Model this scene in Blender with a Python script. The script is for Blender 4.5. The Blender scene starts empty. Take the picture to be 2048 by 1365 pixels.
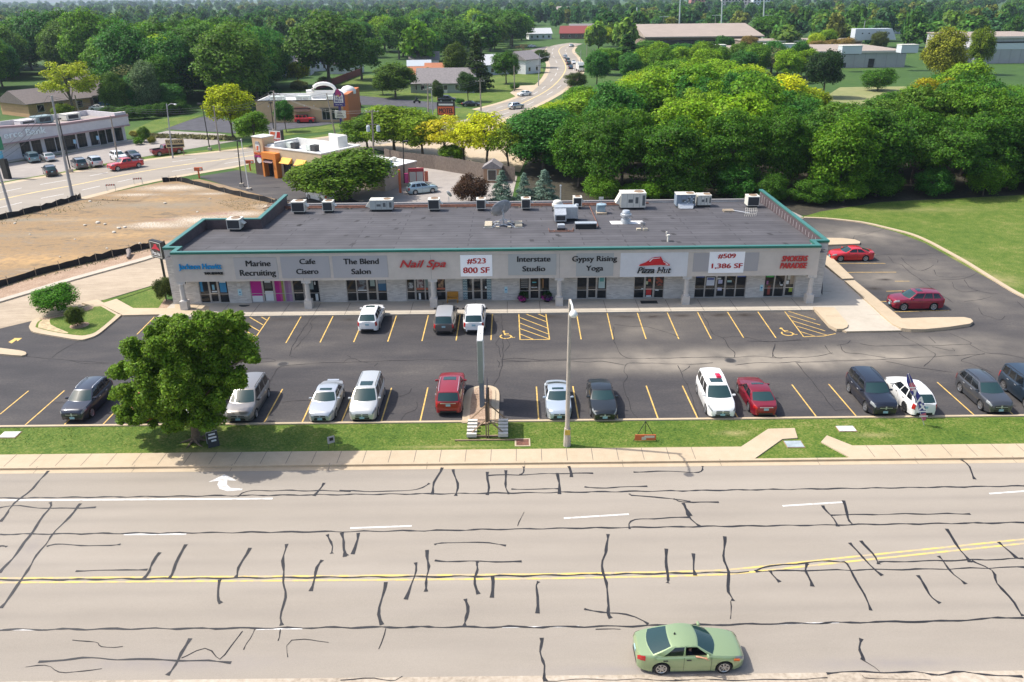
import bpy, bmesh, math, random
import numpy as np
from mathutils import Vector, Matrix
# ---------------------------------------------------------------- camera, light, exposure
S = bpy.context.scene
COL = S.collection
FOC, TH, PH, CH = 1593.0, math.radians(23.5), 0.0108, 26.5
FW = Vector((0, math.cos(TH), -math.sin(TH)))
_R0 = Vector((1, 0, 0)); _U0 = Vector((0, math.sin(TH), math.cos(TH)))
RT = math.cos(PH) * _R0 - math.sin(PH) * _U0
UP = math.cos(PH) * _U0 + math.sin(PH) * _R0
cam = bpy.data.cameras.new('camera'); cam.sensor_width = 36; cam.lens = 36 * FOC / 2048
cam.clip_start = .5; cam.clip_end = 12000
camo = bpy.data.objects.new('camera', cam); COL.objects.link(camo)
camo.matrix_world = Matrix(((RT.x, UP.x, -FW.x, 0), (RT.y, UP.y, -FW.y, 0), (RT.z, UP.z, -FW.z, CH), (0, 0, 0, 1)))
S.camera = camo
SUN_DIR = Vector((-.71, .13, 1.0)).normalized()          # towards the sun
W = bpy.data.worlds.new('World'); S.world = W; W.use_nodes = True
_n = W.node_tree.nodes; _l = W.node_tree.links
_bg = next(n for n in _n if n.type == 'BACKGROUND')
_sky = _n.new('ShaderNodeTexSky'); _sky.sky_type = 'NISHITA'; _sky.sun_disc = False
_sky.sun_elevation = math.asin(SUN_DIR.z); _sky.sun_rotation = math.atan2(SUN_DIR.x, SUN_DIR.y)
_sky.air_density = 1.0; _sky.dust_density = 3.0; _sky.ozone_density = 1.0
_l.new(_sky.outputs[0], _bg.inputs[0]); _bg.inputs[1].default_value = .15
_sun = bpy.data.lights.new('sun', 'SUN'); _sun.energy = 3.7; _sun.angle = math.radians(.5); _sun.color = (1, .95, .87)
_so = bpy.data.objects.new('sun', _sun); COL.objects.link(_so); _so.rotation_euler = (-SUN_DIR).to_track_quat('-Z', 'Y').to_euler()
S.view_settings.view_transform = 'Standard'; S.view_settings.look = 'None'
S.view_settings.exposure = .60; S.view_settings.gamma = 1
# ---------------------------------------------------------------- helpers
PI = math.pi
def ray(px, py): return FW + RT * ((px - 1024) / FOC) + UP * ((682.5 - py) / FOC)
def G(px, py, z=0.0):                                      # photo point -> point on the level z
    d = ray(px, py); t = (z - CH) / d.z
    return Vector((d.x * t, d.y * t, z))
def YP(px, py, y):                                         # photo point -> point on the upright plane y
    d = ray(px, py); t = y / d.y
    return Vector((d.x * t, y, CH + d.z * t))
def Z4(px, py, base):                                      # height of a photo point above a ground spot
    d = ray(px, py); t = base.y / d.y
    return CH + d.z * t
def zc(ox, oy, s): return lambda pts: [(ox + x / s, oy + y / s) for x, y in pts]
rnd = random.Random(7)
_MC = {}
def M(name, col, rough=.7, metal=0, var=0, scale=1.0, bump=0, coat=0, alpha=1, det=4, col2=None, lo=.35, hi=.65, spec=.5, emit=None):
    if name in _MC: return _MC[name]
    m = bpy.data.materials.new(name); m.use_nodes = True
    nt = m.node_tree; b = nt.nodes['Principled BSDF']
    b.inputs['Base Color'].default_value = (*col, 1); b.inputs['Roughness'].default_value = rough
    b.inputs['Metallic'].default_value = metal; b.inputs['Coat Weight'].default_value = coat
    b.inputs['Specular IOR Level'].default_value = spec
    if var or bump or col2:
        tc = nt.nodes.new('ShaderNodeTexCoord'); nz = nt.nodes.new('ShaderNodeTexNoise')
        nz.inputs['Scale'].default_value = scale; nz.inputs['Detail'].default_value = det; nz.inputs['Roughness'].default_value = .65
        nt.links.new(tc.outputs['Object'], nz.inputs['Vector'])
        if var or col2:
            r = nt.nodes.new('ShaderNodeValToRGB')
            c2 = col2 or tuple(min(1, c * (1 + var)) for c in col); c1 = col if col2 else tuple(c * (1 - var) for c in col)
            r.color_ramp.elements[0].position = lo; r.color_ramp.elements[1].position = hi
            r.color_ramp.elements[0].color = (*c1, 1); r.color_ramp.elements[1].color = (*c2, 1)
            nt.links.new(nz.outputs['Fac'], r.inputs['Fac']); nt.links.new(r.outputs['Color'], b.inputs['Base Color'])
        if bump:
            bp = nt.nodes.new('ShaderNodeBump'); bp.inputs['Strength'].default_value = bump; bp.inputs['Distance'].default_value = .05
            nt.links.new(nz.outputs['Fac'], bp.inputs['Height']); nt.links.new(bp.outputs['Normal'], b.inputs['Normal'])
    _MC[name] = m; return m
def surf(name, stops, scales, rough=.9, bump=.3, spec=.3, det=5, rgh=.6):
    """layered noise colour for a large surface: stops = colour ramp over a mix of noises"""
    m = bpy.data.materials.new(name); m.use_nodes = True; _MC[name] = m
    nt = m.node_tree; N = nt.nodes; Lk = nt.links; b = N['Principled BSDF']; b.inputs['Roughness'].default_value = rough
    b.inputs['Specular IOR Level'].default_value = spec
    tc = N.new('ShaderNodeTexCoord'); prev = None
    for i, (sc, wt, st) in enumerate(scales):
        mp = N.new('ShaderNodeMapping'); mp.inputs['Scale'].default_value = st; mp.inputs['Location'].default_value = (i * 13.7, i * 5.1, 0)
        nz = N.new('ShaderNodeTexNoise'); nz.inputs['Scale'].default_value = sc; nz.inputs['Detail'].default_value = det; nz.inputs['Roughness'].default_value = rgh
        Lk.new(tc.outputs['Object'], mp.inputs['Vector']); Lk.new(mp.outputs['Vector'], nz.inputs['Vector'])
        if prev is None: prev = nz.outputs['Fac']
        else:
            mx = N.new('ShaderNodeMix'); mx.data_type = 'FLOAT'; mx.inputs[0].default_value = wt
            Lk.new(prev, mx.inputs[2]); Lk.new(nz.outputs['Fac'], mx.inputs[3]); prev = mx.outputs[0]
    r = N.new('ShaderNodeValToRGB'); cr = r.color_ramp
    while len(cr.elements) < len(stops): cr.elements.new(.5)
    for e, (p, c) in zip(cr.elements, stops): e.position = p; e.color = (*c, 1)
    Lk.new(prev, r.inputs['Fac']); out = r.outputs['Color']
    Lk.new(out, b.inputs['Base Color'])
    if bump:
        bp = N.new('ShaderNodeBump'); bp.inputs['Strength'].default_value = bump; bp.inputs['Distance'].default_value = .04
        Lk.new(nz.outputs['Fac'], bp.inputs['Height']); Lk.new(bp.outputs['Normal'], b.inputs['Normal'])
    return m
class MB:
    def __init__(s): s.v = []; s.f = []; s.mi = []; s.m = 0
    def add(s, vs, fs):
        o = len(s.v); s.v += [tuple(v) for v in vs]; s.f += [tuple(i + o for i in f) for f in fs]; s.mi += [s.m] * len(fs); return s
    def box(s, c, d, rz=0, taper=1.0):
        x, y, z = d[0] / 2, d[1] / 2, d[2] / 2; vs = []
        for k, t in ((-1, 1), (1, taper)):
            for sx, sy in ((-1, -1), (1, -1), (1, 1), (-1, 1)):
                a, b = sx * x * t, sy * y * t
                vs.append((c[0] + a * math.cos(rz) - b * math.sin(rz), c[1] + a * math.sin(rz) + b * math.cos(rz), c[2] + k * z))
        return s.add(vs, [(3, 2, 1, 0), (4, 5, 6, 7), (0, 1, 5, 4), (1, 2, 6, 5), (2, 3, 7, 6), (3, 0, 4, 7)])
    def bx(s, x0, x1, y0, y1, z0, z1): return s.box(((x0 + x1) / 2, (y0 + y1) / 2, (z0 + z1) / 2), (x1 - x0, y1 - y0, z1 - z0))
    def poly(s, pts): return s.add(pts, [tuple(range(len(pts)))])
    def prism(s, p2, z0, z1):
        if sum(a[0] * b[1] - b[0] * a[1] for a, b in zip(p2, p2[1:] + p2[:1])) < 0: p2 = p2[::-1]
        n = len(p2); vs = [(p[0], p[1], z0) for p in p2] + [(p[0], p[1], z1) for p in p2]
        return s.add(vs, [tuple(range(n, 2 * n)), tuple(range(n))[::-1]] + [(i, (i + 1) % n, n + (i + 1) % n, n + i) for i in range(n)])
    def prism_y(s, p2, y0, y1):                             # outline in x,z pushed along y
        n = len(p2); vs = [(p[0], y0, p[1]) for p in p2] + [(p[0], y1, p[1]) for p in p2]
        return s.add(vs, [tuple(range(n)), tuple(range(n, 2 * n))[::-1]] + [(i, n + i, n + (i + 1) % n, (i + 1) % n) for i in range(n)])
    def tube(s, pts, r, n=8, r1=None, cap=True):
        pts = [Vector(p) for p in pts]; k = len(pts); vs = []; fs = []
        for i, p in enumerate(pts):
            d = (pts[min(i + 1, k - 1)] - pts[max(i - 1, 0)]).normalized()
            a = d.cross(Vector((0, 0, 1)) if abs(d.z) < .9 else Vector((1, 0, 0))).normalized(); b = d.cross(a)
            rr = r if r1 is None else r + (r1 - r) * i / (k - 1)
            vs += [p + (a * math.cos(2 * PI * j / n) + b * math.sin(2 * PI * j / n)) * rr for j in range(n)]
        for i in range(k - 1):
            fs += [(i * n + j, i * n + (j + 1) % n, (i + 1) * n + (j + 1) % n, (i + 1) * n + j) for j in range(n)]
        if cap: fs += [tuple(range(n))[::-1], tuple(range((k - 1) * n, k * n))]
        return s.add(vs, fs)
    def lathe(s, prof, c=(0, 0, 0), n=16, axis='z', cap=True):
        vs = []; k = len(prof)
        for r, z in prof:
            for j in range(n):
                a = 2 * PI * j / n; p = (r * math.cos(a), r * math.sin(a), z)
                if axis == 'y': p = (p[0], p[2], -p[1])
                vs.append((c[0] + p[0], c[1] + p[1], c[2] + p[2]))
        fs = [(i * n + j, i * n + (j + 1) % n, (i + 1) * n + (j + 1) % n, (i + 1) * n + j) for i in range(k - 1) for j in range(n)]
        return s.add(vs, fs + ([tuple(range(n))[::-1], tuple(range((k - 1) * n, k * n))] if cap else []))
    def strip(s, pts, w, z):                                # flat ribbon along points
        pts = [Vector((p[0], p[1])) for p in pts]; k = len(pts); vs = []
        for i, p in enumerate(pts):
            d = pts[min(i + 1, k - 1)] - pts[max(i - 1, 0)]; d = d.normalized() if d.length else Vector((1, 0)); n = Vector((-d.y, d.x))
            ww = w[i] if isinstance(w, (list, tuple)) else w
            vs += [(*(p + n * ww / 2), z), (*(p - n * ww / 2), z)]
        return s.add(vs, [(2 * i, 2 * i + 1, 2 * i + 3, 2 * i + 2) for i in range(k - 1)])
    def mesh(s, name, mats, smooth=None):
        me = bpy.data.meshes.new(name); me.from_pydata([tuple(v) for v in s.v], [], s.f)
        for m in (mats if isinstance(mats, (list, tuple)) else [mats]): me.materials.append(m)
        if any(s.mi): me.polygons.foreach_set('material_index', s.mi)
        if smooth is not None:
            me.polygons.foreach_set('use_smooth', [True] * len(me.polygons)); me.set_sharp_from_angle(angle=math.radians(smooth))
        me.update(); return me
    def build(s, name, mats, parent=None, smooth=None, loc=(0, 0, 0), rz=0, label=None):
        o = bpy.data.objects.new(name, s.mesh(name, mats, smooth)); COL.objects.link(o)
        o.location = loc; o.rotation_euler = (0, 0, rz)
        if parent: o.parent = parent
        if label: o['label'] = label
        return o
def tag(o, label, cat, group=None):
    o['label'] = label; o['category'] = cat
    if group: o['group'] = group
    return o
def thing(name, label, cat, loc=(0, 0, 0), rz=0, group=None):
    o = bpy.data.objects.new(name, None); COL.objects.link(o); o.location = loc; o.rotation_euler = (0, 0, rz); o.empty_display_size = .2
    return tag(o, label, cat, group)
def struct(o, kind='structure'): o['kind'] = kind; return o
def copy_tree(o, parent=None):
    c = o.copy(); COL.objects.link(c)
    if parent: c.parent = parent
    for ch in list(o.children): copy_tree(ch, c)
    return c
def text_mesh(body, size=1.0, ext=.02, bold=0.0, shear=0.0, align='CENTER', spacing=1.0):
    cu = bpy.data.curves.new('lettering', 'FONT'); cu.body = body; cu.size = size; cu.extrude = ext; cu.offset = bold
    cu.shear = shear; cu.align_x = align; cu.space_character = spacing; cu.resolution_u = 3
    to = bpy.data.objects.new('lettering', cu); COL.objects.link(to)
    dg = bpy.context.evaluated_depsgraph_get(); me = bpy.data.meshes.new_from_object(to.evaluated_get(dg))
    bpy.data.objects.remove(to); bpy.data.curves.remove(cu); me.name = 'lettering'; return me
def text(body, mat, parent, loc, size=1.0, ext=.02, bold=0.0, shear=0.0, rz=0, width=None, name='lettering', height=None, flat=False, spacing=1.0, fat=0):
    """lettering standing upright, facing -y when rz = 0"""
    me = text_mesh(body, size, ext, bold, shear, spacing=spacing); me.materials.clear(); me.materials.append(mat)
    xs = [v.co.x for v in me.vertices]; ys = [v.co.y for v in me.vertices]
    cx, cy = (max(xs) + min(xs)) / 2, (max(ys) + min(ys)) / 2
    kx = width / (max(xs) - min(xs)) if width else 1; ky = height / (max(ys) - min(ys)) if height else (kx if width else 1)
    for v in me.vertices: v.co = Vector(((v.co.x - cx) * kx, (v.co.y - cy) * ky, v.co.z))
    if fat:
        b = bmesh.new(); b.from_mesh(me); g = bmesh.ops.duplicate(b, geom=b.verts[:] + b.edges[:] + b.faces[:])['geom']
        for v in g:
            if isinstance(v, bmesh.types.BMVert): v.co += Vector((fat, fat * .3, .002))
        b.to_mesh(me); b.free()
    o = bpy.data.objects.new(name, me); COL.objects.link(o); o.parent = parent; o.location = loc
    o.rotation_euler = (0 if flat else PI / 2, 0, rz); return o
def P2(pts, z=0): return [tuple(G(*p, z))[:2] for p in pts]
def sheet(name, p2, z, mat):
    if sum(a[0] * b[1] - b[0] * a[1] for a, b in zip(p2, p2[1:] + p2[:1])) < 0: p2 = p2[::-1]
    return struct(MB().poly([(p[0], p[1], z) for p in p2]).build(name, mat))
def slab(name, p2, z0, z1, mat): return struct(MB().prism(p2, z0, z1).build(name, mat))
def smooth_path(pts, n=4):
    out = []; k = len(pts)
    for i in range(k - 1):
        p0, p1, p2, p3 = (Vector(pts[max(0, min(k - 1, j))]) for j in (i - 1, i, i + 1, i + 2))
        for q in range(n):
            t = q / n
            out.append(.5 * ((2 * p1) + (p2 - p0) * t + (2 * p0 - 5 * p1 + 4 * p2 - p3) * t * t + (3 * p1 - p0 - 3 * p2 + p3) * t ** 3))
    return out + [Vector(pts[-1])]
# ---------------------------------------------------------------- ground, roads, pavements
m_grass = surf('lawn_grass', [(.36, (.032, .072, .007)), (.45, (.062, .116, .011)), (.53, (.105, .152, .020)), (.62, (.21, .20, .065))],
               [(.16, 0, (1, 1, 1)), (.9, .5, (1, 1, 1)), (7, .5, (1, 1, 1))], bump=.9)
m_field = surf('distant_grass', [(.3, (.022, .058, .008)), (.55, (.045, .10, .014)), (.75, (.11, .13, .035))], [(.02, 0, (1, 1, 1)), (.3, .4, (1, 1, 1))], bump=0)
m_road = surf('road_concrete', [(.34, (.235, .207, .172)), (.5, (.290, .256, .214)), (.66, (.335, .298, .252))],
              [(.09, 0, (.15, 2.2, 1)), (.5, .35, (.3, 1, 1)), (22, .35, (1, 1, 1))], rough=.85, bump=.15)
m_lot = surf('sealed_asphalt', [(.34, (.034, .033, .036)), (.46, (.050, .047, .049)), (.55, (.072, .066, .064)), (.66, (.12, .107, .095))],
             [(.07, 0, (.6, 1.2, 1)), (.35, .4, (.5, 1.5, 1)), (6, .22, (1, 1, 1))], rough=.85, bump=.25)
m_conc = surf('pale_concrete', [(.3, (.37, .295, .20)), (.5, (.45, .36, .25)), (.7, (.51, .415, .30))], [(.25, 0, (1, 1, 1)), (2, .4, (1, 1, 1)), (18, .3, (1, 1, 1))], bump=.1)
m_walk = surf('grey_concrete', [(.3, (.36, .32, .26)), (.5, (.44, .39, .32)), (.7, (.50, .45, .37))], [(.3, 0, (1, 1, 1)), (2, .4, (1, 1, 1)), (15, .3, (1, 1, 1))], bump=.1)
m_dirt = surf('bare_dirt', [(.36, (.085, .07, .05)), (.44, (.16, .122, .082)), (.49, (.30, .195, .095)), (.54, (.20, .15, .098)), (.63, (.37, .29, .20))],
              [(.2, 0, (.4, 1.4, 1)), (1.1, .5, (.5, 1.2, 1))], bump=.8, det=13, rgh=.8)
m_mulch = surf('wood_mulch', [(.3, (.20, .13, .08)), (.5, (.33, .23, .16)), (.7, (.50, .38, .28))], [(1, 0, (1, 1, 1)), (7, .65, (1, 1, 1))], bump=.8)
m_olddrive = surf('worn_drive', [(.38, (.26, .205, .15)), (.5, (.37, .30, .22)), (.62, (.45, .37, .28))], [(.15, 0, (.4, 1.5, 1)), (1.2, .4, (.5, 2, 1)), (14, .3, (1, 1, 1))], bump=.1)
m_grey = surf('worn_asphalt', [(.3, (.20, .18, .17)), (.5, (.30, .27, .245)), (.7, (.40, .36, .32))], [(.08, 0, (1, 1, 1)), (.7, .4, (1, 1, 1)), (9, .3, (1, 1, 1))], bump=.1)
m_tar = M('crack_sealer', (.017, .0165, .019), .6, var=.35, scale=3)
m_yel = M('yellow_paint', (.46, .30, .09), .7, scale=2.2, det=8, col2=(.66, .43, .11), lo=.4, hi=.55)
m_wht = M('white_paint', (.45, .42, .39), .7, scale=3, det=8, col2=(.62, .61, .585), lo=.38, hi=.5)
m_seam = M('concrete_joint', (.13, .115, .10), .9)
struct(MB().poly([(-6000, -400, -.02), (6000, -400, -.02), (6000, 9000, -.02), (-6000, 9000, -.02)]).build('ground', m_field))
# near grass (verge, lawn on the right, lawn left)
sheet('grass_verge', [(-150, 43.3), (150, 43.3), (150, 47.1), (-150, 47.1)], .05, m_grass)
sheet('forest_floor', P2([(1030, 415), (1640, 432), (1760, 408), (2060, 392), (2300, 386), (2260, 215), (1960, 225), (1690, 240), (1420, 215), (1190, 205), (1050, 330)]), .004, M('leaf_litter', (.035, .03, .018), .95, var=.4, scale=1.5))
sheet('side_lawn', P2([(1600, 436), (1640, 424), (1760, 405), (2060, 390), (2300, 384), (2500, 700), (2048, 597), (1930, 532), (1850, 487), (1790, 464), (1700, 441)]), .02, m_grass)
sheet('main_road', [(-160, 25.3), (160, 25.3), (160, 41.45), (-160, 41.45)], .012, m_road)
m_gut = surf('gutter_concrete', [(.3, (.16, .13, .10)), (.48, (.38, .32, .25)), (.7, (.52, .46, .38))], [(.4, 0, (.3, 1, 1)), (4, .5, (1, 1, 1))], bump=.3)
sheet('near_gutter', [(-160, 22.5), (160, 22.5), (160, 25.3), (-160, 25.3)], .016, m_gut)
sheet('far_gutter', [(-160, 41.45), (160, 41.45), (160, 41.85), (-160, 41.85)], .016, m_conc)
slab('street_curb', [(-160, 41.85), (160, 41.85), (160, 42.05), (-160, 42.05)], 0, .15, m_conc)
z3 = zc(1000, 580, 3.4133); z4 = zc(1448, 580, 3.4133)
sl = [(-150, 42.05)] + [tuple(G(1504, 914))[:2]] + P2(z3([(1925, 1030), (2030, 1022), (2010, 955), (1830, 960), (1640, 1075)])) + [(-150, 43.5)]
sl[1] = (sl[1][0], 42.05); sl[-2] = (sl[-2][0], 43.5)
slab('pavement', sl, 0, .13, m_conc)
sr = P2(z4([(660, 1050), (700, 1005), (860, 1055)])); xk = G(1694, 911).x
slab('pavement.001', [sr[0], sr[1], (sr[2][0], 43.5), (150, 43.5), (150, 42.05), (xk, 42.05)], 0, .13, m_conc)
sheet('verge_corner', [(sl[1][0], 42.05), (xk, 42.05), sr[0], sl[2]], .055, m_grass)
j = MB()
x = -33.0
while x < 40:
    if not (sl[1][0] - 3.0 < x < sr[2][0] + .4): j.strip([(x, 42.07), (x + .02, 43.48)], .035, .135)
    x += 1.58
for xx in range(-36, 40, 6): j.strip([(xx + .7, 41.46), (xx + .7, 41.84)], .03, .02); j.strip([(xx + .7, 41.86), (xx + .7, 42.04)], .03, .154)
struct(j.build('pavement_joints', m_seam))
# the parking lot with the drive that bends round the right side
curbR = zc(1548, 360, 4.096)([(240, 318), (420, 325), (620, 345), (760, 365), (950, 410), (1120, 455), (1250, 510), (1380, 580), (1540, 670), (1700, 770), (1850, 865), (1960, 930), (2048, 975), (2300, 1110), (2600, 1270)])
cr = [tuple(p) for p in smooth_path(P2(curbR), 3)]
sheet('parking_lot', [(-90, 47.3), (90, 47.3)] + [cr[-1]] + cr[::-1] + P2([(1560, 436)]) + [(25, 76), (25, 67.3), (-27, 67.3)] + P2([(300, 600), (75, 638), (0, 655), (-200, 690)]), .014, m_lot)
cb = MB(); cv = [Vector(p) for p in cr]
cb.prism(list(cr) + [tuple(p + (p - Vector((20, 70))).normalized() * .45) for p in cv][::-1], 0, .14)
struct(cb.build('drive_curb', m_conc))
slab('lot_curb', [(-90, 47.08), (90, 47.08), (90, 47.3), (-90, 47.3)], 0, .13, m_conc)
# raised walk in front of the shops
slab('shop_walk', [(-32.0, 66.95), (25.9, 66.95), (28.9, 66.95), (29.6, 72.0), (-32.0, 72.0)], 0, .15, m_walk)
zr = zc(1548, 360, 4.096)
sheet('side_walk', P2(zr([(395, 960), (402, 712), (560, 838), (650, 840), (870, 1120), (1040, 1248), (590, 1255), (330, 1068)])), .158, m_walk)
struct(MB().prism(P2(zr([(330, 1068), (490, 1068), (740, 1080), (860, 1118), (1038, 1246), (592, 1256), (450, 1215)])), 0, .155).build('walk_ramp', m_conc))
slab('island', [tuple(p) for p in P2(zr([(318, 1066), (490, 1068), (550, 1140), (592, 1188), (604, 1210), (596, 1230), (560, 1246), (510, 1246), (450, 1215)]))], 0, .28, m_conc)
slab('island.001', P2(zr([(575, 850), (655, 845), (1040, 1160), (1290, 1152), (1550, 1150), (1605, 1162), (1626, 1185), (1600, 1204), (1420, 1232), (1230, 1250), (1120, 1250), (1040, 1240), (960, 1200), (860, 1110)])), 0, .30, m_conc)
slab('island.002', P2(zr([(425, 640), (455, 640), (650, 830), (555, 834), (412, 712)])), 0, .30, m_conc)
slab('island.003', P2(zr([(380, 488), (560, 490), (660, 502), (705, 520), (700, 536), (380, 548)])), 0, .2, m_conc)
jw = MB()
for k, x in enumerate([-29.2, -26.5, -23.6, -20.8, -17.9, -15.1, -12.3, -9.2, -6.4, -3.4, -.4, 2.6, 5.6, 8.6, 11.6, 14.4, 17.4, 20.4, 23.4, 26.2]):
    jw.strip([(x, 66.97), (x, 69.9)], .045, .156)
jw.strip([(-32, 67.25), (25.9, 67.25)], .03, .156)
jw.strip(P2(zr([(385, 928), (470, 927)])), .05, .164); jw.strip(P2(zr([(760, 1120), (880, 1120)])), .03, .164); jw.strip(P2(zr([(420, 1140), (555, 1142)])), .03, .287)
struct(jw.build('shop_walk_joints', m_seam))
# left side: drive, islands, dirt lot
sheet('left_drive', P2([(-200, 660), (0, 606), (150, 561), (290, 522), (360, 500), (360, 566), (300, 573), (230, 594), (170, 612), (75, 640), (0, 658), (-200, 700)]), .020, m_olddrive)
sheet('mulch_bed', P2([(-200, 640), (0, 575), (200, 522), (345, 480), (345, 494), (290, 517), (150, 556), (0, 601), (-200, 655)]), .010, m_mulch)
cbl = P2([(-200, 655), (0, 601), (150, 556), (290, 517), (352, 497)])
slab('drive_edge', cbl + P2([(352, 502), (290, 523), (150, 562), (0, 607), (-200, 661)]), 0, .16, m_walk)
sheet('dirt_lot', P2([(-260, 505), (0, 433), (160, 399), (330, 363), (400, 359), (480, 378), (575, 404), (600, 420), (345, 492), (200, 522), (0, 576), (-260, 655)]), .006, m_dirt)
z1 = zc(0, 540, 3.4133)
isl = [tuple(p) for p in smooth_path(P2(z1([(832, 316), (760, 378), (670, 450), (600, 478), (540, 487), (400, 465), (240, 436), (205, 410), (205, 385), (250, 340), (420, 305), (600, 255), (690, 245)])), 3)] + P2(z1([(810, 312)]))
slab('island.004', isl, 0, .14, m_conc)
inn = [tuple(p) for p in smooth_path(P2(z1([(795, 318), (735, 372), (655, 435), (595, 455), (540, 458), (400, 440), (262, 408), (248, 390), (285, 350), (440, 310), (600, 268), (690, 258)])), 3)]
sheet('island_grass', inn, .146, m_grass)
sheet('bare_patch', [tuple(p) for p in smooth_path(P2(z1([(262, 405), (275, 365), (340, 335), (350, 385), (470, 440), (400, 437), (262, 405)])), 3)][:-1], .150, M('dry_soil', (.42, .33, .20), .95, var=.3, scale=3))
sheet('mulch_bed.001', [tuple(p) for p in smooth_path(P2(z1([(270, 345), (420, 312), (600, 262), (640, 272), (560, 300), (420, 330), (300, 352), (270, 345)])), 3)][:-1], .154, m_mulch)
sheet('mulch_bed.002', [tuple(G(*z1([(545, 390)])[0]) [k] + .8 * (math.cos(a) if k == 0 else math.sin(a)) for k in (0, 1)) for a in [i * PI / 6 for i in range(12)]], .154, m_mulch)
slab('left_walk', P2(z1([(560, 235), (665, 212), (712, 235), (797, 208), (912, 272), (1120, 272), (1120, 314), (842, 320), (700, 250), (640, 258)])), 0, .155, m_conc)
wl = G(*z1([(1120, 300)])[0])
sheet('left_grass', P2(z1([(815, 208), (1082, 115), (1130, 190), (1100, 240), (1075, 272), (915, 272)])), .02, m_grass)
sheet('left_grass.001', P2(z1([(690, 210), (800, 190), (1065, 105), (1080, 112), (812, 203), (715, 232)])), .02, m_grass)
sheet('mulch_bed.003', P2(z1([(1075, 272), (1125, 200), (1190, 215), (1190, 275)])), .024, m_mulch)
slab('left_walk.001', P2(z1([(1120, 272), (1195, 272), (1195, 240), (1240, 235), (1430, 260), (1430, 314), (1120, 318)])), 0, .152, m_conc)
slab('median', [tuple(p) for p in smooth_path(P2(z1([(-300, 500), (0, 543), (100, 556), (160, 565), (183, 580), (150, 597), (0, 584), (-300, 560)])), 2)], 0, .15, m_conc)
z5 = zc(880, 640, 4.875)
slab('sign_island', [tuple(p) for p in smooth_path(P2(z5([(214, 1018), (225, 880), (240, 750), (290, 682), (400, 652), (500, 655), (560, 685), (580, 740), (576, 880), (574, 1018)])), 3)], 0, .10, m_conc)
slab('sign_island.001', [tuple(p) for p in smooth_path(P2(z5([(262, 1018), (272, 880), (288, 740), (330, 682), (410, 660), (480, 662), (530, 690), (542, 740), (538, 880), (532, 1018)])), 3)], 0, .16, m_conc)
sheet('mulch_bed.004', [tuple(p) for p in smooth_path(P2(z5([(285, 1012), (296, 880), (312, 740), (350, 690), (420, 672), (470, 674), (500, 700), (508, 740), (500, 880), (495, 1012), (400, 1040), (340, 1040)])), 3)], .166, m_mulch)
# cross road on the left and beyond
near = [(-260, 515), (0, 433), (155, 397), (300, 362), (480, 331), (620, 311), (760, 290), (900, 262), (1010, 236), (1060, 216), (1120, 184), (1150, 158), (1164, 136), (1154, 116), (1144, 103), (1150, 94), (1166, 88)]
far = [(-260, 432), (0, 372), (150, 346), (300, 321), (480, 300), (600, 283), (720, 266), (880, 236), (960, 218), (1010, 205), (1045, 192), (1075, 174), (1095, 152), (1100, 130), (1092, 112), (1093, 98), (1108, 91), (1140, 86)]
pn, pf = [tuple(p) for p in smooth_path(P2(near), 4)], [tuple(p) for p in smooth_path(P2(far), 4)]
def offs(pts, d):
    v = [Vector(p) for p in pts]; out = []
    for i, p in enumerate(v):
        t = (v[min(i + 1, len(v) - 1)] - v[max(i - 1, 0)]).normalized(); out.append(tuple(p + Vector((-t.y, t.x)) * d))
    return out
sheet('cross_road', pn + pf[::-1], .012, m_road)
sheet('cross_road_walk', pf[:-6] + offs(pf[:-6], 1.6)[::-1], .016, m_conc)
sheet('cross_road_walk.001', pn[:-4] + offs(pn[:-4], -1.5)[::-1], .016, m_conc)
sheet('cross_road_verge', offs(pf[:30], 1.6) + offs(pf[:30], 4.0)[::-1], .010, m_grass)
mid = [tuple((Vector(a) * .5 + Vector(b) * .5)) for a, b in zip(pn, pf[:len(pn)])]
lm = MB()
n = min(len(pn), len(pf))
def between(t): return [tuple(Vector(pn[int(i * (len(pn) - 1) / 59)]) * (1 - t) + Vector(pf[int(i * (len(pf) - 1) / 59)]) * t) for i in range(60)]
ml = MB().strip(between(.5), .35, .017); struct(ml.build('cross_road_centre_line', M('faded_yellow', (.62, .47, .20), .8, var=.2, scale=1)))
for t in (.25, .75):
    b = between(t)
    for i in range(0, 58, 2): lm.strip(b[i:i + 2], .2, .017)
struct(lm.build('cross_road_lane_lines', m_wht))
sheet('bank_lot', P2([(-200, 408), (0, 365), (120, 345), (245, 321), (330, 307), (470, 283), (500, 276), (440, 268), (335, 262), (300, 270), (265, 280), (120, 310), (0, 330), (-200, 370)]), .014, m_grey)
sheet('taco_lot', P2([(330, 259), (380, 240), (418, 231), (440, 236), (480, 250), (520, 240), (700, 196), (720, 192), (880, 206), (985, 230), (1010, 232), (960, 243), (905, 235), (850, 215), (720, 210), (712, 240), (640, 252), (480, 268), (420, 264)]), .018, M('new_asphalt', (.060, .060, .072), .9, var=.25, scale=.6))
sheet('donut_lot', P2([(395, 354), (500, 337), (540, 352), (640, 372), (720, 405), (600, 410), (540, 396), (460, 374)]), .018, m_lot)
sheet('donut_lot.001', P2([(600, 412), (640, 372), (700, 352), (760, 310), (860, 322), (1035, 352), (1020, 412)]), .014, m_grey)
sheet('alley', P2([(540, 405), (1560, 412), (1620, 440), (1600, 448), (560, 448)]), .008, m_grey)
sheet('donut_grass', P2([(462, 338), (515, 325), (530, 342), (522, 350)]), .02, m_grass)
sheet('house_lawn', P2([(640, 165), (700, 192), (900, 205), (1000, 225), (1060, 180), (1088, 150), (1085, 135), (1000, 150), (840, 170), (740, 150)]), .008, m_grass)
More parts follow.
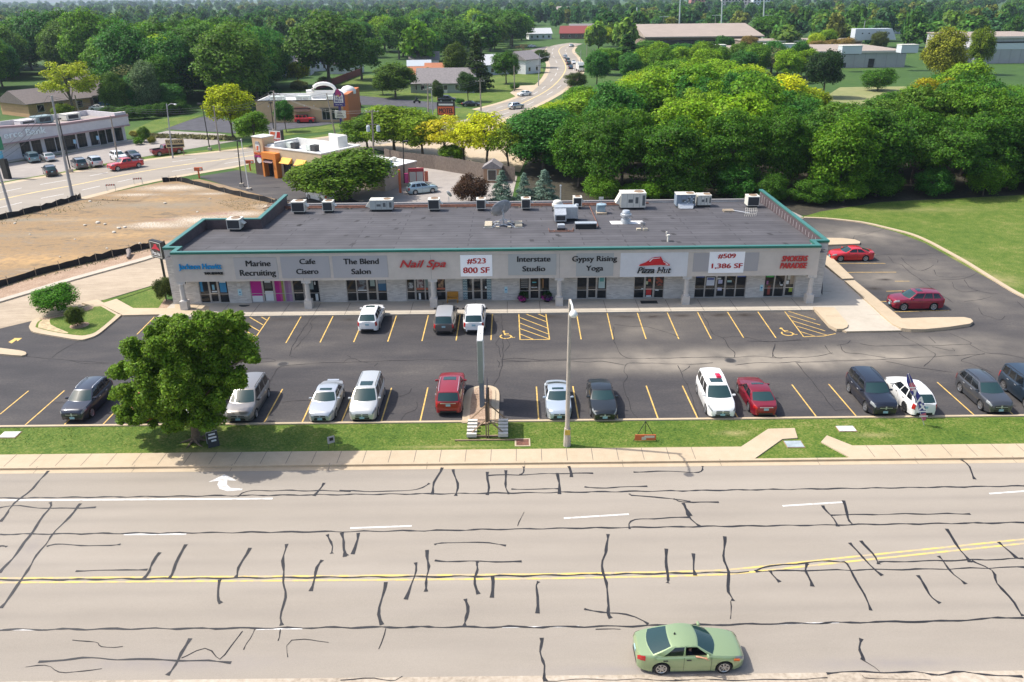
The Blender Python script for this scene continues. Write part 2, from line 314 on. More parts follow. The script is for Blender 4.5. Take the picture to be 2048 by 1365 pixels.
sheet('corner_lawn', P2([(860, 237), (870, 218), (930, 216), (985, 228), (900, 246)]), .022, m_grass)
sheet('taco_verge', P2([(430, 272), (640, 254), (715, 243), (730, 252), (640, 265), (440, 284)]), .022, m_grass)
sheet('bank_lawn', P2([(262, 262), (310, 240), (415, 228), (330, 258), (300, 268)]), .020, m_grass)
sheet('house_street', P2([(1050, 130), (1030, 112), (1062, 100), (1095, 93), (1090, 100), (1072, 118), (1080, 130)]), .018, M('old_street', (.20, .17, .17), .9, var=.2, scale=.3))
sheet('corner_drive', P2([(1020, 186), (1040, 172), (1080, 170), (1060, 188), (1035, 196)]), .024, m_conc)
sheet('school_field', P2([(1640, 200), (1680, 175), (1900, 172), (1980, 165), (1990, 195), (1760, 215)]), .006, surf('dry_lawn', [(.3, (.13, .17, .05)), (.6, (.26, .25, .11))], [(.05, 0, (.4, 1, 1)), (.5, .3, (1, 1, 1))], bump=0))
sheet('motel_lot', P2([(720, 290), (800, 275), (1010, 240), (1060, 300), (1040, 345), (800, 312)]), .010, m_conc)
# ---------------------------------------------------------------- paint and cracks
def line(mb, p, q, w, z): mb.strip([tuple(p)[:2], tuple(q)[:2]], w, z)
pk = MB(); zA = zc(560, 610, 5.46); zB = zc(1100, 600, 5.25); zC = zc(1380, 600, 5.25); zD = zc(500, 580, 3.4133)
def fl(pts, w=.095, z=.02): pk.strip([G(*p)[:2] for p in pts], w, z)
W1 = .11
for t, b in [((235, 122), (65, 418)), ((583, 118), (437, 414)), ((929, 114), (805, 409)), ((1275, 110), (1177, 404)), ((1622, 107), (1550, 398)),
             ((405, 925), (232, 1308)), ((825, 912), (663, 1303)), ((1218, 910), (1098, 1303)), ((1615, 905), (1525, 1300)), ((28, 922), (-185, 1310))]: fl(zA([t, b]))
for t, b in [((1435, 168), (1407, 347)), ((1655, 165), (1645, 345)), ((1955, 662), (1972, 908))]: fl(zD([t, b]))
for t, b in [((277, 137), (327, 417)), ((598, 133), (662, 417)), ((914, 131), (1008, 413)), ((1228, 129), (1352, 413)), ((240, 910), (305, 1287)), ((628, 908), (718, 1280)), ((1010, 905), (1143, 1275)), ((1390, 905), (1562, 1272))]: fl(zB([t, b]))
for t, b in [((75, 125), (222, 410)), ((390, 125), (562, 400)), ((708, 122), (902, 402)), ((300, 890), (520, 1272)), ((690, 890), (925, 1262)), ((1070, 893), (1345, 1255)), ((1455, 887), (1765, 1248))]: fl(zC([t, b]))
for t, b in [((1455, 632), (1720, 868)), ((1740, 632), (1985, 865)), ((1180, 660), (1450, 873))]: fl(z4([t, b]))
for t, b in [((195, 828), (0, 988)), ((440, 826), (160, 1072)), ((680, 830), (430, 1068)), ((920, 830), (695, 1066)), ((1055, 322), (935, 442)), ((1270, 320), (1130, 450)), ((-60, 830), (-300, 1010))]: fl(z1([t, b]))
zE = zc(300, 360, 4.096)
for t, b in [((768, 1118), (620, 1310)), ((985, 1118), (835, 1338)), ((620, 1225), (835, 1338)), ((660, 1215), (800, 1300)), ((700, 1190), (865, 1285)), ((745, 1155), (895, 1240)), ((805, 1120), (925, 1190)), ((900, 1118), (955, 1150))]: fl(zE([t, b]))
zF = zc(750, 360, 4.096)
for t, b in [((1178, 1093), (1188, 1312)), ((1398, 1090), (1430, 1310)), ((1188, 1311), (1430, 1310)), ((1220, 1095), (1405, 1165)), ((1315, 1092), (1402, 1128)), ((1182, 1128), (1412, 1216)), ((1184, 1175), (1420, 1265)), ((1186, 1220), (1425, 1305)), ((1188, 1265), (1300, 1310))]: fl(zF([t, b]))
zH = zc(1200, 360, 4.096)
for t, b in [((1507, 1072), (1668, 1288)), ((1668, 1288), (1830, 1282)), ((1830, 1282), (1930, 1262)), ((1530, 1075), (1765, 1148)), ((1540, 1112), (1805, 1192)), ((1570, 1155), (1845, 1240)), ((1610, 1200), (1860, 1275)), ((1640, 1245), (1765, 1284))]: fl(zH([t, b]), .09)
for t, b in [((500, 686), (912, 686)), ((585, 760), (1000, 758)), ((790, 614), (830, 614)), ((990, 832), (1110, 832)), ((830, 998), (930, 998)), ((950, 1085), (1435, 1070)), ((920, 915), (1080, 910))]: fl(zr([t, b]), .09)
struct(pk.build('parking_stripes', m_yel))
wc = MB()                                                   # wheelchair symbols painted on two bays
for cx, cy in ((1013, 671), (1574, 665)):
    c = G(cx, cy); s = .62
    ring = [(c.x + s * (.75 * math.cos(a) - .1), c.y + s * (.75 * math.sin(a) - .45)) for a in [PI * .75 + i * PI * 1.35 / 14 for i in range(15)]]
    wc.strip(ring, .12, .02); wc.strip([(c.x - .22, c.y + .62), (c.x - .12, c.y + .05), (c.x + .28, c.y - .02), (c.x + .52, c.y - .55), (c.x + .72, c.y - .50)], .12, .021)
    wc.poly([(c.x - .25 + .14 * math.cos(a), c.y + .82 + .16 * math.sin(a), .02) for a in [i * PI / 5 for i in range(10)]])
    wc.strip([(c.x - .18, c.y + .33), (c.x + .2, c.y + .30)], .1, .022)
struct(wc.build('wheelchair_symbols', m_yel))
ar = MB()                                                   # turn arrow in the lot
ar.poly([(*G(*p)[:2], .024) for p in z1([(58, 495), (100, 470), (92, 468), (152, 467), (120, 490), (112, 480), (80, 505)])]); struct(ar.build('lot_arrow', m_yel))
rp = MB(); zRA, zRB, zRC = zc(0, 900, 2.9257), zc(680, 900, 2.9257), zc(1348, 900, 2.9257)
def rl(pts, w, mb=rp, z=.018): mb.strip([tuple(G(*p))[:2] for p in pts], w, z)
rl(zRA([(-400, 300), (1595, 287)]), .16)
for a in (zRA([(725, 497), (1090, 495)]), zRB([(60, 460), (420, 447)]), zRB([(1310, 402), (1690, 378)]), zRC([(635, 330), (985, 308)]), zRC([(1845, 258), (2200, 232)])): rl(a, .13)
for a in (zRA([(0, 1055), (250, 1055)]), zRA([(1500, 1052), (1770, 1048)]), zRB([(950, 1040), (1400, 1035)]), zRC([(570, 1022), (965, 1012)])): rl(a, .08)
arr = zRA([(1220, 190), (1315, 145), (1385, 182), (1330, 180), (1328, 205), (1350, 225), (1420, 228), (1415, 238), (1330, 243), (1285, 230), (1272, 205), (1282, 182)])
rp.poly([(*G(*p)[:2], .018) for p in arr][::-1]); struct(rp.build('road_lane_lines', m_wht))
ry = MB()
for d in (-.16, .16):
    pts = [tuple(G(*p))[:2] for p in zRA([(-2200, 779), (-400, 768), (0, 766)]) + zRB([(0, 752), (1200, 742)]) + zRC([(0, 728), (300, 718), (470, 702), (1000, 645), (2048, 537), (3600, 370)])]
    ry.strip([(x, y + d) for x, y in pts], .13, .018)
struct(ry.build('road_centre_lines', M('worn_yellow', (.42, .34, .22), .8, scale=1.3, det=8, col2=(.60, .45, .13), lo=.42, hi=.55)))
tk = MB(); rj = random.Random(3)
def tar(pts, w, mb, z=.024, ends=True, jit=.055):
    pts = [Vector(tuple(G(*p))[:2]) for p in pts]; pts = smooth_path(pts, 3); out = []; ws = []
    for a, b in zip(pts[:-1], pts[1:]):
        k = max(1, int((b - a).length / .35))
        for i in range(k): out.append(a + (b - a) * i / k)
    out.append(pts[-1])
    ph = rj.uniform(0, 6); out = [p + Vector((jit * math.sin(i * 1.3 + ph), jit * math.cos(i * 1.1 + ph))) * rj.uniform(.4, 1) for i, p in enumerate(out)]
    ws = [w * rj.uniform(.4, 1.45) for _ in out]
    if ends: ws[0] = w * 1.7; ws[-1] = w * 1.9
    mb.strip([tuple(p) for p in out], ws, z + rj.uniform(0, .002))
RA = [[(280, 125), (190, 230), (90, 310), (0, 425)], [(295, 310), (285, 350), (210, 450), (150, 540), (70, 640), (0, 720)], [(475, 315), (400, 400), (300, 510), (180, 670), (110, 790), (0, 930)], [(0, 340), (110, 330), (300, 345), (560, 338)], [(280, 565), (360, 555), (600, 565), (710, 552)], [(0, 567), (40, 568)], [(445, 710), (650, 708), (870, 700)], [(935, 600), (880, 690), (850, 750)], [(1085, 555), (1030, 670), (990, 755)], [(1460, 577), (1400, 690), (1378, 748)], [(1672, 555), (1660, 650), (1655, 750), (1670, 830), (1650, 950), (1645, 1030)], [(1290, 760), (1272, 830), (1295, 900)], [(1885, 645), (1845, 720), (1825, 825)], [(1920, 495), (1940, 570), (1945, 608)], [(2000, 490), (2015, 570), (2025, 625)], [(1895, 197), (1840, 270)], [(1390, 275), (1450, 245), (1600, 240), (2048, 243)], [(220, 1245), (480, 1222), (800, 1230), (1050, 1232), (1355, 1247)], [(1110, 1105), (1045, 1230), (980, 1320)]]
RB = [[(595, 108), (555, 190), (535, 265)], [(662, 115), (685, 200), (680, 270)], [(858, 130), (870, 200), (862, 265)], [(972, 122), (967, 200), (990, 262)], [(1078, 100), (1070, 135), (1050, 148)], [(870, 152), (1050, 148), (1300, 140), (1485, 140)], [(1275, 138), (1285, 260)], [(1342, 98), (1352, 160)], [(0, 240), (280, 246), (450, 232), (520, 200)], [(1000, 232), (1150, 232), (1280, 230)], [(1430, 222), (1560, 224), (1800, 214)], [(1690, 258), (1740, 272), (1950, 287), (2048, 308)], [(1690, 465), (1705, 420), (1800, 405), (2048, 398)], [(2010, 315), (2048, 390)], [(555, 558), (620, 545), (800, 545), (975, 560)], [(550, 650), (700, 655), (1060, 657)], [(800, 655), (805, 690), (790, 750), (805, 850)], [(893, 740), (890, 865)], [(513, 585), (512, 740), (498, 835)], [(440, 665), (440, 740), (380, 880)], [(270, 780), (232, 920), (240, 1030)], [(735, 875), (745, 950), (728, 1035)], [(1160, 770), (1150, 820), (1160, 955)], [(1565, 495), (1560, 590), (1535, 650), (1545, 750), (1570, 850), (1565, 940), (1585, 985)], [(1430, 930), (1520, 955), (1680, 962), (1800, 1025)], [(1905, 580), (1915, 740), (1920, 780)], [(1178, 1105), (1175, 1180), (1190, 1270), (1205, 1355)], [(10, 490), (35, 625)], [(105, 490), (80, 610)], [(1715, 132), (1860, 128), (2040, 132), (2110, 130), (2125, 95)]]
RC = [[(1680, 58), (1725, 100), (1760, 175)], [(0, 292), (50, 305), (260, 310)], [(55, 315), (80, 380), (150, 455)], [(865, 325), (915, 385), (960, 448)], [(990, 300), (1020, 400), (1045, 445)], [(910, 382), (1050, 383), (1300, 378), (1730, 376)], [(297, 512), (290, 620), (315, 720), (320, 830), (345, 888)], [(108, 610), (125, 740)], [(555, 705), (620, 778)], [(775, 665), (775, 720), (810, 800)], [(470, 710), (560, 685), (800, 660), (950, 655), (1010, 670), (1080, 790), (1155, 945)], [(1030, 545), (1100, 630), (1220, 738)], [(1092, 532), (1160, 610), (1200, 670)], [(1200, 660), (1350, 655), (1700, 648), (2048, 638)], [(1590, 465), (1680, 590), (1730, 660)], [(1900, 540), (2000, 635)], [(1548, 625), (1610, 700), (1705, 790)], [(1428, 738), (1490, 840), (1555, 903)], [(1740, 648), (1860, 710), (1890, 780), (1990, 900), (2040, 972)], [(470, 712), (1000, 705), (1500, 700), (2048, 688)], [(1090, 1105), (1090, 1180), (1105, 1230)], [(890, 1308), (1060, 1302), (1400, 1305), (1550, 1315), (1700, 1305), (2048, 1335)]]
for zf, Ls in ((zRA, RA), (zRB, RB), (zRC, RC)):
    for L in Ls:
        horiz = abs(L[-1][0] - L[0][0]) > 2.5 * abs(L[-1][1] - L[0][1])
        tar(zf(L), .085 if horiz else .115, tk)
for a in ([(-700, 1005), (490, 992), (1100, 986), (2048, 973), (2700, 965)], [(-700, 1075), (700, 1064), (1100, 1058), (2048, 1046), (2700, 1037)], [(-700, 1167), (600, 1156), (1000, 1153), (1500, 1145)], [(-700, 1265), (700, 1256), (1200, 1254), (1700, 1246), (1900, 1243), (2048, 1236), (2700, 1228)]): tar(a, .10, tk, ends=False)
struct(tk.build('road_crack_sealer', m_tar))
hk = MB()
def hair(pts, w=.05): tar(pts, w, hk, z=.0235, ends=False, jit=.05)
for zf, Ls in ((zc(0, 900, 2.9257), [[(420, 1118), (560, 1125), (590, 1155), (720, 1152)], [(1060, 1220), (1200, 1165), (1290, 1225), (1380, 1110), (1425, 1060)], [(1645, 1050), (1625, 1120)], [(1680, 1215), (1710, 1118), (1930, 1125)], [(150, 1270), (260, 1265), (350, 1300), (480, 1300), (600, 1280)], [(1490, 1050), (1450, 1130), (1420, 1175)]]),
               (zRB, [[(265, 1050), (232, 1165)], [(1075, 365), (1040, 450)], [(1500, 1055), (1640, 1050)], [(0, 1350), (140, 1340), (300, 1352), (360, 1330)], [(1200, 1355), (1500, 1345), (2048, 1352)]]),
               (zRC, [[(330, 890), (332, 990)], [(1105, 1230), (1200, 1300)], [(0, 1345), (400, 1350), (900, 1340)], [(1100, 1320), (1150, 1345), (1300, 1340), (1500, 1352)]])):
    for L in Ls: hair(zf(L), .045)
# lot cracks
K = [(zD, [[(30, 470), (150, 475), (165, 490), (0, 500)], [(270, 455), (290, 390), (370, 260), (430, 180)], [(300, 410), (420, 270), (410, 230), (460, 180)], [(270, 455), (330, 465)], [(130, 640), (150, 600), (190, 540), (250, 520), (500, 500), (760, 495), (1000, 485), (1300, 480), (1560, 490)], [(640, 495), (690, 470), (760, 490), (800, 500)], [(690, 465), (660, 450)], [(850, 525), (870, 500)], [(1000, 740), (1080, 710), (1105, 675)], [(1140, 770), (1130, 820), (1060, 850), (1030, 900)], [(1660, 665), (1700, 590), (1725, 480), (1725, 300), (1715, 170)], [(1690, 480), (1700, 500), (1700, 530), (1725, 520)], [(1725, 480), (1900, 490), (2048, 485)], [(1710, 460), (1700, 400), (1680, 370), (1700, 330)], [(1740, 420), (1770, 380), (1750, 330)], [(220, 770), (330, 760), (430, 755)], [(150, 610), (135, 640), (170, 650)]]),
     (z3, [[(0, 480), (100, 470), (300, 480), (480, 475), (700, 468), (900, 470)], [(0, 495), (200, 490), (400, 485), (600, 495), (700, 490), (850, 515)], [(775, 255), (780, 350), (810, 420), (850, 460), (900, 470), (1050, 470), (1400, 462), (1600, 465)], [(925, 500), (860, 510), (850, 560), (870, 600), (840, 650), (870, 740), (900, 830), (940, 880)], [(925, 500), (1100, 505), (1300, 510), (1450, 500)], [(1215, 515), (1240, 580), (1290, 680), (1330, 800), (1360, 890)], [(1240, 560), (1280, 540), (1295, 518)], [(1375, 160), (1420, 230), (1450, 300), (1520, 330), (1560, 390), (1600, 430), (1605, 465)], [(1520, 330), (1620, 320), (1700, 330), (1800, 355), (1900, 355), (2048, 340)], [(1880, 370), (1865, 420), (1870, 460), (1930, 470)], [(1600, 515), (1750, 500), (1900, 500), (2048, 490)], [(780, 240), (900, 250), (1000, 255), (1100, 280), (1230, 325)]]),
     (z4, [[(490, 495), (560, 580), (620, 650), (690, 740), (760, 830)], [(760, 825), (860, 820)], [(330, 460), (340, 400), (350, 370)], [(0, 470), (200, 455), (380, 465), (640, 455), (740, 430)], [(160, 350), (300, 355), (450, 350), (580, 345)], [(690, 380), (720, 430), (750, 440)], [(790, 375), (830, 430), (950, 440), (1100, 465)], [(860, 345), (840, 370), (770, 380)], [(930, 370), (1050, 385), (1320, 380), (1500, 380), (1680, 370), (1640, 340), (1540, 300)], [(1330, 380), (1410, 420), (1440, 450), (1365, 525)], [(1110, 490), (1300, 530), (1560, 565)], [(1190, 295), (1260, 340), (1330, 375)], [(1400, 320), (1440, 365)], [(1680, 375), (1780, 430), (1900, 440), (2048, 470)], [(1620, 490), (1700, 510), (1830, 570)], [(1780, 435), (1640, 470), (1620, 490)], [(1560, 400), (1570, 420), (1470, 400), (1420, 390)], [(500, 500), (700, 490), (1000, 480), (1300, 465), (1780, 440)]]),
     (zr, [[(830, 620), (1000, 610), (1100, 620), (1370, 600)], [(940, 630), (980, 680), (1050, 700), (1100, 750), (1200, 820), (1350, 930), (1470, 1010)], [(1310, 740), (1340, 790), (1450, 800), (1560, 790)], [(1250, 830), (1400, 820), (1560, 810), (1670, 760)], [(1460, 840), (1480, 890), (1550, 920), (1670, 910)], [(1560, 1000), (1700, 980), (1780, 960)], [(1680, 1050), (1700, 1100), (1750, 1120), (1850, 1150), (1890, 1120)], [(1170, 655), (1330, 650), (1340, 680)], [(1040, 640), (1100, 700), (1200, 750), (1310, 700)], [(650, 490), (660, 460), (740, 450), (920, 400)], [(1560, 820), (1600, 880), (1700, 920), (1830, 935)], [(1990, 1000), (2048, 1050)]]),
     (z1, [[(180, 595), (300, 605), (480, 620), (780, 640)], [(350, 605), (440, 540), (540, 490)], [(480, 620), (560, 640), (740, 645)], [(360, 910), (480, 905)]])]
for zf, Ls in K:
    for L in Ls: hair(zf(L), .055)
struct(hk.build('pavement_cracks', M('crack_dark', (.022, .02, .022), .95)))
# worn, pale and stained areas of the lot
def blotch(name, pts, z, mat): return sheet(name, [tuple(p) for p in smooth_path(P2(pts + pts[:1]), 4)][:-1], z, mat)
def blobs(m, spots, col, sc=.8, thr=(.25, .75)):
    """stains with a place and shape of their own: soft ellipses broken up by noise"""
    nt = m.node_tree; N = nt.nodes; Lk = nt.links; b = N['Principled BSDF']; src = b.inputs['Base Color'].links[0].from_socket
    tc = N.new('ShaderNodeTexCoord'); acc = None
    for cx, cy, rx, ry, st in spots:
        mp = N.new('ShaderNodeMapping'); mp.vector_type = 'POINT'
        mp.inputs['Scale'].default_value = (1 / rx, 1 / ry, 0); mp.inputs['Location'].default_value = (-cx / rx, -cy / ry, 0)
        gr = N.new('ShaderNodeTexGradient'); gr.gradient_type = 'QUADRATIC_SPHERE'
        Lk.new(tc.outputs['Object'], mp.inputs['Vector']); Lk.new(mp.outputs['Vector'], gr.inputs['Vector'])
        ml = N.new('ShaderNodeMath'); ml.operation = 'MULTIPLY'; ml.inputs[1].default_value = st; Lk.new(gr.outputs['Fac'], ml.inputs[0])
        if acc is None: acc = ml.outputs[0]
        else:
            ad = N.new('ShaderNodeMath'); ad.operation = 'ADD'; Lk.new(acc, ad.inputs[0]); Lk.new(ml.outputs[0], ad.inputs[1]); acc = ad.outputs[0]
    nz = N.new('ShaderNodeTexNoise'); nz.inputs['Scale'].default_value = sc; nz.inputs['Detail'].default_value = 6
    Lk.new(tc.outputs['Object'], nz.inputs['Vector'])
    r = N.new('ShaderNodeMapRange'); r.inputs[1].default_value = thr[0]; r.inputs[2].default_value = thr[1]; r.inputs[3].default_value = .35; r.inputs[4].default_value = 1.3
    Lk.new(nz.outputs['Fac'], r.inputs[0])
    mu = N.new('ShaderNodeMath'); mu.operation = 'MULTIPLY'; mu.use_clamp = True; Lk.new(acc, mu.inputs[0]); Lk.new(r.outputs[0], mu.inputs[1])
    mx = N.new('ShaderNodeMix'); mx.data_type = 'RGBA'; Lk.new(mu.outputs[0], mx.inputs[0]); Lk.new(src, mx.inputs[6]); mx.inputs[7].default_value = (*col, 1)
    Lk.new(mx.outputs[2], b.inputs['Base Color'])
def spot(px, py, rx, ry, s):
    c = G(px, py); return (c.x, c.y, rx, ry, s)
# pale silt and dust round the drains and along the dip of the lot, dark oil under the bays
blobs(m_lot, [spot(1300, 720, 16, 4, .9), spot(1520, 715, 14, 3.6, 1.0), spot(1750, 715, 14, 3.6, .9), spot(1450, 735, 20, 2.4, .8), spot(565, 728, 5, 1.2, .6), spot(1280, 660, 12, 6, .45),
              spot(1900, 690, 16, 5, .7), spot(1760, 560, 6, 5, .8), spot(1850, 540, 12, 12, .5), spot(1720, 470, 14, 9, .9), spot(1950, 600, 10, 8, .45)], (.25, .22, .18), .45)
blobs(m_lot, [spot(1100, 634, 2.2, .8, 1), spot(1250, 634, 1.8, .7, 1), spot(1308, 634, 1.6, .7, 1.2), spot(1364, 632, 1.5, .7, 1.2), spot(1440, 631, 1.7, .7, 1.4), spot(1490, 631, 1.6, .7, 1.5), spot(790, 640, 1.5, .8, .8), spot(700, 640, 1.4, .7, .8), spot(560, 640, 1.8, .7, .6),
              spot(1750, 578, 1.6, .9, 1.5), spot(1770, 560, 1.4, .6, 1.3)], (.03, .024, .02), 1.6)
blobs(m_road, [(x, y, 60, .6, .5) for x in (-30, 30) for y in (40.6, 37.9, 36.6, 34.4, 32.9, 30.7, 29.2)] + [(0, 27.0, 90, 1.5, .25)], (.225, .20, .172), .25)
blobs(m_road, [(-15, 26.2, 9, .9, 1), (5, 25.6, 8, .5, .7), (16, 25.8, 8, .7, .9), (-25.5, 34, 1.2, 3.6, .7)], (.24, .215, .20), 1.5)
blobs(m_dirt, [spot(60, 520, 14, 5, 1.2), spot(230, 470, 12, 3, 1.1), spot(330, 400, 7, 3, .9), spot(160, 440, 9, 2, .8)], (.40, .255, .115), 1.2, (.42, .6))
blobs(m_dirt, [spot(250, 410, 16, 4, .8), spot(100, 470, 20, 2.5, .7), spot(380, 410, 10, 5, .5), spot(60, 440, 18, 2, .9), spot(430, 380, 8, 4, .4)], (.22, .20, .155), .3)
blobs(m_dirt, [spot(400, 440, 7, 3.5, 1.6), spot(310, 452, 8, 2.4, 1.3), spot(480, 428, 6, 2.5, 1.4), spot(540, 412, 4, 2, 1.2), spot(345, 376, 9, 3.5, 1.5), spot(270, 390, 6, 1.8, 1.1), spot(300, 447, 3, 1.2, 1.4), spot(420, 388, 5, 1.5, .8)], (.50, .44, .36), 5, (.47, .56))
blobs(m_dirt, [spot(440, 428, 6, 1.6, 1.2), spot(330, 440, 4, 1.2, 1), spot(60, 425, 3, 1, .8)], (.26, .15, .12), 3, (.45, .6))
blobs(m_grass, [spot(1990, 560, 5, 4, .8), spot(1920, 520, 3, 2, .6), spot(420, 905, 4, .9, .9), spot(1470, 868, 2, .7, .9), spot(1750, 872, 2.4, .6, .8), spot(900, 895, 6, .35, .7), spot(1300, 898, 9, .3, .6), spot(1850, 420, 15, 3, .4)], (.34, .28, .13), 1.2)
# ---------------------------------------------------------------- the shop building
m_fascia = M('stucco_tan', (.56, .505, .445), .9, var=.05, scale=1.2, bump=.05)
m_fasciaL = M('stucco_white', (.66, .66, .66), .9, var=.04, scale=1.2)
m_trim = M('green_metal_cap', (.03, .18, .135), .35, metal=.3, coat=.3)
m_alu = M('window_aluminium', (.42, .41, .40), .4, metal=.4)
m_glass = M('dark_window_glass', (.012, .016, .02), .06, spec=.5)
m_in = M('shop_interior', (.03, .03, .03), .8)
m_bitumen = bpy.data.materials.new('roof_bitumen'); m_bitumen.use_nodes = True
def bitumen(m):
    nt = m.node_tree; N = nt.nodes; L_ = nt.links.new; b = N['Principled BSDF']; b.inputs['Roughness'].default_value = .8; tc = N.new('ShaderNodeTexCoord'); k = N.new('ShaderNodeTexBrick')
    for n, v in (('Scale', 1), ('Brick Width', 11), ('Row Height', .93), ('Mortar Size', .05), ('Bias', 0), ('Color1', (.060, .057, .063, 1)), ('Color2', (.080, .077, .084, 1)), ('Mortar', (.035, .033, .038, 1))): k.inputs[n].default_value = v
    k.offset = .37; L_(tc.outputs['Object'], k.inputs['Vector']); nz = N.new('ShaderNodeTexNoise'); nz.inputs['Scale'].default_value = .5; nz.inputs['Detail'].default_value = 8; L_(tc.outputs['Object'], nz.inputs['Vector'])
    mr = N.new('ShaderNodeMapRange'); mr.inputs[1].default_value = .3; mr.inputs[2].default_value = .7; mr.inputs[3].default_value = .82; mr.inputs[4].default_value = 1.15; L_(nz.outputs['Fac'], mr.inputs[0])
    mx = N.new('ShaderNodeMix'); mx.data_type = 'RGBA'; mx.blend_type = 'MULTIPLY'; mx.inputs[0].default_value = 1; L_(k.outputs['Color'], mx.inputs[6]); L_(mr.outputs[0], mx.inputs[7]); L_(mx.outputs[2], b.inputs['Base Color'])
bitumen(m_bitumen)
m_brick = bpy.data.materials.new('pale_brick'); m_brick.use_nodes = True
def brick_nodes(m, c1, c2, mort, sw=1.0):
    nt = m.node_tree; b = nt.nodes['Principled BSDF']; b.inputs['Roughness'].default_value = .9
    g = nt.nodes.new('ShaderNodeNewGeometry'); sp = nt.nodes.new('ShaderNodeSeparateXYZ'); cb = nt.nodes.new('ShaderNodeCombineXYZ')
    nt.links.new(g.outputs['Position'], sp.inputs[0]); ad = nt.nodes.new('ShaderNodeMath'); ad.operation = 'ADD'
    nt.links.new(sp.outputs[0], ad.inputs[0]); nt.links.new(sp.outputs[1], ad.inputs[1]); nt.links.new(ad.outputs[0], cb.inputs[0]); nt.links.new(sp.outputs[2], cb.inputs[1])
    k = nt.nodes.new('ShaderNodeTexBrick'); k.inputs['Scale'].default_value = 1; k.inputs['Brick Width'].default_value = .40 * sw; k.inputs['Row Height'].default_value = .11 * sw
    k.inputs['Mortar Size'].default_value = .014; k.inputs['Bias'].default_value = -.1
    k.inputs['Color1'].default_value = (*c1, 1); k.inputs['Color2'].default_value = (*c2, 1); k.inputs['Mortar'].default_value = (*mort, 1)
    nt.links.new(cb.outputs[0], k.inputs['Vector']); nt.links.new(k.outputs['Color'], b.inputs['Base Color'])
brick_nodes(m_brick, (.60, .575, .54), (.40, .38, .36), (.50, .48, .45))
WX0, WX1, WY, FY, ZT = -31.78, 29.05, 70.25, 68.75, 5.66
XL2, YS, YB = -25.75, 80.2, 90.4                           # step on the left side, back wall
ZR0, ZR1 = 4.85, 4.35                                      # roof level front and back
mall = thing('shop_building', 'long pale brick shopping strip with tan sign band, green edging and dark roof', 'building', (0, 0, 0))
openings = []                                              # x0, x1 of glazed fronts, from photo columns
def wx(px, py=590): return YP(px, py, WY).x
FR = [  # px left, px right at mid height, panes as fractions (kind), storefronts
    ((400, 458), [('w', 0, .34), ('d', .34, .66), ('w', .66, 1)]),
    ((502, 612), [('w', 0, .22), ('d', .22, .435), ('w', .435, .62), ('w', .62, .76), ('d', .76, .98)]),
    ((613, 640), [('w', 0, .12), ('w', .12, 1)]),
    ((694, 775), [('w', 0, .25), ('w', .25, .51), ('d', .51, .76), ('w', .76, 1)]),
    ((813, 858), [('d', 0, .42), ('w', .42, .84), ('w', .84, 1)]),
    ((873, 892), [('w', 0, 1)]),
    ((925, 984), [('w', 0, .35), ('d', .35, .66), ('w', .66, 1)]),
    ((1039, 1099), [('w', 0, .33), ('d', .33, .67), ('w', .67, 1)]),
    ((1153, 1213), [('w', 0, .35), ('d', .35, .67), ('w', .67, 1)]),
    ((1267, 1327), [('w', 0, .35), ('d', .35, .67), ('w', .67, 1)]),
    ((1388, 1490), [('w', 0, .20), ('w', .20, .41), ('d', .41, .60), ('w', .60, .80), ('w', .80, 1)]),
    ((1526, 1587), [('w', 0, .33), ('w', .33, .67), ('d', .67, 1)])]
ZB, ZW = .15, 2.66                                         # sill (walk level), head of the glazing
wall = MB(); ops = [(wx(a), wx(b)) for (a, b), _ in FR]
xs = [WX0] + [v for o in ops for v in o] + [WX1]
xs[0] += 1.5; xs[-1] -= 1.5
for i in range(0, len(xs), 2): wall.bx(xs[i], xs[i + 1], WY, WY + .3, 0, 4.7)
for x0, x1 in ops: wall.bx(x0, x1, WY, WY + .3, ZW, 4.7)
for x0, x1 in ((WX0, xs[0]), (xs[-1], WX1)): wall.bx(x0, x1, WY, WY + .3, 0, ZT - .25)
wall.bx(WX0, WX0 + .3, WY + .3, YS, 0, ZT - .22); wall.bx(WX1 - .3, WX1, WY + .3, YB + .4, 0, ZT - .22)
wall.bx(WX0, XL2, YS, YS + .3, 0, ZT - .22); wall.bx(XL2 - .3, XL2, YS + .3, YB + .4, 0, ZT - .22)
wall.bx(XL2, WX1 - .3, YB, YB + .3, 0, ZR1 + .25)
wall.build('wall', m_brick, mall)
r = MB()                                                   # roof deck, gently falling to the back, joints as thin laps
r.add([(WX0 + .3, FY + .32, ZR0), (WX1 - .3, FY + .32, ZR0), (WX1 - .3, YS, (ZR0 + ZR1) / 2), (WX0 + .3, YS, (ZR0 + ZR1) / 2), (XL2, YS, (ZR0 + ZR1) / 2), (WX1 - .3, YB + .02, ZR1), (XL2, YB + .02, ZR1)],
      [(0, 1, 2, 4, 3), (4, 2, 5, 6)])
roof = r.build('roof', m_bitumen, mall)
def rz(y): return ZR0 + (ZR1 - ZR0) * (min(y, YB) - FY) / (YB - FY)
rl2 = random.Random(5)
pt = MB()                                                   # dark mended spots and end laps
for i in range(120):
    yy = rl2.uniform(FY + 1, YB - 1); xx = rl2.uniform((WX0 if yy < YS - .5 else XL2) + 1.5, WX1 - 1.5); s = -.55 if xx < -2 else (.15 if xx < 8 else .5)
    a, w = rl2.uniform(.4, 1.0), rl2.choice([.1, .12, .4])
    pt.add([(xx, yy, rz(yy) + .016), (xx + w, yy, rz(yy) + .016), (xx + w - s * a * .4, yy + a, rz(yy + a) + .016), (xx - s * a * .4, yy + a, rz(yy + a) + .016)], [(0, 1, 2, 3)])
pt.build('roof_patches', M('roof_tar_patch', (.03, .028, .03), .8), roof)
pp = MB()                                                   # inner faces of the parapets, dark membrane
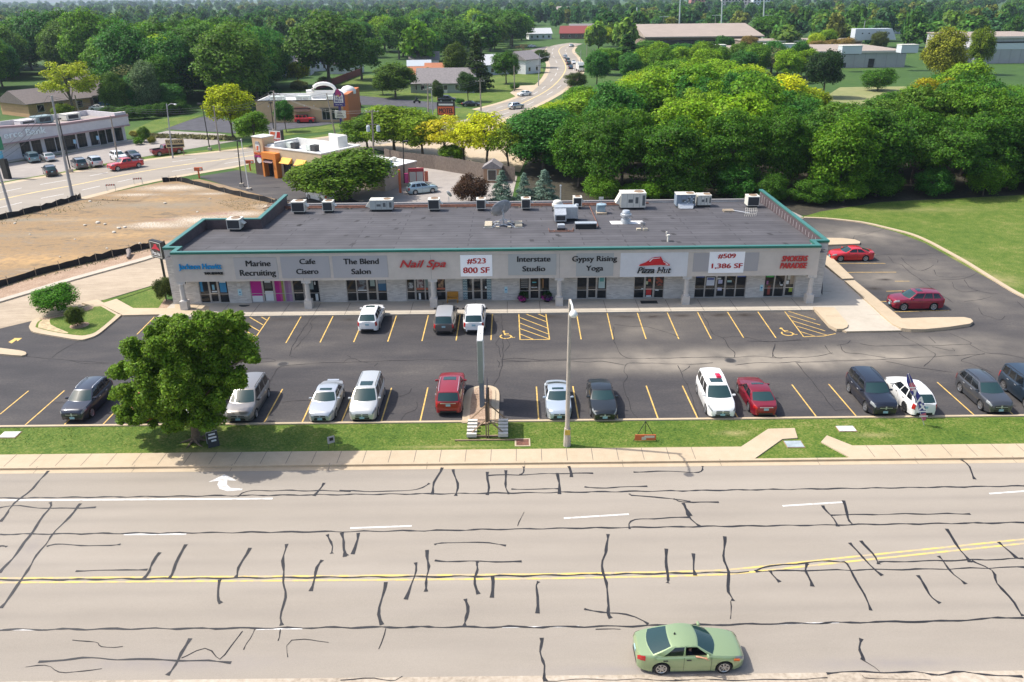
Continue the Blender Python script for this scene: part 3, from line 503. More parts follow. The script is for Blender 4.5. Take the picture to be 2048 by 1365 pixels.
zi = ZT - .10
pp.bx(WX0 + .302, WX0 + .40, WY + .3, YS - .1, ZR0 - .4, zi); pp.bx(WX0 + .40, XL2 + .10, YS - .1, YS - .002, ZR1, zi); pp.bx(XL2 + .002, XL2 + .10, YS, YB, ZR1 - .2, zi)
pp.bx(WX1 - .40, WX1 - .302, WY + .3, YB, ZR1 - .2, zi)
pp.bx(WX0 + 1.56, WX1 - 1.56, FY + .252, FY + .34, ZR0 - .3, zi)
pp.build('parapet_lining', M('parapet_membrane', (.075, .055, .06), .8, var=.2, scale=1.5), mall)
st = MB()
for i in range(22):
    yy = WY + 1.2 + i * .9; st.bx(WX1 - .425, WX1 - .402, yy, yy + .05, rz(yy) + .1, zi - .25)
st.build('parapet_straps', M('parapet_strap', (.45, .42, .42), .6), mall)
def cap(pts, w=.42, h=.2):
    mb = MB()
    for a, b in zip(pts[:-1], pts[1:]):
        a, b = Vector(a), Vector(b); d = (b - a).normalized(); c = (a + b) / 2; L = (b - a).length + w * .98
        mb.box((c.x, c.y, ZT - h / 2), (L if abs(d.x) > .5 else w, w if abs(d.x) > .5 else L, h + (.004 if abs(d.x) > .5 else 0)))
    return mb
cap([(WX0 + .17, WY + .14), (WX0 + .17, YS + .15), (XL2 - .15, YS + .15), (XL2 - .15, YB + .5)]).build('roof_edge_cap', m_trim, mall)
cap([(WX0 + .17, WY + .1), (WX0 + 1.45, WY + .1), (WX0 + 1.45, FY + .05), (WX1 - 1.45, FY + .05), (WX1 - 1.45, WY + .1), (WX1 - .17, WY + .1), (WX1 - .17, YB + .5)]).build('roof_edge_cap', m_trim, mall)
bk = MB(); bk.bx(XL2, WX1 - .3, YB - .02, YB + .42, ZR1 + .24, ZR1 + .30); bk.build('rear_roof_edge', M('roof_edge_grey', (.20, .19, .19), .8), mall)
FX0, FX1 = WX0 + 1.25, WX1 - 1.25
fc = MB(); fc.bx(FX0, FX1, FY, FY + .25, 2.82, ZT - .2); fc.bx(FX0, FX0 + .3, FY + .3, WY, 2.82, ZT - .2); fc.bx(FX1 - .3, FX1, FY + .3, WY, 2.82, ZT - .2)
fc.bx(FX0 - .03, FX1 + .03, FY - .05, FY, ZT - .52, ZT - .205)
fc.build('fascia', m_fascia, mall)
sf = MB(); sf.bx(FX0 + .3, FX1 - .3, FY + .3, WY, 2.84, 2.95); sf.build('soffit', M('soffit_white', (.42, .40, .37), .9), mall)
gp = MB()
for px in (602, 861, 1119, 1372): xx = YP(px, 520, FY).x; gp.bx(xx - .012, xx + .012, FY - .006, FY, 2.82, ZT - .52)
gp.build('fascia_joints', M('joint_grey', (.24, .22, .2), .9), mall)
xpz0, xpz1 = YP(1241, 520, FY).x, YP(1376, 520, FY).x
MB().bx(xpz0, xpz1, FY - .025, FY - .001, 2.84, ZT - .53).build('sign_band_panel', m_fasciaL, mall, label='lighter white section of the sign band')
for px in (258 / 4.096 + 300, 1284 / 4.096 + 300, 475 / 4.096 + 750, 1510 / 4.096 + 750, 708 / 4.096 + 1200, 1724 / 4.096 + 1200):
    xx = YP(px, 575, FY + .1).x; c = MB(); cy = FY + .15
    c.bx(xx - .34, xx + .34, cy - .34, cy + .34, .15, .95); c.lathe([(.30, .95), (.30, 1.02), (.235, 1.06), (.215, 2.4), (.215, 2.5), (.26, 2.52), (.26, 2.56)], (xx, cy, 0), 20)
    c.bx(xx - .42, xx + .42, cy - .147, cy + .147, 2.56, 2.83)
    c.build('column', M('column_tan', (.52, .49, .45), .9, var=.08, scale=3), mall, smooth=35)
# glazed fronts: window > pane, door > pane, handle
def front(i):
    (x0, x1), parts = ops[i], FR[i][1]; W_ = x1 - x0; y0 = WY + .06; out = []
    for kind, a, b in parts:
        xa, xb = x0 + W_ * a, x0 + W_ * b; f = MB(); t = .055
        xa += .002; xb -= .002
        f.bx(xa, xa + t, y0, y0 + .12, ZB, ZW); f.bx(xb - t, xb, y0, y0 + .12, ZB, ZW); f.bx(xa + t, xb - t, y0, y0 + .12, ZW - t, ZW)
        f.bx(xa + t, xb - t, y0, y0 + .12, ZB, ZB + (.09 if kind == 'w' else .16))
        if kind == 'w': f.bx(xa + t, xb - t, y0, y0 + .12, 1.02, 1.07)
        else:
            f.bx(xa + t, xa + 2 * t, y0 - .02, y0 + .08, ZB + .16, ZW - t); f.bx(xb - 2 * t, xb - t, y0 - .02, y0 + .08, ZB + .16, ZW - t)
        o = f.build('window' if kind == 'w' else 'door', m_alu, mall)
        g = MB(); g.bx(xa + t, xb - t, y0 + .05, y0 + .07, ZB + .08, ZW - t); g.build('pane', m_glass, o)
        if kind == 'd': h = MB(); h.bx(xa + .1, xb - .1, y0 - .06, y0 - .03, 1.08, 1.13); h.build('handle', M('handle_steel', (.7, .7, .7), .3, metal=.8), o)
        out.append((o, xa + t, xb - t, y0 + .045, kind))
    return out
fronts = [front(i) for i in range(len(FR))]
def poster(fr, k, u0, u1, v0, v1, col, label=None, name='poster', y=0.0, var=0, col2=None, sc=6):
    o, xa, xb, yy, kd = fronts[fr][k]; n = 'print_%02d%02d%02d' % tuple(int(c * 99) for c in col) + ('x' if col2 else '')
    m = M(n, col, .5, col2=col2, scale=sc, lo=.45, hi=.55); mb = MB()
    mb.bx(xa + (xb - xa) * u0, xa + (xb - xa) * u1, yy - .006 - y, yy - y, ZB + (ZW - ZB) * v0, ZB + (ZW - ZB) * v1)
    return mb.build(name, m, o, label=label)
blue, teal, white = (.02, .22, .45), (.10, .45, .50), (.62, .66, .68)
poster(0, 0, .05, .35, .45, .9, blue); poster(0, 2, .1, .85, .42, .95, blue, 'blue poster with white lettering'); poster(0, 2, .12, .83, .8, .92, white, y=.008); poster(0, 1, .3, .6, .52, .72, (.2, .45, .6)); poster(0, 1, .2, .85, .42, .48, white)
mag, lil, lime = (.52, .03, .30), (.42, .25, .42), (.35, .40, .12)
def curtain(fr, k, cols, v0=.04):
    o, xa, xb, yy, kd = fronts[fr][k]; N_ = 24
    mb = MB()
    for q in range(N_):
        mb.m = int(q / N_ * len(cols)); xq = xa + (xb - xa) * q / N_; d = (xb - xa) / N_
        mb.add([(xq, yy - .004, ZB + .08), (xq + d * .5, yy - .022, ZB + .08), (xq + d, yy - .004, ZB + .08), (xq, yy - .004, ZW - .06), (xq + d * .5, yy - .022, ZW - .06), (xq + d, yy - .004, ZW - .06)], [(0, 1, 4, 3), (1, 2, 5, 4)])
    mb.build('curtain', [M('curtain_%d%d%d' % tuple(int(c * 20) for c in cc), cc, .8) for cc in cols], o)
curtain(1, 0, [mag]); curtain(1, 2, [mag, mag, (.55, .1, .3), lime]); curtain(1, 3, [lil, (.5, .35, .5)])
poster(1, 0, .02, .98, .03, .27, white, y=.03); poster(1, 1, .12, .9, .03, .45, white); poster(1, 1, .15, .85, .55, .9, (.06, .06, .06)); poster(1, 1, .2, .75, .78, .86, white, y=.008)
poster(2, 1, .12, .5, .5, .9, (.2, .26, .28)); poster(2, 1, .6, .85, .05, .32, white); poster(2, 1, .6, .72, .68, .8, white)
poster(3, 1, .08, .95, .42, .97, (.16, .19, .22), col2=(.05, .03, .03), sc=2.5); poster(3, 3, .05, .95, .42, .70, (.02, .10, .2)); poster(3, 3, .05, .95, .70, .95, (.30, .33, .36)); poster(3, 2, .3, .8, .6, .85, (.25, .33, .32)); poster(3, 1, .05, .97, .42, .46, white, y=.008)
poster(4, 1, .1, .9, .52, .97, (.42, .40, .38), col2=(.15, .07, .08), sc=3); poster(4, 1, 0, 1, .44, .51, (.45, .10, .05)); poster(4, 2, 0, 1, .44, .51, (.45, .10, .05)); poster(4, 2, 0, 1, .52, .97, (.2, .28, .26)); poster(4, 0, .2, .8, .5, .72, (.45, .47, .48), col2=(.05, .05, .05), sc=5); poster(4, 1, .25, .5, .05, .3, white)
poster(5, 0, .15, .85, .5, .95, (.35, .22, .12), col2=(.08, .04, .03), sc=4); poster(5, 0, 0, 1, .44, .5, (.5, .12, .06)); poster(5, 0, .1, .5, .2, .34, (.06, .06, .07))
def zigzag(fr, k, u0, u1):
    o, xa, xb, yy, kd = fronts[fr][k]; x0, x1 = xa + (xb - xa) * u0, xa + (xb - xa) * u1; mb = MB(); bk2 = MB(); bk2.bx(x0, x1, yy - .008, yy - .002, ZB + .1, ZW - .06)
    bk2.build('zigzag_panel', M('deep_teal', (.03, .10, .14), .6), o)
    n = 14
    for q in range(n):
        z = ZB + .14 + q * (ZW - ZB - .3) / n; w = (x1 - x0) / 4
        for h in range(2):
            for (ua, ub, za, zb_) in ((0, 1, 0, .07), (1, 2, .07, 0)):
                xq = x0 + (h * 2 + ua) * w; mb.add([(xq, yy - .011, z + za), (xq + w, yy - .011, z + zb_), (xq + w, yy - .011, z + zb_ + .06), (xq, yy - .011, z + za + .06)], [(0, 1, 2, 3)])
    mb.build('zigzag_print', M('zigzag_white', (.55, .66, .66), .6), o)
zigzag(6, 0, 0, .48); zigzag(6, 2, .5, 1); poster(6, 2, .3, .48, .46, .54, white)
for q in range(5): poster(7, 0, .1, .9, .48 + q * .08, .51 + q * .08, (.30, .31, .31))
poster(7, 2, .25, .4, .45, .8, (.25, .13, .06)); poster(7, 1, .25, .7, .66, .7, teal); poster(7, 1, .15, .8, .47, .5, white)
poster(8, 2, .12, .85, .42, .93, (.42, .55, .54), 'pale poster in the window'); poster(8, 2, .25, .72, .68, .84, (.10, .32, .32), y=.008)
poster(9, 2, .12, .9, .5, .9, (.30, .06, .03), col2=(.03, .02, .02), sc=5); poster(9, 1, .18, .8, .14, .4, (.50, .03, .03)); poster(9, 1, .2, .8, .05, .12, white); poster(9, 1, .35, .65, .66, .76, (.5, .08, .04)); poster(9, 1, .1, .35, .55, .68, (.45, .48, .3)); poster(9, 0, .75, .98, .35, .4, white); poster(9, 2, .1, .5, .3, .36, white)
for k in (0, 4): poster(10, k, .05, .95, .86, .99, (.6, .6, .62)); poster(10, k, .1, .6, .9, .96, (.5, .12, .05), y=.008); poster(10, k, .05, .95, .80, .86, (.05, .10, .35))
poster(10, 1, .05, .95, .88, .98, (.25, .42, .55)); poster(10, 1, .08, .92, .48, .80, (.58, .62, .70)); poster(10, 1, .15, .85, .70, .78, (.07, .10, .3), y=.008); poster(10, 3, .1, .6, .6, .68, (.3, .45, .45)); poster(10, 3, .05, .6, .88, .98, (.25, .45, .6)); poster(10, 3, .6, .95, .88, .98, (.55, .42, .25))
poster(10, 2, .2, .7, .55, .7, (.4, .42, .6)); poster(10, 2, .1, .5, .72, .78, white); poster(10, 2, .2, .7, .28, .4, (.5, .52, .7))
poster(11, 0, .1, .95, .78, .98, (.05, .35, .08), 'green poster in the window'); poster(11, 1, .5, .95, .5, .6, (.3, .3, .3)); poster(11, 1, .6, .9, .45, .6, white); poster(11, 2, .2, .5, .68, .85, (.5, .5, .45)); poster(11, 2, .1, .4, .5, .64, white); poster(11, 2, .5, .9, .2, .38, (.3, .4, .05)); poster(11, 0, .4, .7, .1, .45, (.25, .04, .03)); poster(11, 2, .5, .95, .5, .9, (.33, .27, .2)); poster(11, 0, .2, .4, .5, .64, (.3, .1, .25))
# small boards screwed to the wall
def wall_board(px, py, w, h, col, label, cat='sign', mark=None):
    p = YP(px, py, WY); o = thing('wall_sign', label, cat, (p.x, WY, p.z), group='small notice boards on the shop front wall')
    MB().bx(-w / 2, w / 2, -.03, -.003, -h / 2, h / 2).build('board', M('board_' + label[:12].replace(' ', '_'), col, .5), o)
    if mark:
        MB().lathe([(.001, 0), (.085, 0), (.085, .006), (.001, .006)], (0, -.034, .02), 14, 'y').build('symbol', M('sign_blue', (.02, .20, .42), .5), o)
        MB().bx(-w * .3, w * .3, -.034, -.031, -h * .4, -h * .32).build('caption_bar', M('sign_blue', (.02, .20, .42), .5), o)
    return o
wall_board(477.5, 570, .34, .32, (.58, .57, .55), 'small white notice above the leftmost pale blue parking board')
wall_board(480, 585, .36, .62, (.45, .66, .72), 'pale blue disabled parking board left of the pink curtained window', mark=1)
wall_board(1012, 580, .28, .60, (.45, .66, .72), 'pale blue disabled parking board between the zigzag window and the flower pots', mark=1)
wall_board(1523, 576, .28, .60, (.45, .66, .72), 'pale blue disabled parking board left of the rightmost shop window', mark=1)
# ---------------------------------------------------------------- signs on the fascia
m_black = M('sign_black', (.012, .012, .013), .5)
def fascia_sign(px, py, label, panel=None, pcol=(.42, .42, .42), lines=(), dep=.03):
    p = YP(px, py, FY); o = thing('shop_sign', label, 'sign', (p.x, FY - (.027 if xpz0 < p.x < xpz1 else .001), p.z), group='signs along the sign band')
    if panel:
        a, b = YP(panel[0], panel[1], FY), YP(panel[2], panel[3], FY)
        MB().bx(a.x - p.x, b.x - p.x, -dep, -.002, b.z - p.z, a.z - p.z).build('panel', M('panel_%d' % int(sum(pcol) * 1000), pcol, .7), o)
    for t in lines:
        s, cx, cy, w, h, m = t[:6]; q = YP(cx, cy, FY - dep); e = YP(cx + w, cy, FY - dep); u = YP(cx, cy - h, FY - dep)
        text(s, m, o, (q.x - p.x, -dep - (t[6] if len(t) > 6 else .012), q.z - p.z), 1, .008 if len(t) < 7 else t[6], 0, t[8] if len(t) > 8 else 0, width=abs(e.x - q.x), height=abs(u.z - q.z) if h else None, fat=.06 if len(t) < 7 else .05)
    return o
fascia_sign(515, 537, 'grey panel with black two line lettering, just right of the blue tax sign', (466, 516, 558, 558), (.455, .43, .41), [('Marine', 515.5, 527.5, 49, 11.5, m_black), ('Recruiting', 515.5, 548, 71, 15.5, m_black)])
fascia_sign(614, 532, 'grey panel with black cafe lettering above the second column', (559, 509, 662, 556), (.40, .39, .395), [('Cafe', 614, 523.5, 31, 10.5, m_black), ('Cisero', 614, 543.5, 43.5, 10.5, m_black)])
fascia_sign(722, 532, 'grey panel with black lettering for a salon', (663, 507, 777, 555), (.40, .39, .395), [('The Blend', 721.5, 523.5, 70, 11, m_black), ('Salon', 721.5, 543.5, 38, 11, m_black)])
fascia_sign(1068, 528, 'grey green panel with black lettering for a studio', (1016, 506, 1112, 550), (.40, .41, .395), [('Interstate', 1067, 518.5, 66, 11, m_black), ('Studio', 1067, 538, 45, 10.5, m_black)])
fascia_sign(1188, 528, 'grey panel with black lettering for a yoga studio, left of the red roof emblem', (1153, 503, 1226, 552), (.42, .40, .385), [('Gypsy Rising', 1188.5, 519.5, 89, 14, m_black), ('Yoga', 1188.5, 538.5, 34, 13.5, m_black)])
m_red = M('letter_red', (.50, .035, .035), .4); m_dkred = M('letter_dark_red', (.42, .015, .012), .5)
wp = (.92, .92, .92)
fascia_sign(952, 531, 'white board with red lettering offering an 800 square foot shop', (920, 510.5, 985, 552.5), wp, [('#523', 952, 523, 37, 11.5, m_dkred), ('800 SF', 952, 541, 52, 11.5, m_dkred)], .04)
fascia_sign(1453, 523, 'white board with red lettering offering a 1,386 square foot shop', (1420, 502, 1486, 545.5), wp, [('#509', 1453, 513, 35, 10, m_dkred), ('1,386 SF', 1453.5, 533, 61, 11, m_dkred)], .04)
MB().bx(YP(1388, 505, FY).x - YP(1453, 523, FY).x, YP(1519, 505, FY).x - YP(1453, 523, FY).x, -.02, -.002, -.95, .80).build('backing_panel', M('backing_grey', (.385, .365, .36), .8), [o for o in S.objects if o.get('label', '').startswith('white board with red lettering offering a 1')][0])
m_jb = M('letter_blue', (.01, .26, .55), .4); m_jd = M('letter_blue_side', (.005, .12, .30), .5)
fascia_sign(401, 536, 'bright blue raised lettering with a small black line below, first sign on the left', None, lines=[('Jackson Hewitt', 400, 535, 85, 14, m_jb, .05, 0), ('TAX SERVICE', 427, 547, 37, 4.5, m_black, .05, 0)])
fascia_sign(844, 530, 'red slanted script lettering for a nail parlour', None, lines=[('Nail Spa', 845, 530, 92, 19, m_red, .05, 0, .35)])
fascia_sign(1587, 525, 'two lines of red lettering near the right end of the sign band', None, lines=[('SMOKERS', 1589, 517.5, 51, 11, m_red, .04, .0, .18), ('PARADISE', 1586.5, 531.5, 53, 11, m_red, .04, .0, .18)])
hs = fascia_sign(1308, 529, 'red roof shaped emblem above white script letters on the white band section', None, lines=[('Pizza Hut', 1307.5, 540.5, 66, 11.5, m_black, .05, 0, .3)])
hp = YP(1308, 529, FY); hz = zc(1200, 360, 4.096)
def hpt(p): q = YP(*p, FY); return (q.x - hp.x, q.z - hp.z)
MB().prism_y([hpt(p) for p in hz([(318, 703), (330, 690), (372, 675), (405, 655), (428, 638), (450, 632), (498, 628), (512, 658), (545, 675), (570, 693), (568, 700), (500, 694), (440, 696), (380, 700)])], -.11, -.03).build('emblem_roof', M('emblem_red', (.55, .01, .02), .35), hs)
MB().prism_y([hpt(p) for p in hz([(400, 664), (425, 640), (490, 634), (488, 638), (430, 645), (408, 667)])], -.125, -.112).build('emblem_line', M('emblem_white', (.8, .8, .8), .4), hs)
MB().prism_y([hpt(p) for p in hz([(512, 662), (545, 680), (560, 692), (530, 690), (545, 686), (516, 668)])], -.125, -.112).build('emblem_line', M('emblem_white', (.8, .8, .8), .4), hs)
q = YP(1307.5, 540.5, FY); e = YP(1307.5 + 63, 540.5, FY); text('Pizza Hut', M('emblem_white', (.8, .8, .8), .4), hs, (q.x - hp.x, -.10, q.z - hp.z), 1, .03, .0, .3, width=e.x - q.x, height=.46)
# ---------------------------------------------------------------- things standing on the roof
def RP(px, py):
    z = 4.6
    for _ in range(4): p = G(px, py, z); z = rz(p.y)
    return Vector((p.x, p.y, z))
m_hv = M('unit_ivory', (.62, .60, .53), .55, var=.06, scale=2); m_hg = M('unit_grey_green', (.40, .43, .41), .5, var=.06, scale=2)
m_coil = M('unit_coil_dark', (.035, .037, .04), .7); m_curb = M('unit_curb_black', (.02, .02, .022), .8); m_fan = M('fan_rust', (.23, .15, .09), .7)
m_galv = M('galvanised', (.52, .55, .57), .35, metal=.5, var=.1, scale=4); m_rust = M('rusty_pipe', (.17, .075, .05), .8, var=.3, scale=3); m_wood = M('weathered_wood', (.36, .29, .21), .9, var=.2, scale=6)
m_block = M('pale_block', (.55, .48, .36), .9, var=.15, scale=5)
def fan(px, py, pz, r, parent):
    MB().lathe([(r, 0), (r, .04), (r * .9, .05), (r * .9, .02), (.02, .02)], (px, py, pz), 20).build('fan', m_fan, parent)
def condenser(px, py, w, d, h, label, rot=0, hood=1, big=False):
    p = RP(px, py); p.y += d / 2; o = thing('rooftop_unit', label, 'air conditioner', (p.x, p.y, rz(p.y) - .02), rot, 'boxy units along the back of the roof')
    MB().bx(-w * .38, w * .38, -d * .36, d * .36, 0, .30).build('curb', m_curb, o)
    b = MB(); t = .06; b.bx(-w / 2, w / 2, -d / 2 + .04, d / 2, .3, .3 + h); b.bx(-w / 2, w / 2, -d / 2, -d / 2 + .04, .3, .3 + t); b.bx(-w / 2, w / 2, -d / 2, -d / 2 + .04, .3 + h - t, .3 + h)
    b.bx(-w / 2, -w / 2 + t, -d / 2, -d / 2 + .04, .3 + t, .3 + h - t); b.bx(w / 2 - t, w / 2, -d / 2, -d / 2 + .04, .3 + t, .3 + h - t)
    b.bx(-w / 2 - .02, w / 2 + .02, -d / 2 - .02, d / 2 + .02, .3 + h, .3 + h + .05)
    b.build('casing', m_hv, o)
    MB().bx(-w / 2 + t, w / 2 - t, -d / 2 + .005, -d / 2 + .038, .3 + t, .3 + h - t).build('coil', m_coil, o)
    fan(w * .05, d * .08, .3 + h + .05, min(w, d) * .36, o)
    if hood: MB().add([(w / 2, -d * .2, .3 + h * .75), (w / 2, d * .3, .3 + h * .75), (w / 2 + .35, d * .3, .3 + h * .45), (w / 2 + .35, -d * .2, .3 + h * .45), (w / 2, -d * .2, .3 + h * .5), (w / 2, d * .3, .3 + h * .5)], [(0, 3, 2, 1), (0, 4, 3), (1, 2, 5), (3, 4, 5, 2)]).build('intake_hood', m_hv, o)
    return o
condenser(469, 464, 1.35, 1.3, .95, 'ivory unit alone on the lower left roof wing', -.04)
condenser(597, 429, 1.45, 1.3, 1.05, 'ivory unit beside the step in the left parapet')
condenser(656, 427, 1.12, 1.2, .95, 'smaller ivory unit left of the long grey green unit')
condenser(868, 424, 1.25, 1.2, 1.05, 'ivory unit in front of the small rear dish')
condenser(962, 423, 1.0, 1.2, 1.0, 'narrow ivory unit just left of the big satellite dish')
condenser(1052, 422, 1.0, 1.2, 1.0, 'narrow ivory unit right of the big satellite dish')
condenser(1155, 419, .95, 1.1, 1.0, 'narrow ivory unit behind the grey ventilation duct box')
condenser(1506, 417, 1.3, 1.3, 1.0, 'ivory unit near the right parapet above the fallen antenna', 0, 0)
def package(px, py, w, d, h, label, m, hoodl=0, hoodf=0, blueish=False):
    p = RP(px, py); p.y += d / 2; o = thing('rooftop_unit', label, 'air conditioner', (p.x, p.y, rz(p.y) - .02), 0, 'boxy units along the back of the roof')
    MB().bx(-w * .45, w * .45, -d * .42, d * .42, 0, .28).build('curb', m_curb, o)
    b = MB(); b.bx(-w / 2, w / 2, -d / 2, d / 2, .28, .28 + h); b.build('casing', m, o)
    s = MB(); n = 4
    for i in range(1, n): s.bx(-w / 2 + w * i / n - .012, -w / 2 + w * i / n + .012, -d / 2 - .006, -d / 2, .3, .26 + h)
    s.bx(w * .36, w * .47, -d / 2 - .01, -d / 2, .5, .1 + h); s.bx(-w * .2, -w * .02, -d / 2 - .008, -d / 2, .28 + h * .35, .28 + h * .6); s.bx(w * .08, w * .2, -d / 2 - .008, -d / 2, .28 + h * .3, .28 + h * .75)
    s.build('panel_trim', M('panel_dark', (.10, .11, .11), .6), o)
    MB().bx(-w / 2 - .03, w / 2 + .03, -d / 2 - .03, d / 2 + .03, .28 + h, .34 + h).build('lid', m_hv, o); fan(w * .25, 0, .34 + h, d * .32, o)
    if hoodl: MB().prism_y([(-w / 2, .28 + h * .95), (-w / 2 - .55, .28 + h * .3), (-w / 2, .28 + h * .15)], -d * .4, d * .4).build('intake_hood', m_hv, o)
    if hoodf: MB().add([(-w * .42, -d / 2, .28 + h * .22), (w * .42, -d / 2, .28 + h * .22), (w * .35, -d / 2 - .5, .12), (-w * .35, -d / 2 - .5, .12), (-w * .42, -d / 2, .1), (w * .42, -d / 2, .1)], [(0, 3, 2, 1), (0, 4, 3), (1, 2, 5), (3, 4, 5, 2)]).build('intake_hood', m_galv, o)
    if blueish:
        k = MB(); rr = random.Random(2)
        for i in range(9): x = rr.uniform(-w * .45, w * .4); z = rr.uniform(.4, h); k.bx(x, x + .14, -d / 2 - .014, -d / 2 - .007, z, z + .12)
        k.build('stickers', M('sticker_white', (.55, .6, .62), .6), o)
    return o
package(763, 424, 2.5, 1.3, 1.0, 'long grey green rooftop unit with a sloping hood on its left end', m_hg, 1)
package(1266, 420, 2.75, 1.7, 1.55, 'biggest ivory rooftop unit with a slanted hood on its left side', m_hv, 1)
package(1371, 417, 2.1, 1.4, 1.25, 'blue grey rooftop unit with stickers and a front hood', M('unit_blue_grey', (.20, .25, .31), .5), 0, 1, True)
package(1408, 415, 1.5, 1.3, 1.05, 'square ivory unit touching the blue grey one', m_hv)
# big satellite dish
p = RP(1007, 452); dz = rz(p.y); o = thing('satellite_dish', 'big grey mesh satellite dish on a ballasted frame in mid roof', 'satellite dish', (p.x, p.y, dz))
MB().tube([(0, 0, .1), (0, 0, 1.5)], .09).build('mast', m_galv, o)
d = MB(); vs = []; nr, na = 6, 28
ax = Vector((-.42, .72, .55)).normalized(); a1 = ax.cross(Vector((0, 0, 1))).normalized(); a2 = a1.cross(ax); c0 = Vector((-.15, .1, 1.65))
for i in range(nr + 1):
    for k in range(na):
        rr = 1.15 * i / nr; vs.append(c0 + (a1 * math.cos(2 * PI * k / na) + a2 * math.sin(2 * PI * k / na)) * rr + ax * (.28 * (i / nr) ** 2))
d.add(vs, [(i * na + k, i * na + (k + 1) % na, (i + 1) * na + (k + 1) % na, (i + 1) * na + k) for i in range(nr) for k in range(na)])
dish = d.build('reflector', M('dish_grey', (.33, .34, .36), .5, var=.2, scale=2), o, smooth=60); sm = dish.modifiers.new('thickness', 'SOLIDIFY'); sm.thickness = .03
rb = MB()
for k in range(8):
    a = 2 * PI * k / 8; rb.tube([c0 - ax * .03, c0 + (a1 * math.cos(a) + a2 * math.sin(a)) * 1.1 + ax * .22], .018, 5)
rb.tube([c0 - ax * .25, c0 - ax * .05], .12); rb.tube([(0, 0, 1.4), c0 - ax * .2], .07); rb.tube([c0 - ax * .2 + a2 * -.1, c0 - ax * .1 + a2 * .9], .03); rb.build('back_ribs', m_galv, o)
fm = MB()
for sx, sy in ((-1, -1), (1, -1), (1, 1), (-1, 1)): fm.tube([(0, 0, .75), (sx * 1.25, sy * .9, .08)], .03, 6); fm.tube([(0, 0, .12), (sx * 1.25, sy * .9, .08)], .03, 6)
for sx in (-1, 1): fm.bx(sx * 1.55 - .5, sx * 1.55 + .5, -1.0, -.92, .02, .08); fm.bx(sx * 1.55 - .5, sx * 1.55 + .5, .92, 1.0, .02, .08); fm.bx(sx * 1.9 - .03, sx * 1.9 + .03, -1, 1, .02, .1); fm.bx(sx * 1.2 - .03, sx * 1.2 + .03, -1, 1, .02, .1)
fm.build('frame', m_galv, o); bl = MB()
for sx in (-1, 1):
    for k in range(6): bl.bx(sx * 1.55 - .38, sx * 1.55 + .38, -.9 + k * .31, -.69 + k * .31, .1, .28)
for sx in (-.6, .6): bl.bx(sx - .18, sx + .18, -1.08, -.9, .02, .2); bl.bx(sx - .18, sx + .18, .95, 1.15, .02, .2)
bl.build('ballast_blocks', m_block, o)
def roofthing(name, px, py, label, cat): p = RP(px, py); return thing(name, label, cat, (p.x, p.y, rz(p.y) - .01))
o = roofthing('roof_vent', 1115, 421, 'white mushroom shaped roof vent behind the grey duct box', 'vent')
MB().lathe([(.45, 0), (.45, .5), (.62, .52), (.62, .75), (.5, .80), (.5, 1.0), (.4, 1.12), (.1, 1.18)], (0, 0, 0), 20).build('hood', m_hv, o, smooth=40); MB().bx(-.6, .6, -.6, .6, 0, .2).build('curb', m_curb, o)
o = roofthing('make_up_air_unit', 1127, 445, 'grey duct box with an open louvred hood in front', 'ventilation unit')
MB().bx(-.95, 1.45, .2, 1.5, .35, 1.55).build('casing', m_galv, o); MB().bx(-.8, 1.2, .3, 1.3, 0, .35).build('curb', m_curb, o)
MB().add([(-.95, .2, 1.45), (.25, .2, 1.45), (.25, -.75, 1.0), (-.95, -.75, 1.0), (-.95, -.75, .3), (.25, -.75, .3), (.25, .2, .3), (-.95, .2, .3)], [(0, 3, 2, 1), (1, 2, 5, 6), (0, 7, 4, 3), (7, 6, 5, 4), (3, 4, 5, 2)]).build('intake_hood', m_galv, o); MB().bx(-.83, .13, -.77, -.752, .42, .88).build('louvre', m_coil, o)
MB().bx(-.75, .05, -.6, .3, 0, .3).build('curb', m_curb, o)
o = roofthing('exhaust_pipe', 1153, 440, 'slim upright galvanised pipe beside the duct box', 'pipe'); MB().lathe([(.16, 0), (.16, 1.5), (.2, 1.52), (.2, 1.7), (.05, 1.75)], (0, 0, 0), 14).build('flue', m_galv, o, smooth=40); MB().lathe([(.32, 0), (.3, .06), (.16, .12)], (0, 0, 0), 14).build('flashing', m_curb, o)
o = roofthing('exhaust_pipe', 1121, 402, 'tall thin pipe at the back roof edge, behind the mushroom vent', 'pipe'); MB().lathe([(.07, 0), (.07, 1.7), (.13, 1.72), (.13, 1.84), (.04, 1.88)], (0, 0, 0), 12).build('flue', m_galv, o, smooth=40)
o = roofthing('skylight_curb', 1172, 459, 'low dark box with a pale metal lid in front of the pipe', 'roof box'); MB().bx(-1.05, 1.05, 0, .7, 0, .55).build('curb', m_curb, o); MB().bx(-1.1, 1.1, -.04, .74, .55, .63).build('lid', m_galv, o)
o = roofthing('gas_exhaust', 1122, 461, 'small galvanised box inside a square of rusty pipe', 'roof box'); MB().bx(-.4, .4, -.3, .3, 0, .3).build('curb', m_curb, o); MB().bx(-.36, .36, -.28, .28, .3, .62).build('casing', m_galv, o); MB().bx(-.34, .34, .45, .85, .1, .5).build('rear_box', m_galv, o)
rp_ = MB()
for a, b in (((-1.2, -.5), (1.2, -.5)), ((-1.2, -.5), (-1.25, .4)), ((1.2, -.5), (1.25, .4)), ((-.7, -.75), (-.7, -.2)), ((.7, -.75), (.7, -.2)), ((-1.25, -.9), (1.2, -.9))): rp_.tube([(*a, .12), (*b, .12)], .035, 6)
rp_.build('pipe_square', m_rust, o)
o = roofthing('roof_exhaust_fan', 1252, 448, 'white grease fan on a pale square of roof coating', 'vent')
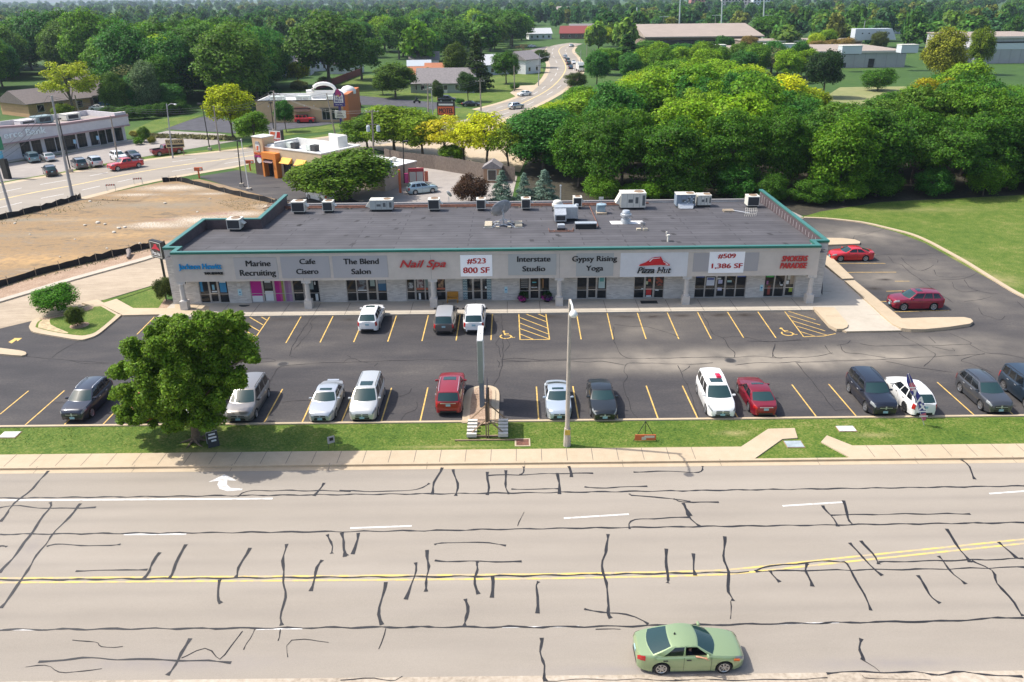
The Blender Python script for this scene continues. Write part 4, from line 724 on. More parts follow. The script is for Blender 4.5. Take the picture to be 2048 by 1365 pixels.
MB().poly([(-1.5, -.55, .028), (2.0, -.55, .028), (1.85, 1.1, .028), (-1.6, 1.1, .028)]).build('coating', M('roof_coating_white', (.70, .69, .66), .7, var=.1, scale=2), o)
MB().lathe([(.55, .03), (.5, .42), (.36, .45), (.36, .75), (.58, .78), (.58, .98), (.45, 1.02), (.45, 1.15), (.35, 1.35), (.05, 1.4)], (0, .3, 0), 18).build('fan_housing', m_galv, o, smooth=40)
o = roofthing('satellite_dish', 1284, 461, 'small dish on pale concrete blocks in front of the white coating', 'satellite dish')
def small_dish(o, h, r, lean):
    MB().tube([(0, 0, 0), (0, 0, h)], .035, 8).build('mast', m_galv, o); mb = MB(); vs = []; A = Vector((.55, .55, .45)).normalized(); u = A.cross(Vector((0, 0, 1))).normalized(); w = u.cross(A); c = Vector((0, 0, h + r * .6))
    for i in range(4):
        for k in range(18): vs.append(c + (u * math.cos(k * PI / 9) * .85 + w * math.sin(k * PI / 9)) * r * i / 3 + A * .1 * (i / 3) ** 2)
    mb.add(vs, [(i * 18 + k, i * 18 + (k + 1) % 18, (i + 1) * 18 + (k + 1) % 18, (i + 1) * 18 + k) for i in range(3) for k in range(18)])
    dd = mb.build('reflector', M('dish_grey', (.33, .34, .36), .5), o, smooth=60); dd.modifiers.new('thickness', 'SOLIDIFY').thickness = .02
    MB().tube([c, c + A * .5 + w * -.2], .015, 5).build('feed_arm', m_galv, o)
small_dish(o, .4, .36, 0); bb = MB()
for sx in (-.55, .12): bb.bx(sx, sx + .42, -.15, .15, 0, .22)
bb.build('ballast_blocks', m_block, o)
o = roofthing('satellite_dish', 898, 405, 'little dish on a short mast at the rear roof edge', 'satellite dish'); small_dish(o, .7, .45, 0)
for px, py, h, r, lb in ((1336, 484, .7, .11, 'short capped vent pipe on a dark patch near the front roof edge'), (1333, 473, .45, .06, 'stubby white vent pipe behind the short capped pipe')):
    o = roofthing('vent_pipe', px, py, lb, 'pipe'); MB().lathe([(r, 0), (r, h * .8), (r * 1.4, h * .82), (r * 1.4, h), (.02, h + .03)], (0, 0, 0), 12).build('pipe', m_hv, o, smooth=40)
    if h > .5: MB().bx(-.6, .6, -.35, .5, .0, .022).build('flashing', m_curb, o)
o = roofthing('blower', 1202, 428, 'small blue grey blower on wooden sleepers beside the biggest rooftop unit', 'vent'); MB().bx(-.45, .45, 0, .7, .2, .85).build('casing', M('blower_blue', (.26, .36, .42), .5), o); MB().bx(-.5, .6, -.45, .75, 0, .2).build('sleepers', m_wood, o); MB().lathe([(.28, .85), (.55, .9), (.55, 1.0), (.1, 1.05)], (.05, .35, 0), 16).build('cowl', M('blower_blue', (.26, .36, .42), .5), o)
MB().bx(-.25, .25, .3, .33, 1.5, 1.8).build('tag_plate', m_hv, o); MB().tube([(0, .31, .9), (0, .31, 1.6)], .03, 6).build('post', m_galv, o)
a, b = RP(1462, 423), RP(1499, 432); o = thing('fallen_antenna', 'toppled mesh antenna lying on the roof near the right parapet', 'antenna', (a.x, a.y, rz(a.y)))
d = b - a; MB().tube([(0, 0, .15), (d.x, d.y, .35)], .035, 8).build('mast', m_galv, o)
g_ = MB()
for k in range(7): u = -.6 + k * .2; g_.tube([(d.x + u, d.y - .35 + .3 * u * u, .05), (d.x + u + .15, d.y - .1 + .3 * u * u, .55), (d.x + u + .2, d.y + .25 + .3 * u * u, .85)], .014, 4)
for k in range(4): g_.tube([(d.x - .6 + .06 * k, d.y - .24 + .18 * k, .05 + .26 * k), (d.x + .05 * k, d.y - .35 + .18 * k, .05 + .26 * k), (d.x + .6 + .06 * k, d.y - .24 + .18 * k, .05 + .26 * k)], .014, 4)
g_.build('mesh_reflector', m_hv, o)
lb_ = MB()
for k in range(4): lb_.bx(-.9, .25, -.5 + k * .22, -.36 + k * .22, .02, .2)
lb_.build('timber_base', m_wood, o)
# gas pipes along the back edge
o = thing('gas_pipes', 'two rusty brown pipes running along the back of the roof', 'pipe', (0, 0, 0)); mb = MB(); sp_ = MB()
y1 = YB - 1.0; zz = rz(y1)
x0, x1 = RP(571, 405).x, RP(1290, 400).x
mb.tube([(x0, y1, zz + .22), (x1, y1, zz + .22)], .10, 8); mb.tube([(x0 + 1, y1 - .5, zz + .18), (x1 - 1, y1 - .5, zz + .18)], .08, 8)
mb.build('pipe', m_rust, o)
for i in range(int((x1 - x0) / 2.4)): sp_.bx(x0 + 1 + i * 2.4, x0 + 1.2 + i * 2.4, y1 - .65, y1 + .2, zz, zz + .12)
sp_.build('sleepers', m_wood, o)
o = thing('gas_pipe', 'thin rusty pipe crossing the roof from the back edge to the low dark box', 'pipe', (0, 0, 0)); a, b, c = RP(1179, 415), RP(1190, 440), RP(1197, 458)
MB().tube([(a.x, a.y, a.z + .15), (b.x, b.y, b.z + .15), (c.x, c.y, c.z + .15)], .05, 6).build('pipe', m_rust, o)
o = roofthing('loose_lumber', 556, 417, 'heap of loose brown lumber by the step of the left parapet', 'lumber')
lm_ = MB(); rr = random.Random(4)
for k in range(11): lm_.tube([(rr.uniform(-1.6, -.4), rr.uniform(-1.3, 1.0), .08 + .06 * k), (rr.uniform(.4, 1.3), rr.uniform(-1.2, 1.4), .06 + .07 * k)], .05, 5)
lm_.build('boards', m_rust, o)
# ---------------------------------------------------------------- cars
m_cg = M('car_glass', (.020, .048, .050), .04, spec=.6); m_cgs = M('car_glass_side', (.008, .010, .012), .06, spec=.8); m_tyre = M('tyre_rubber', (.012, .012, .013), .85); m_rim = M('rim_alloy', (.50, .51, .53), .3, metal=.85)
m_ctrim = M('car_black_trim', (.015, .015, .017), .5); m_hl = M('headlight_lens', (.22, .235, .24), .12, coat=.9); m_tl = M('taillight_lens', (.38, .012, .012), .2, coat=.6); m_chr = M('chrome', (.62, .63, .65), .3, metal=.6); m_pl = M('licence_plate', (.30, .48, .55), .4); m_und = M('car_underbody', (.01, .01, .01), .9)
m_rimd = M('rim_dark', (.08, .08, .085), .4, metal=.6)
def paint(n, c, metal=.35, rough=.32): return M('paint_' + n, c, rough, metal=metal, coat=.9)
TY = dict(
 sedan=dict(L=4.85, W=1.84, H=1.45, wb=2.80, wr=.335, belt=.93, nose=.66, cowl=.97, deck=1.00, tail=.90, A=(.86, .22), C=(-1.72, -.98), rw=.80, win=[(.05, .46), (.50, .86)], g0=.16),
 coupe=dict(L=4.55, W=1.80, H=1.42, wb=2.66, wr=.33, belt=.93, nose=.66, cowl=.97, deck=1.02, tail=.92, A=(.86, .18), C=(-1.66, -.82), rw=.79, win=[(.05, .46), (.50, .84)], g0=.16),
 crossover=dict(L=4.6, W=1.86, H=1.68, wb=2.68, wr=.36, belt=1.08, nose=.82, cowl=1.10, deck=1.12, tail=1.06, A=(.98, .30), C=(-2.16, -1.72), rw=.74, win=[(.05, .36), (.39, .66), (.70, .92)], g0=.2, suv=1),
 suv=dict(L=4.95, W=1.95, H=1.80, wb=2.88, wr=.375, belt=1.14, nose=.92, cowl=1.17, deck=1.16, tail=1.12, A=(.92, .38), C=(-2.36, -2.08), rw=.80, win=[(.05, .34), (.38, .64), (.68, .95)], g0=.23, suv=1),
 boxy=dict(L=4.5, W=1.98, H=1.86, wb=2.75, wr=.39, belt=1.22, nose=1.06, cowl=1.23, deck=1.22, tail=1.20, A=(.72, .46), C=(-2.14, -2.02), rw=.86, win=[(.06, .34), (.40, .64), (.70, .94)], g0=.3, suv=1, sq=1),
 minivan=dict(L=5.05, W=1.96, H=1.76, wb=3.0, wr=.34, belt=1.05, nose=.74, cowl=1.09, deck=1.08, tail=1.04, A=(1.30, .46), C=(-2.42, -2.16), rw=.78, win=[(.06, .32), (.35, .62), (.65, .94)], g0=.19, suv=1),
 pickup=dict(L=5.7, W=2.0, H=1.88, wb=3.65, wr=.40, belt=1.22, nose=1.04, cowl=1.24, deck=1.22, tail=1.20, A=(1.15, .62), C=(-.88, -.68), rw=.82, win=[(.05, .48), (.54, .92)], g0=.3, bed=1))
def make_car(kind, label, cat, pm, pos, rz_, roofm=None, group=None, sunroof=False, rails=None, open_win=None, trim=None, far=False, scale=1.0, two_tone=None, darkrim=False, name=None, spoiler=False, chromebar=False, interior=None):
    T = TY[kind]; L, W_, H, wb = T['L'], T['W'], T['H'], T['wb']; hl = L / 2; xw = (wb / 2 - .05 + .1, -wb / 2 - .05 + .1); Rw = T['wr']; Ra = Rw + .055
    o = thing(name or {'sedan': 'sedan_car', 'coupe': 'sedan_car', 'pickup': 'pickup_truck', 'minivan': 'minivan'}.get(kind, 'suv_car'), label, cat, pos, rz_, group)
    sq = T.get('sq'); suv = T.get('suv'); bed = T.get('bed')
    xA, xAr = T['A']; xC, xCr = T['C']
    def deck(x):
        if x > xA - .1:
            t = min(1, max(0, (x - xA + .1) / (hl - xA + .1))); return T['cowl'] + (T['nose'] + .10 - T['cowl']) * (t * .45 + .55 * t ** 2.4) - (.14 * max(0, t - .90) / .10)
        if x < xC + .15 and not bed:
            t = min(1, max(0, (xC + .15 - x) / (hl + xC + .15))); return T['deck'] + (T['tail'] - T['deck']) * t - .10 * max(0, t - .9) / .1
        return T['belt'] + (T['cowl'] - T['belt']) * max(0, min(1, (x - xC) / (xA - xC))) if not bed else T['belt']
    def hw(x):
        u = abs(x) / hl; e = .10 if sq else (.17 if suv or bed else .25)
        tap = 1 - e * max(0, (u - .55) / .45) ** 2.2
        if u > .93: tap -= (.05 if sq else .11) * ((u - .93) / .07) ** 2
        return W_ / 2 * tap
    def zb(x):
        u = abs(x) / hl; return T['g0'] + (.10 * ((u - .8) / .2) ** 2 if u > .8 else 0)
    def arch(x):
        z = 0
        for c in xw:
            if abs(x - c) < Ra: z = max(z, Rw + math.sqrt(Ra * Ra - (x - c) ** 2))
        return z
    def sec(x):
        w, zs, b, a = hw(x), deck(x), zb(x), arch(x); sh = .06; ins = .995
        pts = [(0, max(b + .02, a)), (w * .84, max(b + .02, a)), (w * .955, max(b, a)), (w * .985, max(b + (zs - b) * .30, a)), (w, max(b + (zs - b) * .55, a + .01)), (w * .985, max(b + (zs - b) * .80, a + .02)), (w * .955, max(zs - .05, a + .03)), (w * .90, max(zs, a + .035)), (w * .52, max(zs + .035, a + .04)), (0, max(zs + .048, a + .045))]
        return pts
    xs_ = set([hl * k for k in (-1, -.99, -.965, -.93, -.88, .88, .93, .965, .99, 1)] + [-hl * .88 + i * hl * 1.76 / 22 for i in range(23)] + [xA, xC])
    for c in xw: xs_ |= set(c + Ra * math.cos(PI * i / 10) for i in range(11)); xs_ |= {c - Ra - .004, c + Ra + .004}
    xs_ = sorted(xs_); xs2 = [xs_[0]]
    for x in xs_[1:]:
        if x - xs2[-1] > .003: xs2.append(x)
    xs_ = xs2; npt = 10; body = MB(); ring = []
    secs = [sec(x) for x in xs_]
    for x, s in zip(xs_, secs): ring.append([(x, y, z) for y, z in s] + [(x, -y, z) for y, z in s[-2:0:-1]])
    n = len(ring[0]); vs = [v for r in ring for v in r]; fs = []; inn = []; low = []
    for i in range(len(xs_) - 1):
        xm = (xs_[i] + xs_[i + 1]) / 2
        for j_ in range(n):
            f = (i * n + j_, (i + 1) * n + j_, (i + 1) * n + (j_ + 1) % n, i * n + (j_ + 1) % n); k = min(j_, n - 1 - j_)
            if k >= 7 and xC + .12 < xm < xA - .12: inn.append(f)
            elif bed and k >= 7 and -hl + .12 < xm < xC - .05: continue
            elif k <= (2 if two_tone else 1): low.append(f)
            else: fs.append(f)
    fs += [tuple(range(n))[::-1], tuple(range((len(xs_) - 1) * n, len(xs_) * n))]
    # fix orientation: ring runs bottom->right(+y)->top->left ; outward normals need flipping
    body.add(vs, [f[::-1] for f in fs])
    # greenhouse
    bw = lambda x: hw(x) * .915
    zr = H - .045; rwid = W_ / 2 * T['rw'] * .93
    def side(t, s, sg):                                      # t 0 front..1 back, s 0 belt..1 roof edge
        xb, xr = xA + (xC - xA) * t, xAr + (xCr - xAr) * t; x = xb + (xr - xb) * s
        yb, zb_ = bw(xb), deck(xb) - .01
        zt = zr - .05 * ((2 * t - .9) ** 2) * (1 if not sq else .3); wt = rwid * (1 - .05 * (2 * t - 1) ** 2)
        bul = .05 * math.sin(PI * s) * (0 if sq else 1)
        return (x, sg * (yb + (wt - yb) * s + bul * .5), zb_ + (zt - zb_) * s)
    wins = []; ts = sorted(set([0, 1] + [t for w in T['win'] for t in w] + [.25, .5, .75])); ss = [0, .1, .3, .5, .7, .88, 1]
    for sg in (-1, 1):
        gw = [MB() for _ in T['win']]
        for a, b in zip(ts[:-1], ts[1:]):
            tm = (a + b) / 2; wi = next((i for i, w in enumerate(T['win']) if w[0] < tm < w[1]), None)
            for s0, s1 in zip(ss[:-1], ss[1:]):
                q = [side(a, s0, sg), side(b, s0, sg), side(b, s1, sg), side(a, s1, sg)]; f = (0, 1, 2, 3) if sg < 0 else (3, 2, 1, 0); f = f[::-1]
                tgt = body if wi is None or not (.05 < (s0 + s1) / 2 < .9) else gw[wi]
                tgt.add(q, [f])
        for i, g in enumerate(gw):
            if open_win == (sg, i): continue
            wins.append((g, 'side_window'))
    def scr(t, u, s):                                        # windscreen / rear window: t end, u -1..1 across, s up
        L0, R0 = Vector(side(t, s, -1)), Vector(side(t, s, 1)); p = L0.lerp(R0, (u + 1) / 2)
        k = (1 - u * u) * ((.20 * (1 - s) + .07) if not sq else .04); p.x += k if t == 0 else -k * (.75 if not suv else .5); p.z += (.035 * s + (.028 * (1 - s))) * (1 - u * u); return tuple(p)
    us = [-1, -.92, -.6, -.3, 0, .3, .6, .92, 1]; s2 = [0, .06, .35, .65, .93, 1]
    for t, nm in ((0, 'windshield'), (1, 'rear_window')):
        g = MB()
        for u0, u1 in zip(us[:-1], us[1:]):
            for s0, s1 in zip(s2[:-1], s2[1:]):
                q = [scr(t, u0, s0), scr(t, u1, s0), scr(t, u1, s1), scr(t, u0, s1)]; f = (0, 1, 2, 3) if t == 0 else (3, 2, 1, 0)
                gl = -.92 < (u0 + u1) / 2 < .92 and (.06 if t == 0 else (.06 if not suv else .12)) < (s0 + s1) / 2 < .93
                (g if gl else body).add(q, [f])
        wins.append((g, nm))
    rf = MB(); nt_, nu = 8, 8
    for i in range(nt_):
        for k in range(nu):
            def rpt(i, k):
                t = i / nt_; u = -1 + 2 * k / nu; a = Vector(scr(0, u, 1)); b = Vector(scr(1, u, 1)); p = a.lerp(b, t)
                e = Vector(side(t, 1, 1)); p.y = u * abs(e.y); p.z = e.z + .040 * (1 - u * u); return tuple(p)
            rf.add([rpt(i, k), rpt(i + 1, k), rpt(i + 1, k + 1), rpt(i, k + 1)], [(0, 1, 2, 3)])
    def fin(mb, nm, m, sm=38, par=o):
        ob = mb.build(nm, m, par); me = ob.data; b = bmesh.new(); b.from_mesh(me); bmesh.ops.remove_doubles(b, verts=b.verts, dist=.002); bmesh.ops.dissolve_degenerate(b, dist=.0005, edges=b.edges)
        bmesh.ops.recalc_face_normals(b, faces=b.faces) if nm in ('body',) else None
        b.to_mesh(me); b.free(); me.polygons.foreach_set('use_smooth', [True] * len(me.polygons)); me.set_sharp_from_angle(angle=math.radians(sm)); return ob
    if not roofm: body.add(rf.v, rf.f)
    bo = fin(body, 'body', pm)
    if roofm: fin(rf, 'roof', roofm)
    lo = MB(); lo.add(vs, [f[::-1] for f in low]); fin(lo, 'lower_trim', trim or (m_ctrim if not two_tone else two_tone))
    if interior or open_win: ib = MB(); ib.add([(v[0], v[1] * .9, v[2] - .10) for v in vs], [f[::-1] for f in inn]); fin(ib, 'interior', interior or m_ctrim)
    for g, nm in wins: fin(g, nm, m_cg if nm in ('windshield', 'rear_window') else m_cgs, 60)
    und = MB(); und.bx(-hl + .35, hl - .35, -W_ * .40, W_ * .40, T['g0'] + .03, .62); und.build('underbody', m_und, o)
    for c in xw:
        for sg in (-1, 1):
            wl_ = thing_part('wheel', o, (c, sg * (W_ / 2 - .115), Rw))
            wl_.rotation_euler = (0, 0, 0 if sg < 0 else PI)
            t = MB(); t.lathe([(Rw * .66, -.10), (Rw * .92, -.105), (Rw, -.07), (Rw, .07), (Rw * .92, .105), (Rw * .66, .10)], (0, 0, 0), 24, 'y', False)
            ty = t.build('tyre', m_tyre, wl_, smooth=40)
            rm = MB(); rm.lathe([(Rw * .72, -.10), (Rw * .66, -.106), (Rw * .58, -.09), (Rw * .58, -.02)], (0, 0, 0), 24, 'y', False)
            for k in range(7):
                a = 2 * PI * k / 7; ca, sa = math.cos(a), math.sin(a); w2 = Rw * .085
                pts = [(-sa * w2, ca * w2), (sa * w2, -ca * w2), (ca * Rw * .64 + sa * w2, sa * Rw * .64 - ca * w2), (ca * Rw * .64 - sa * w2, sa * Rw * .64 + ca * w2)]
                rm.prism_y(pts, -.095, -.06)
            rm.lathe([(Rw * .18, -.07), (Rw * .15, -.102), (.01, -.104)], (0, 0, 0), 12, 'y')
            rm.build('rim', m_rimd if darkrim else m_rim, wl_, smooth=40)
            dk = MB(); dk.lathe([(Rw * .66, -.03), (.01, -.03)], (0, 0, 0), 20, 'y'); dk.build('brake_disc', m_und, wl_)
    def patch(nm, m, x0, x1, k0, k1, sg, off=.012, nx=5):
        g = MB(); gv = []; kk = [k0 + (k1 - k0) * i / 4 for i in range(5)]
        for i in range(nx):
            x = x0 + (x1 - x0) * i / (nx - 1); s = sec(x)
            for k in kk:
                a, f = int(k), k - int(k); y = s[a][0] * (1 - f) + s[min(a + 1, 9)][0] * f; z = s[a][1] * (1 - f) + s[min(a + 1, 9)][1] * f
                gv.append((x + (off if x > 0 else -off), sg * (y + off), z + (off * .5 if k > 5.5 else 0)))
        fs_ = [(i * 5 + j_, i * 5 + j_ + 1, (i + 1) * 5 + j_ + 1, (i + 1) * 5 + j_) for i in range(nx - 1) for j_ in range(4)]
        g.add(gv, fs_ if sg * (1 if x1 > x0 else -1) < 0 else [f[::-1] for f in fs_]); return fin(g, nm, m)
    for sg in (-1, 1):
        patch('headlight', m_hl, hl * .80, hl * .992, 5.0, 6.9, sg)
        if suv or bed: patch('taillight', m_tl, -hl * .91, -hl * .995, 3.9, 6.7, sg)
        else: patch('taillight', m_tl, -hl * .86, -hl * .995, 4.6, 6.6, sg)
        mi = MB(); xm = xA - .28; mi.lathe([(.02, -.09), (.075, -.07), (.09, 0), (.075, .07), (.02, .09)], (0, 0, 0), 10, 'y'); mi.v = [(x * .8, y * 1.35, z * .95) for x, y, z in mi.v]
        mi.build('mirror', pm if not two_tone else m_ctrim, o, 40, (xm + .05, sg * (bw(xm) + .13), deck(xm) + .07))
    fw_ = hw(hl); gr = MB(); z0, z1_ = T['nose'] - .24, T['nose'] - .06; gr.bx(hl - .01, hl + .015, -fw_ * .62, fw_ * .62, z0, z1_); gr.build('grille', m_ctrim, o)
    gc = MB(); gc.bx(hl + .015, hl + .03, -fw_ * .60, fw_ * .60, (z0 + z1_) / 2 - .018, (z0 + z1_) / 2 + .018)
    gc.bx(hl + .015, hl + .028, -.05, .05, z0 - .0, z1_ + .02); gc.build('grille_bar', m_chr, o)
    lw = MB(); lw.bx(hl - .01, hl + .012, -fw_ * .7, fw_ * .7, T['g0'] + .14, T['g0'] + .26); lw.build('lower_intake', m_ctrim, o)
    for xe, zz_, nm in ((hl + .02, T['g0'] + .24, 1), (-hl - .012, (T['tail'] - .22 if not (bed) else T['g0'] + .3), -1)):
        pl = MB(); pl.bx(xe - .012, xe + .012, -.16, .16, zz_ - .08, zz_ + .08); pl.build('licence_plate', m_pl, o)
    rbp = MB(); rbp.bx(-hl - .012, -hl + .03, -fw_ * .8, fw_ * .8, T['g0'] + .12, T['g0'] + .24); rbp.build('rear_bumper', m_ctrim if not bed else m_chr, o)
    if chromebar: cb_ = MB(); cb_.bx(-hl - .02, -hl + .02, -fw_ * .75, fw_ * .75, T['tail'] - .10, T['tail'] - .06); cb_.build('chrome_bar', m_chr, o)
    dh = MB()
    for sg in (-1, 1):
        for t in (T['win'][0][1] - .06, T['win'][1][1] - .05): p = side(t, 0, sg); dh.bx(p[0] - .1, p[0] + .1, sg * (hw(p[0]) + .005) - .012, sg * (hw(p[0]) + .005) + .012, p[2] - .16, p[2] - .12)
    dh.build('door_handles', m_ctrim if rails is None else m_chr, o)
    ln = MB()
    for sg in (-1, 1):                                        # door gaps
        for t in [T['win'][0][0] - .03] + [(a[1] + b[0]) / 2 for a, b in zip(T['win'][:2], T['win'][1:])] + ([] if bed else [T['win'][1][1] + .02]):
            p = side(max(0, t), 0, sg)
            if abs(p[0] - xw[0]) < Ra + .02 or abs(p[0] - xw[1]) < Ra + .02: continue
            s = sec(p[0]); prev = None
            for k in range(2, 7):
                q = (p[0], sg * (s[k][0] + .004), s[k][1])
                if prev: ln.add([(prev[0] - .008, prev[1], prev[2]), (prev[0] + .008, prev[1], prev[2]), (q[0] + .008, q[1], q[2]), (q[0] - .008, q[1], q[2])], [(0, 1, 2, 3)])
                prev = q
    if ln.f: ln.build('door_gaps', m_ctrim, o)
    if sunroof:
        g = MB(); gv = []
        for i in range(5):
            for k in range(5):
                t, u = .10 + .22 * i / 4, -.62 + 1.24 * k / 4; e = Vector(side(t, 1, 1)); a = Vector(scr(0, u, 1)); b = Vector(scr(1, u, 1)); p = a.lerp(b, t); gv.append((p.x, u * abs(e.y), e.z + .04 * (1 - u * u) + .012))
        g.add(gv, [(i * 5 + k, (i + 1) * 5 + k, (i + 1) * 5 + k + 1, i * 5 + k + 1) for i in range(4) for k in range(4)]); fin(g, 'sunroof', m_cg)
    if rails is not None:
        for sg in (-1, 1):
            r_ = MB(); r_.tube([Vector(side(t, 1, sg * .93)) + Vector((0, 0, .03 + .055 * (0 if t in (.08, .95) else 1))) for t in (.08, .16, .5, .85, .95)], .02, 6); r_.build('roof_rail', rails, o, 40)
    if spoiler: sp = MB(); p = side(1, 1, 1); sp.bx(-hl - .02, -hl + .22, -fw_ * .7, fw_ * .7, T['tail'] + .06, T['tail'] + .10); sp.build('spoiler', pm, o)
    if bed:
        b = MB(); x0, x1 = -hl + .10, xC - .02; w = W_ / 2 * .86; zt = T['belt']; fl_ = .62
        b.add([(x0, -w, zt), (x1, -w, zt), (x1, w, zt), (x0, w, zt), (x0, -w, fl_), (x1, -w, fl_), (x1, w, fl_), (x0, w, fl_)], [(4, 5, 6, 7), (0, 1, 5, 4), (1, 2, 6, 5), (2, 3, 7, 6), (3, 0, 4, 7)])
        b.build('cargo_bed', trim or M('bed_liner', (.06, .06, .06), .8), o)
    if scale != 1: o.scale = (scale,) * 3
    return o
def thing_part(name, parent, loc):
    e = bpy.data.objects.new(name, None); COL.objects.link(e); e.parent = parent; e.location = loc; e.empty_display_size = .1; return e
def at(px, py, face, z=.014): p = G(px, py); return (p.x, p.y, z), face
wh, sv, bk_, gy = paint('white', (.78, .78, .77), .0), paint('silver', (.56, .58, .60), .55), paint('black', (.010, .013, .018), .2), paint('graphite', (.09, .095, .105), .5)
rd, mar, blu, grn = paint('red', (.50, .012, .02), .2), paint('maroon', (.20, .006, .025), .35), paint('navy', (.010, .022, .05), .3), paint('pale_green', (.27, .36, .19), .3)
UPP, DN, RTF, LFT = PI / 2, -PI / 2, 0.0, PI
lotg = 'cars parked in the front lot'
def P_(px, py, z=.014): p = G(px, py); return (p.x, p.y, z)
def car(kind, px, py, ang, pm, label, cat='car', **k):
    """px, py = photo point of the ground under the middle of the car"""
    return make_car(kind, label, cat, pm, P_(px, py), ang, **k)
# row nearest the road: noses towards the camera (DN) or away (UPP); ground centre about y = 812
car('crossover', 180, 816, DN, paint('ink', (.012, .017, .032), .3), 'dark navy crossover parked left of the big lot tree', group=lotg, rails=m_chr)
car('coupe', 305, 818, UPP, rd, 'red car almost hidden under the big lot tree', group=lotg)
car('coupe', 404, 818, DN, wh, 'white car half hidden behind the lower branches of the lot tree', group=lotg)
car('minivan', 500, 815, DN, paint('pewter', (.30, .28, .26), .5), 'pewter minivan with black roof bars just right of the lot tree', group=lotg, rails=m_ctrim, two_tone=paint('pewter_dark', (.10, .10, .09), .3))
car('sedan', 656, 815, DN, sv, 'rounded silver sedan with an oval grille next to the silver minivan', group=lotg, sunroof=True, spoiler=True)
car('minivan', 737, 812, DN, paint('silver_beige', (.60, .60, .57), .45), 'silver minivan with a sunroof right of the silver sedan', group=lotg, sunroof=True, rails=m_ctrim)
car('suv', 902, 801, UPP, paint('red_suv', (.28, .008, .014), .3), 'dark red large SUV seen from behind, left of the tall sign', group=lotg, sunroof=True, rails=m_chr, chromebar=True)
car('coupe', 1115, 813, DN, paint('ice_silver', (.50, .56, .62), .45), 'ice silver sedan behind the lamp post', group=lotg, sunroof=True)
car('sedan', 1202, 812, DN, paint('charcoal', (.022, .026, .028), .4), 'charcoal sedan with chrome grille right of the lamp post', group=lotg)
van = car('minivan', 1428, 806, DN - .02, wh, 'white minivan with a red rooftop sign', group=lotg, sunroof=True, rails=wh)
car('sedan', 1510, 804, UPP, paint('wine', (.22, .006, .018), .3), 'wine red sedan seen from behind beside the white minivan', group=lotg, sunroof=True, chromebar=True)
car('suv', 1738, 803, DN, paint('midnight', (.014, .017, .030), .3), 'midnight blue large SUV beside the white hatchback', group=lotg, rails=m_ctrim)
car('crossover', 1815, 806, UPP, wh, 'white crossover seen from behind, partly covered by the feather flag', group=lotg, darkrim=True)
car('crossover', 1962, 801, DN, paint('steel', (.075, .080, .09), .5), 'steel grey crossover second from the right edge', group=lotg, rails=m_ctrim)
car('boxy', 2052, 798, DN, paint('slate_blue', (.020, .035, .055), .3), 'boxy slate blue off roader cut by the right edge', group=lotg, rails=m_ctrim)
# row at the shops, noses to the walk
car('crossover', 744, 648, UPP, wh, 'white crossover with dark sunroof parked at the salon', group='cars parked along the shop front', sunroof=True)
car('minivan', 892, 650, UPP, paint('bronze_grey', (.13, .115, .11), .4), 'bronze grey van with red tail lamps at the nail parlour', group='cars parked along the shop front', roofm=sv, two_tone=m_ctrim, scale=.97)
car('suv', 950, 649, UPP, wh, 'white SUV with black roof bars beside the bronze grey van', group='cars parked along the shop front', rails=m_ctrim, two_tone=gy, scale=.98)
# by the right hand side of the building
car('coupe', 1700, 519, LFT, paint('bright_red', (.55, .012, .018), .1), 'bright red sedan parked beside the right end of the building')
car('crossover', 1828, 615, LFT, paint('ruby', (.24, .006, .03), .3), 'ruby crossover with dark roof panel in the side bays', sunroof=True)
# the green sedan on the road with an arm out of its window
gs = car('coupe', 1373, 1318, RTF + .012, grn, 'pale green sedan driving to the right on the near lane', open_win=(-1, 0), interior=M('seat_dark', (.014, .013, .014), .9))
MB().lathe([(.05, 0), (.03, .05), (.012, .10)], (0, 0, 0), 8).build('aerial', m_ctrim, gs, loc=(-.62, 0, 1.40))
am = M('indicator_amber', (.60, .12, .02), .3)
ax_ = gs.location; hl_ = TY['coupe']['L'] / 2
MB().bx(-.12, .12, -.03, .0, -.05, .05).build('indicator', am, gs, loc=(hl_ * .83, -.83, .72))
# the passenger
m_skin = M('skin', (.50, .25, .16), .6); m_shirt = M('navy_shirt', (.012, .018, .035), .9); m_hair = M('dark_hair', (.02, .013, .01), .8); m_jean = M('denim', (.03, .05, .10), .9)
def person(name, label, loc, rz_, joints, edges, cat='person'):
    me = bpy.data.meshes.new('body'); me.from_pydata([j_[:3] for j_ in joints], edges, [])
    ob = bpy.data.objects.new(name + '_skin', me); COL.objects.link(ob); md = ob.modifiers.new('skin', 'SKIN'); md.use_smooth_shade = True
    for v, j_ in zip(me.skin_vertices[0].data, joints): v.radius = (j_[3], j_[3] * (j_[4] if len(j_) > 4 else 1))
    me.skin_vertices[0].data[0].use_root = True
    ob.modifiers.new('sub', 'SUBSURF').levels = 1; ob.modifiers['sub'].render_levels = 1
    dg = bpy.context.evaluated_depsgraph_get(); m2 = bpy.data.meshes.new_from_object(ob.evaluated_get(dg)); bpy.data.objects.remove(ob)
    root = thing(name, label, cat, loc, rz_); b = bpy.data.objects.new('body', m2); COL.objects.link(b); b.parent = root; m2.materials.clear(); return root, b
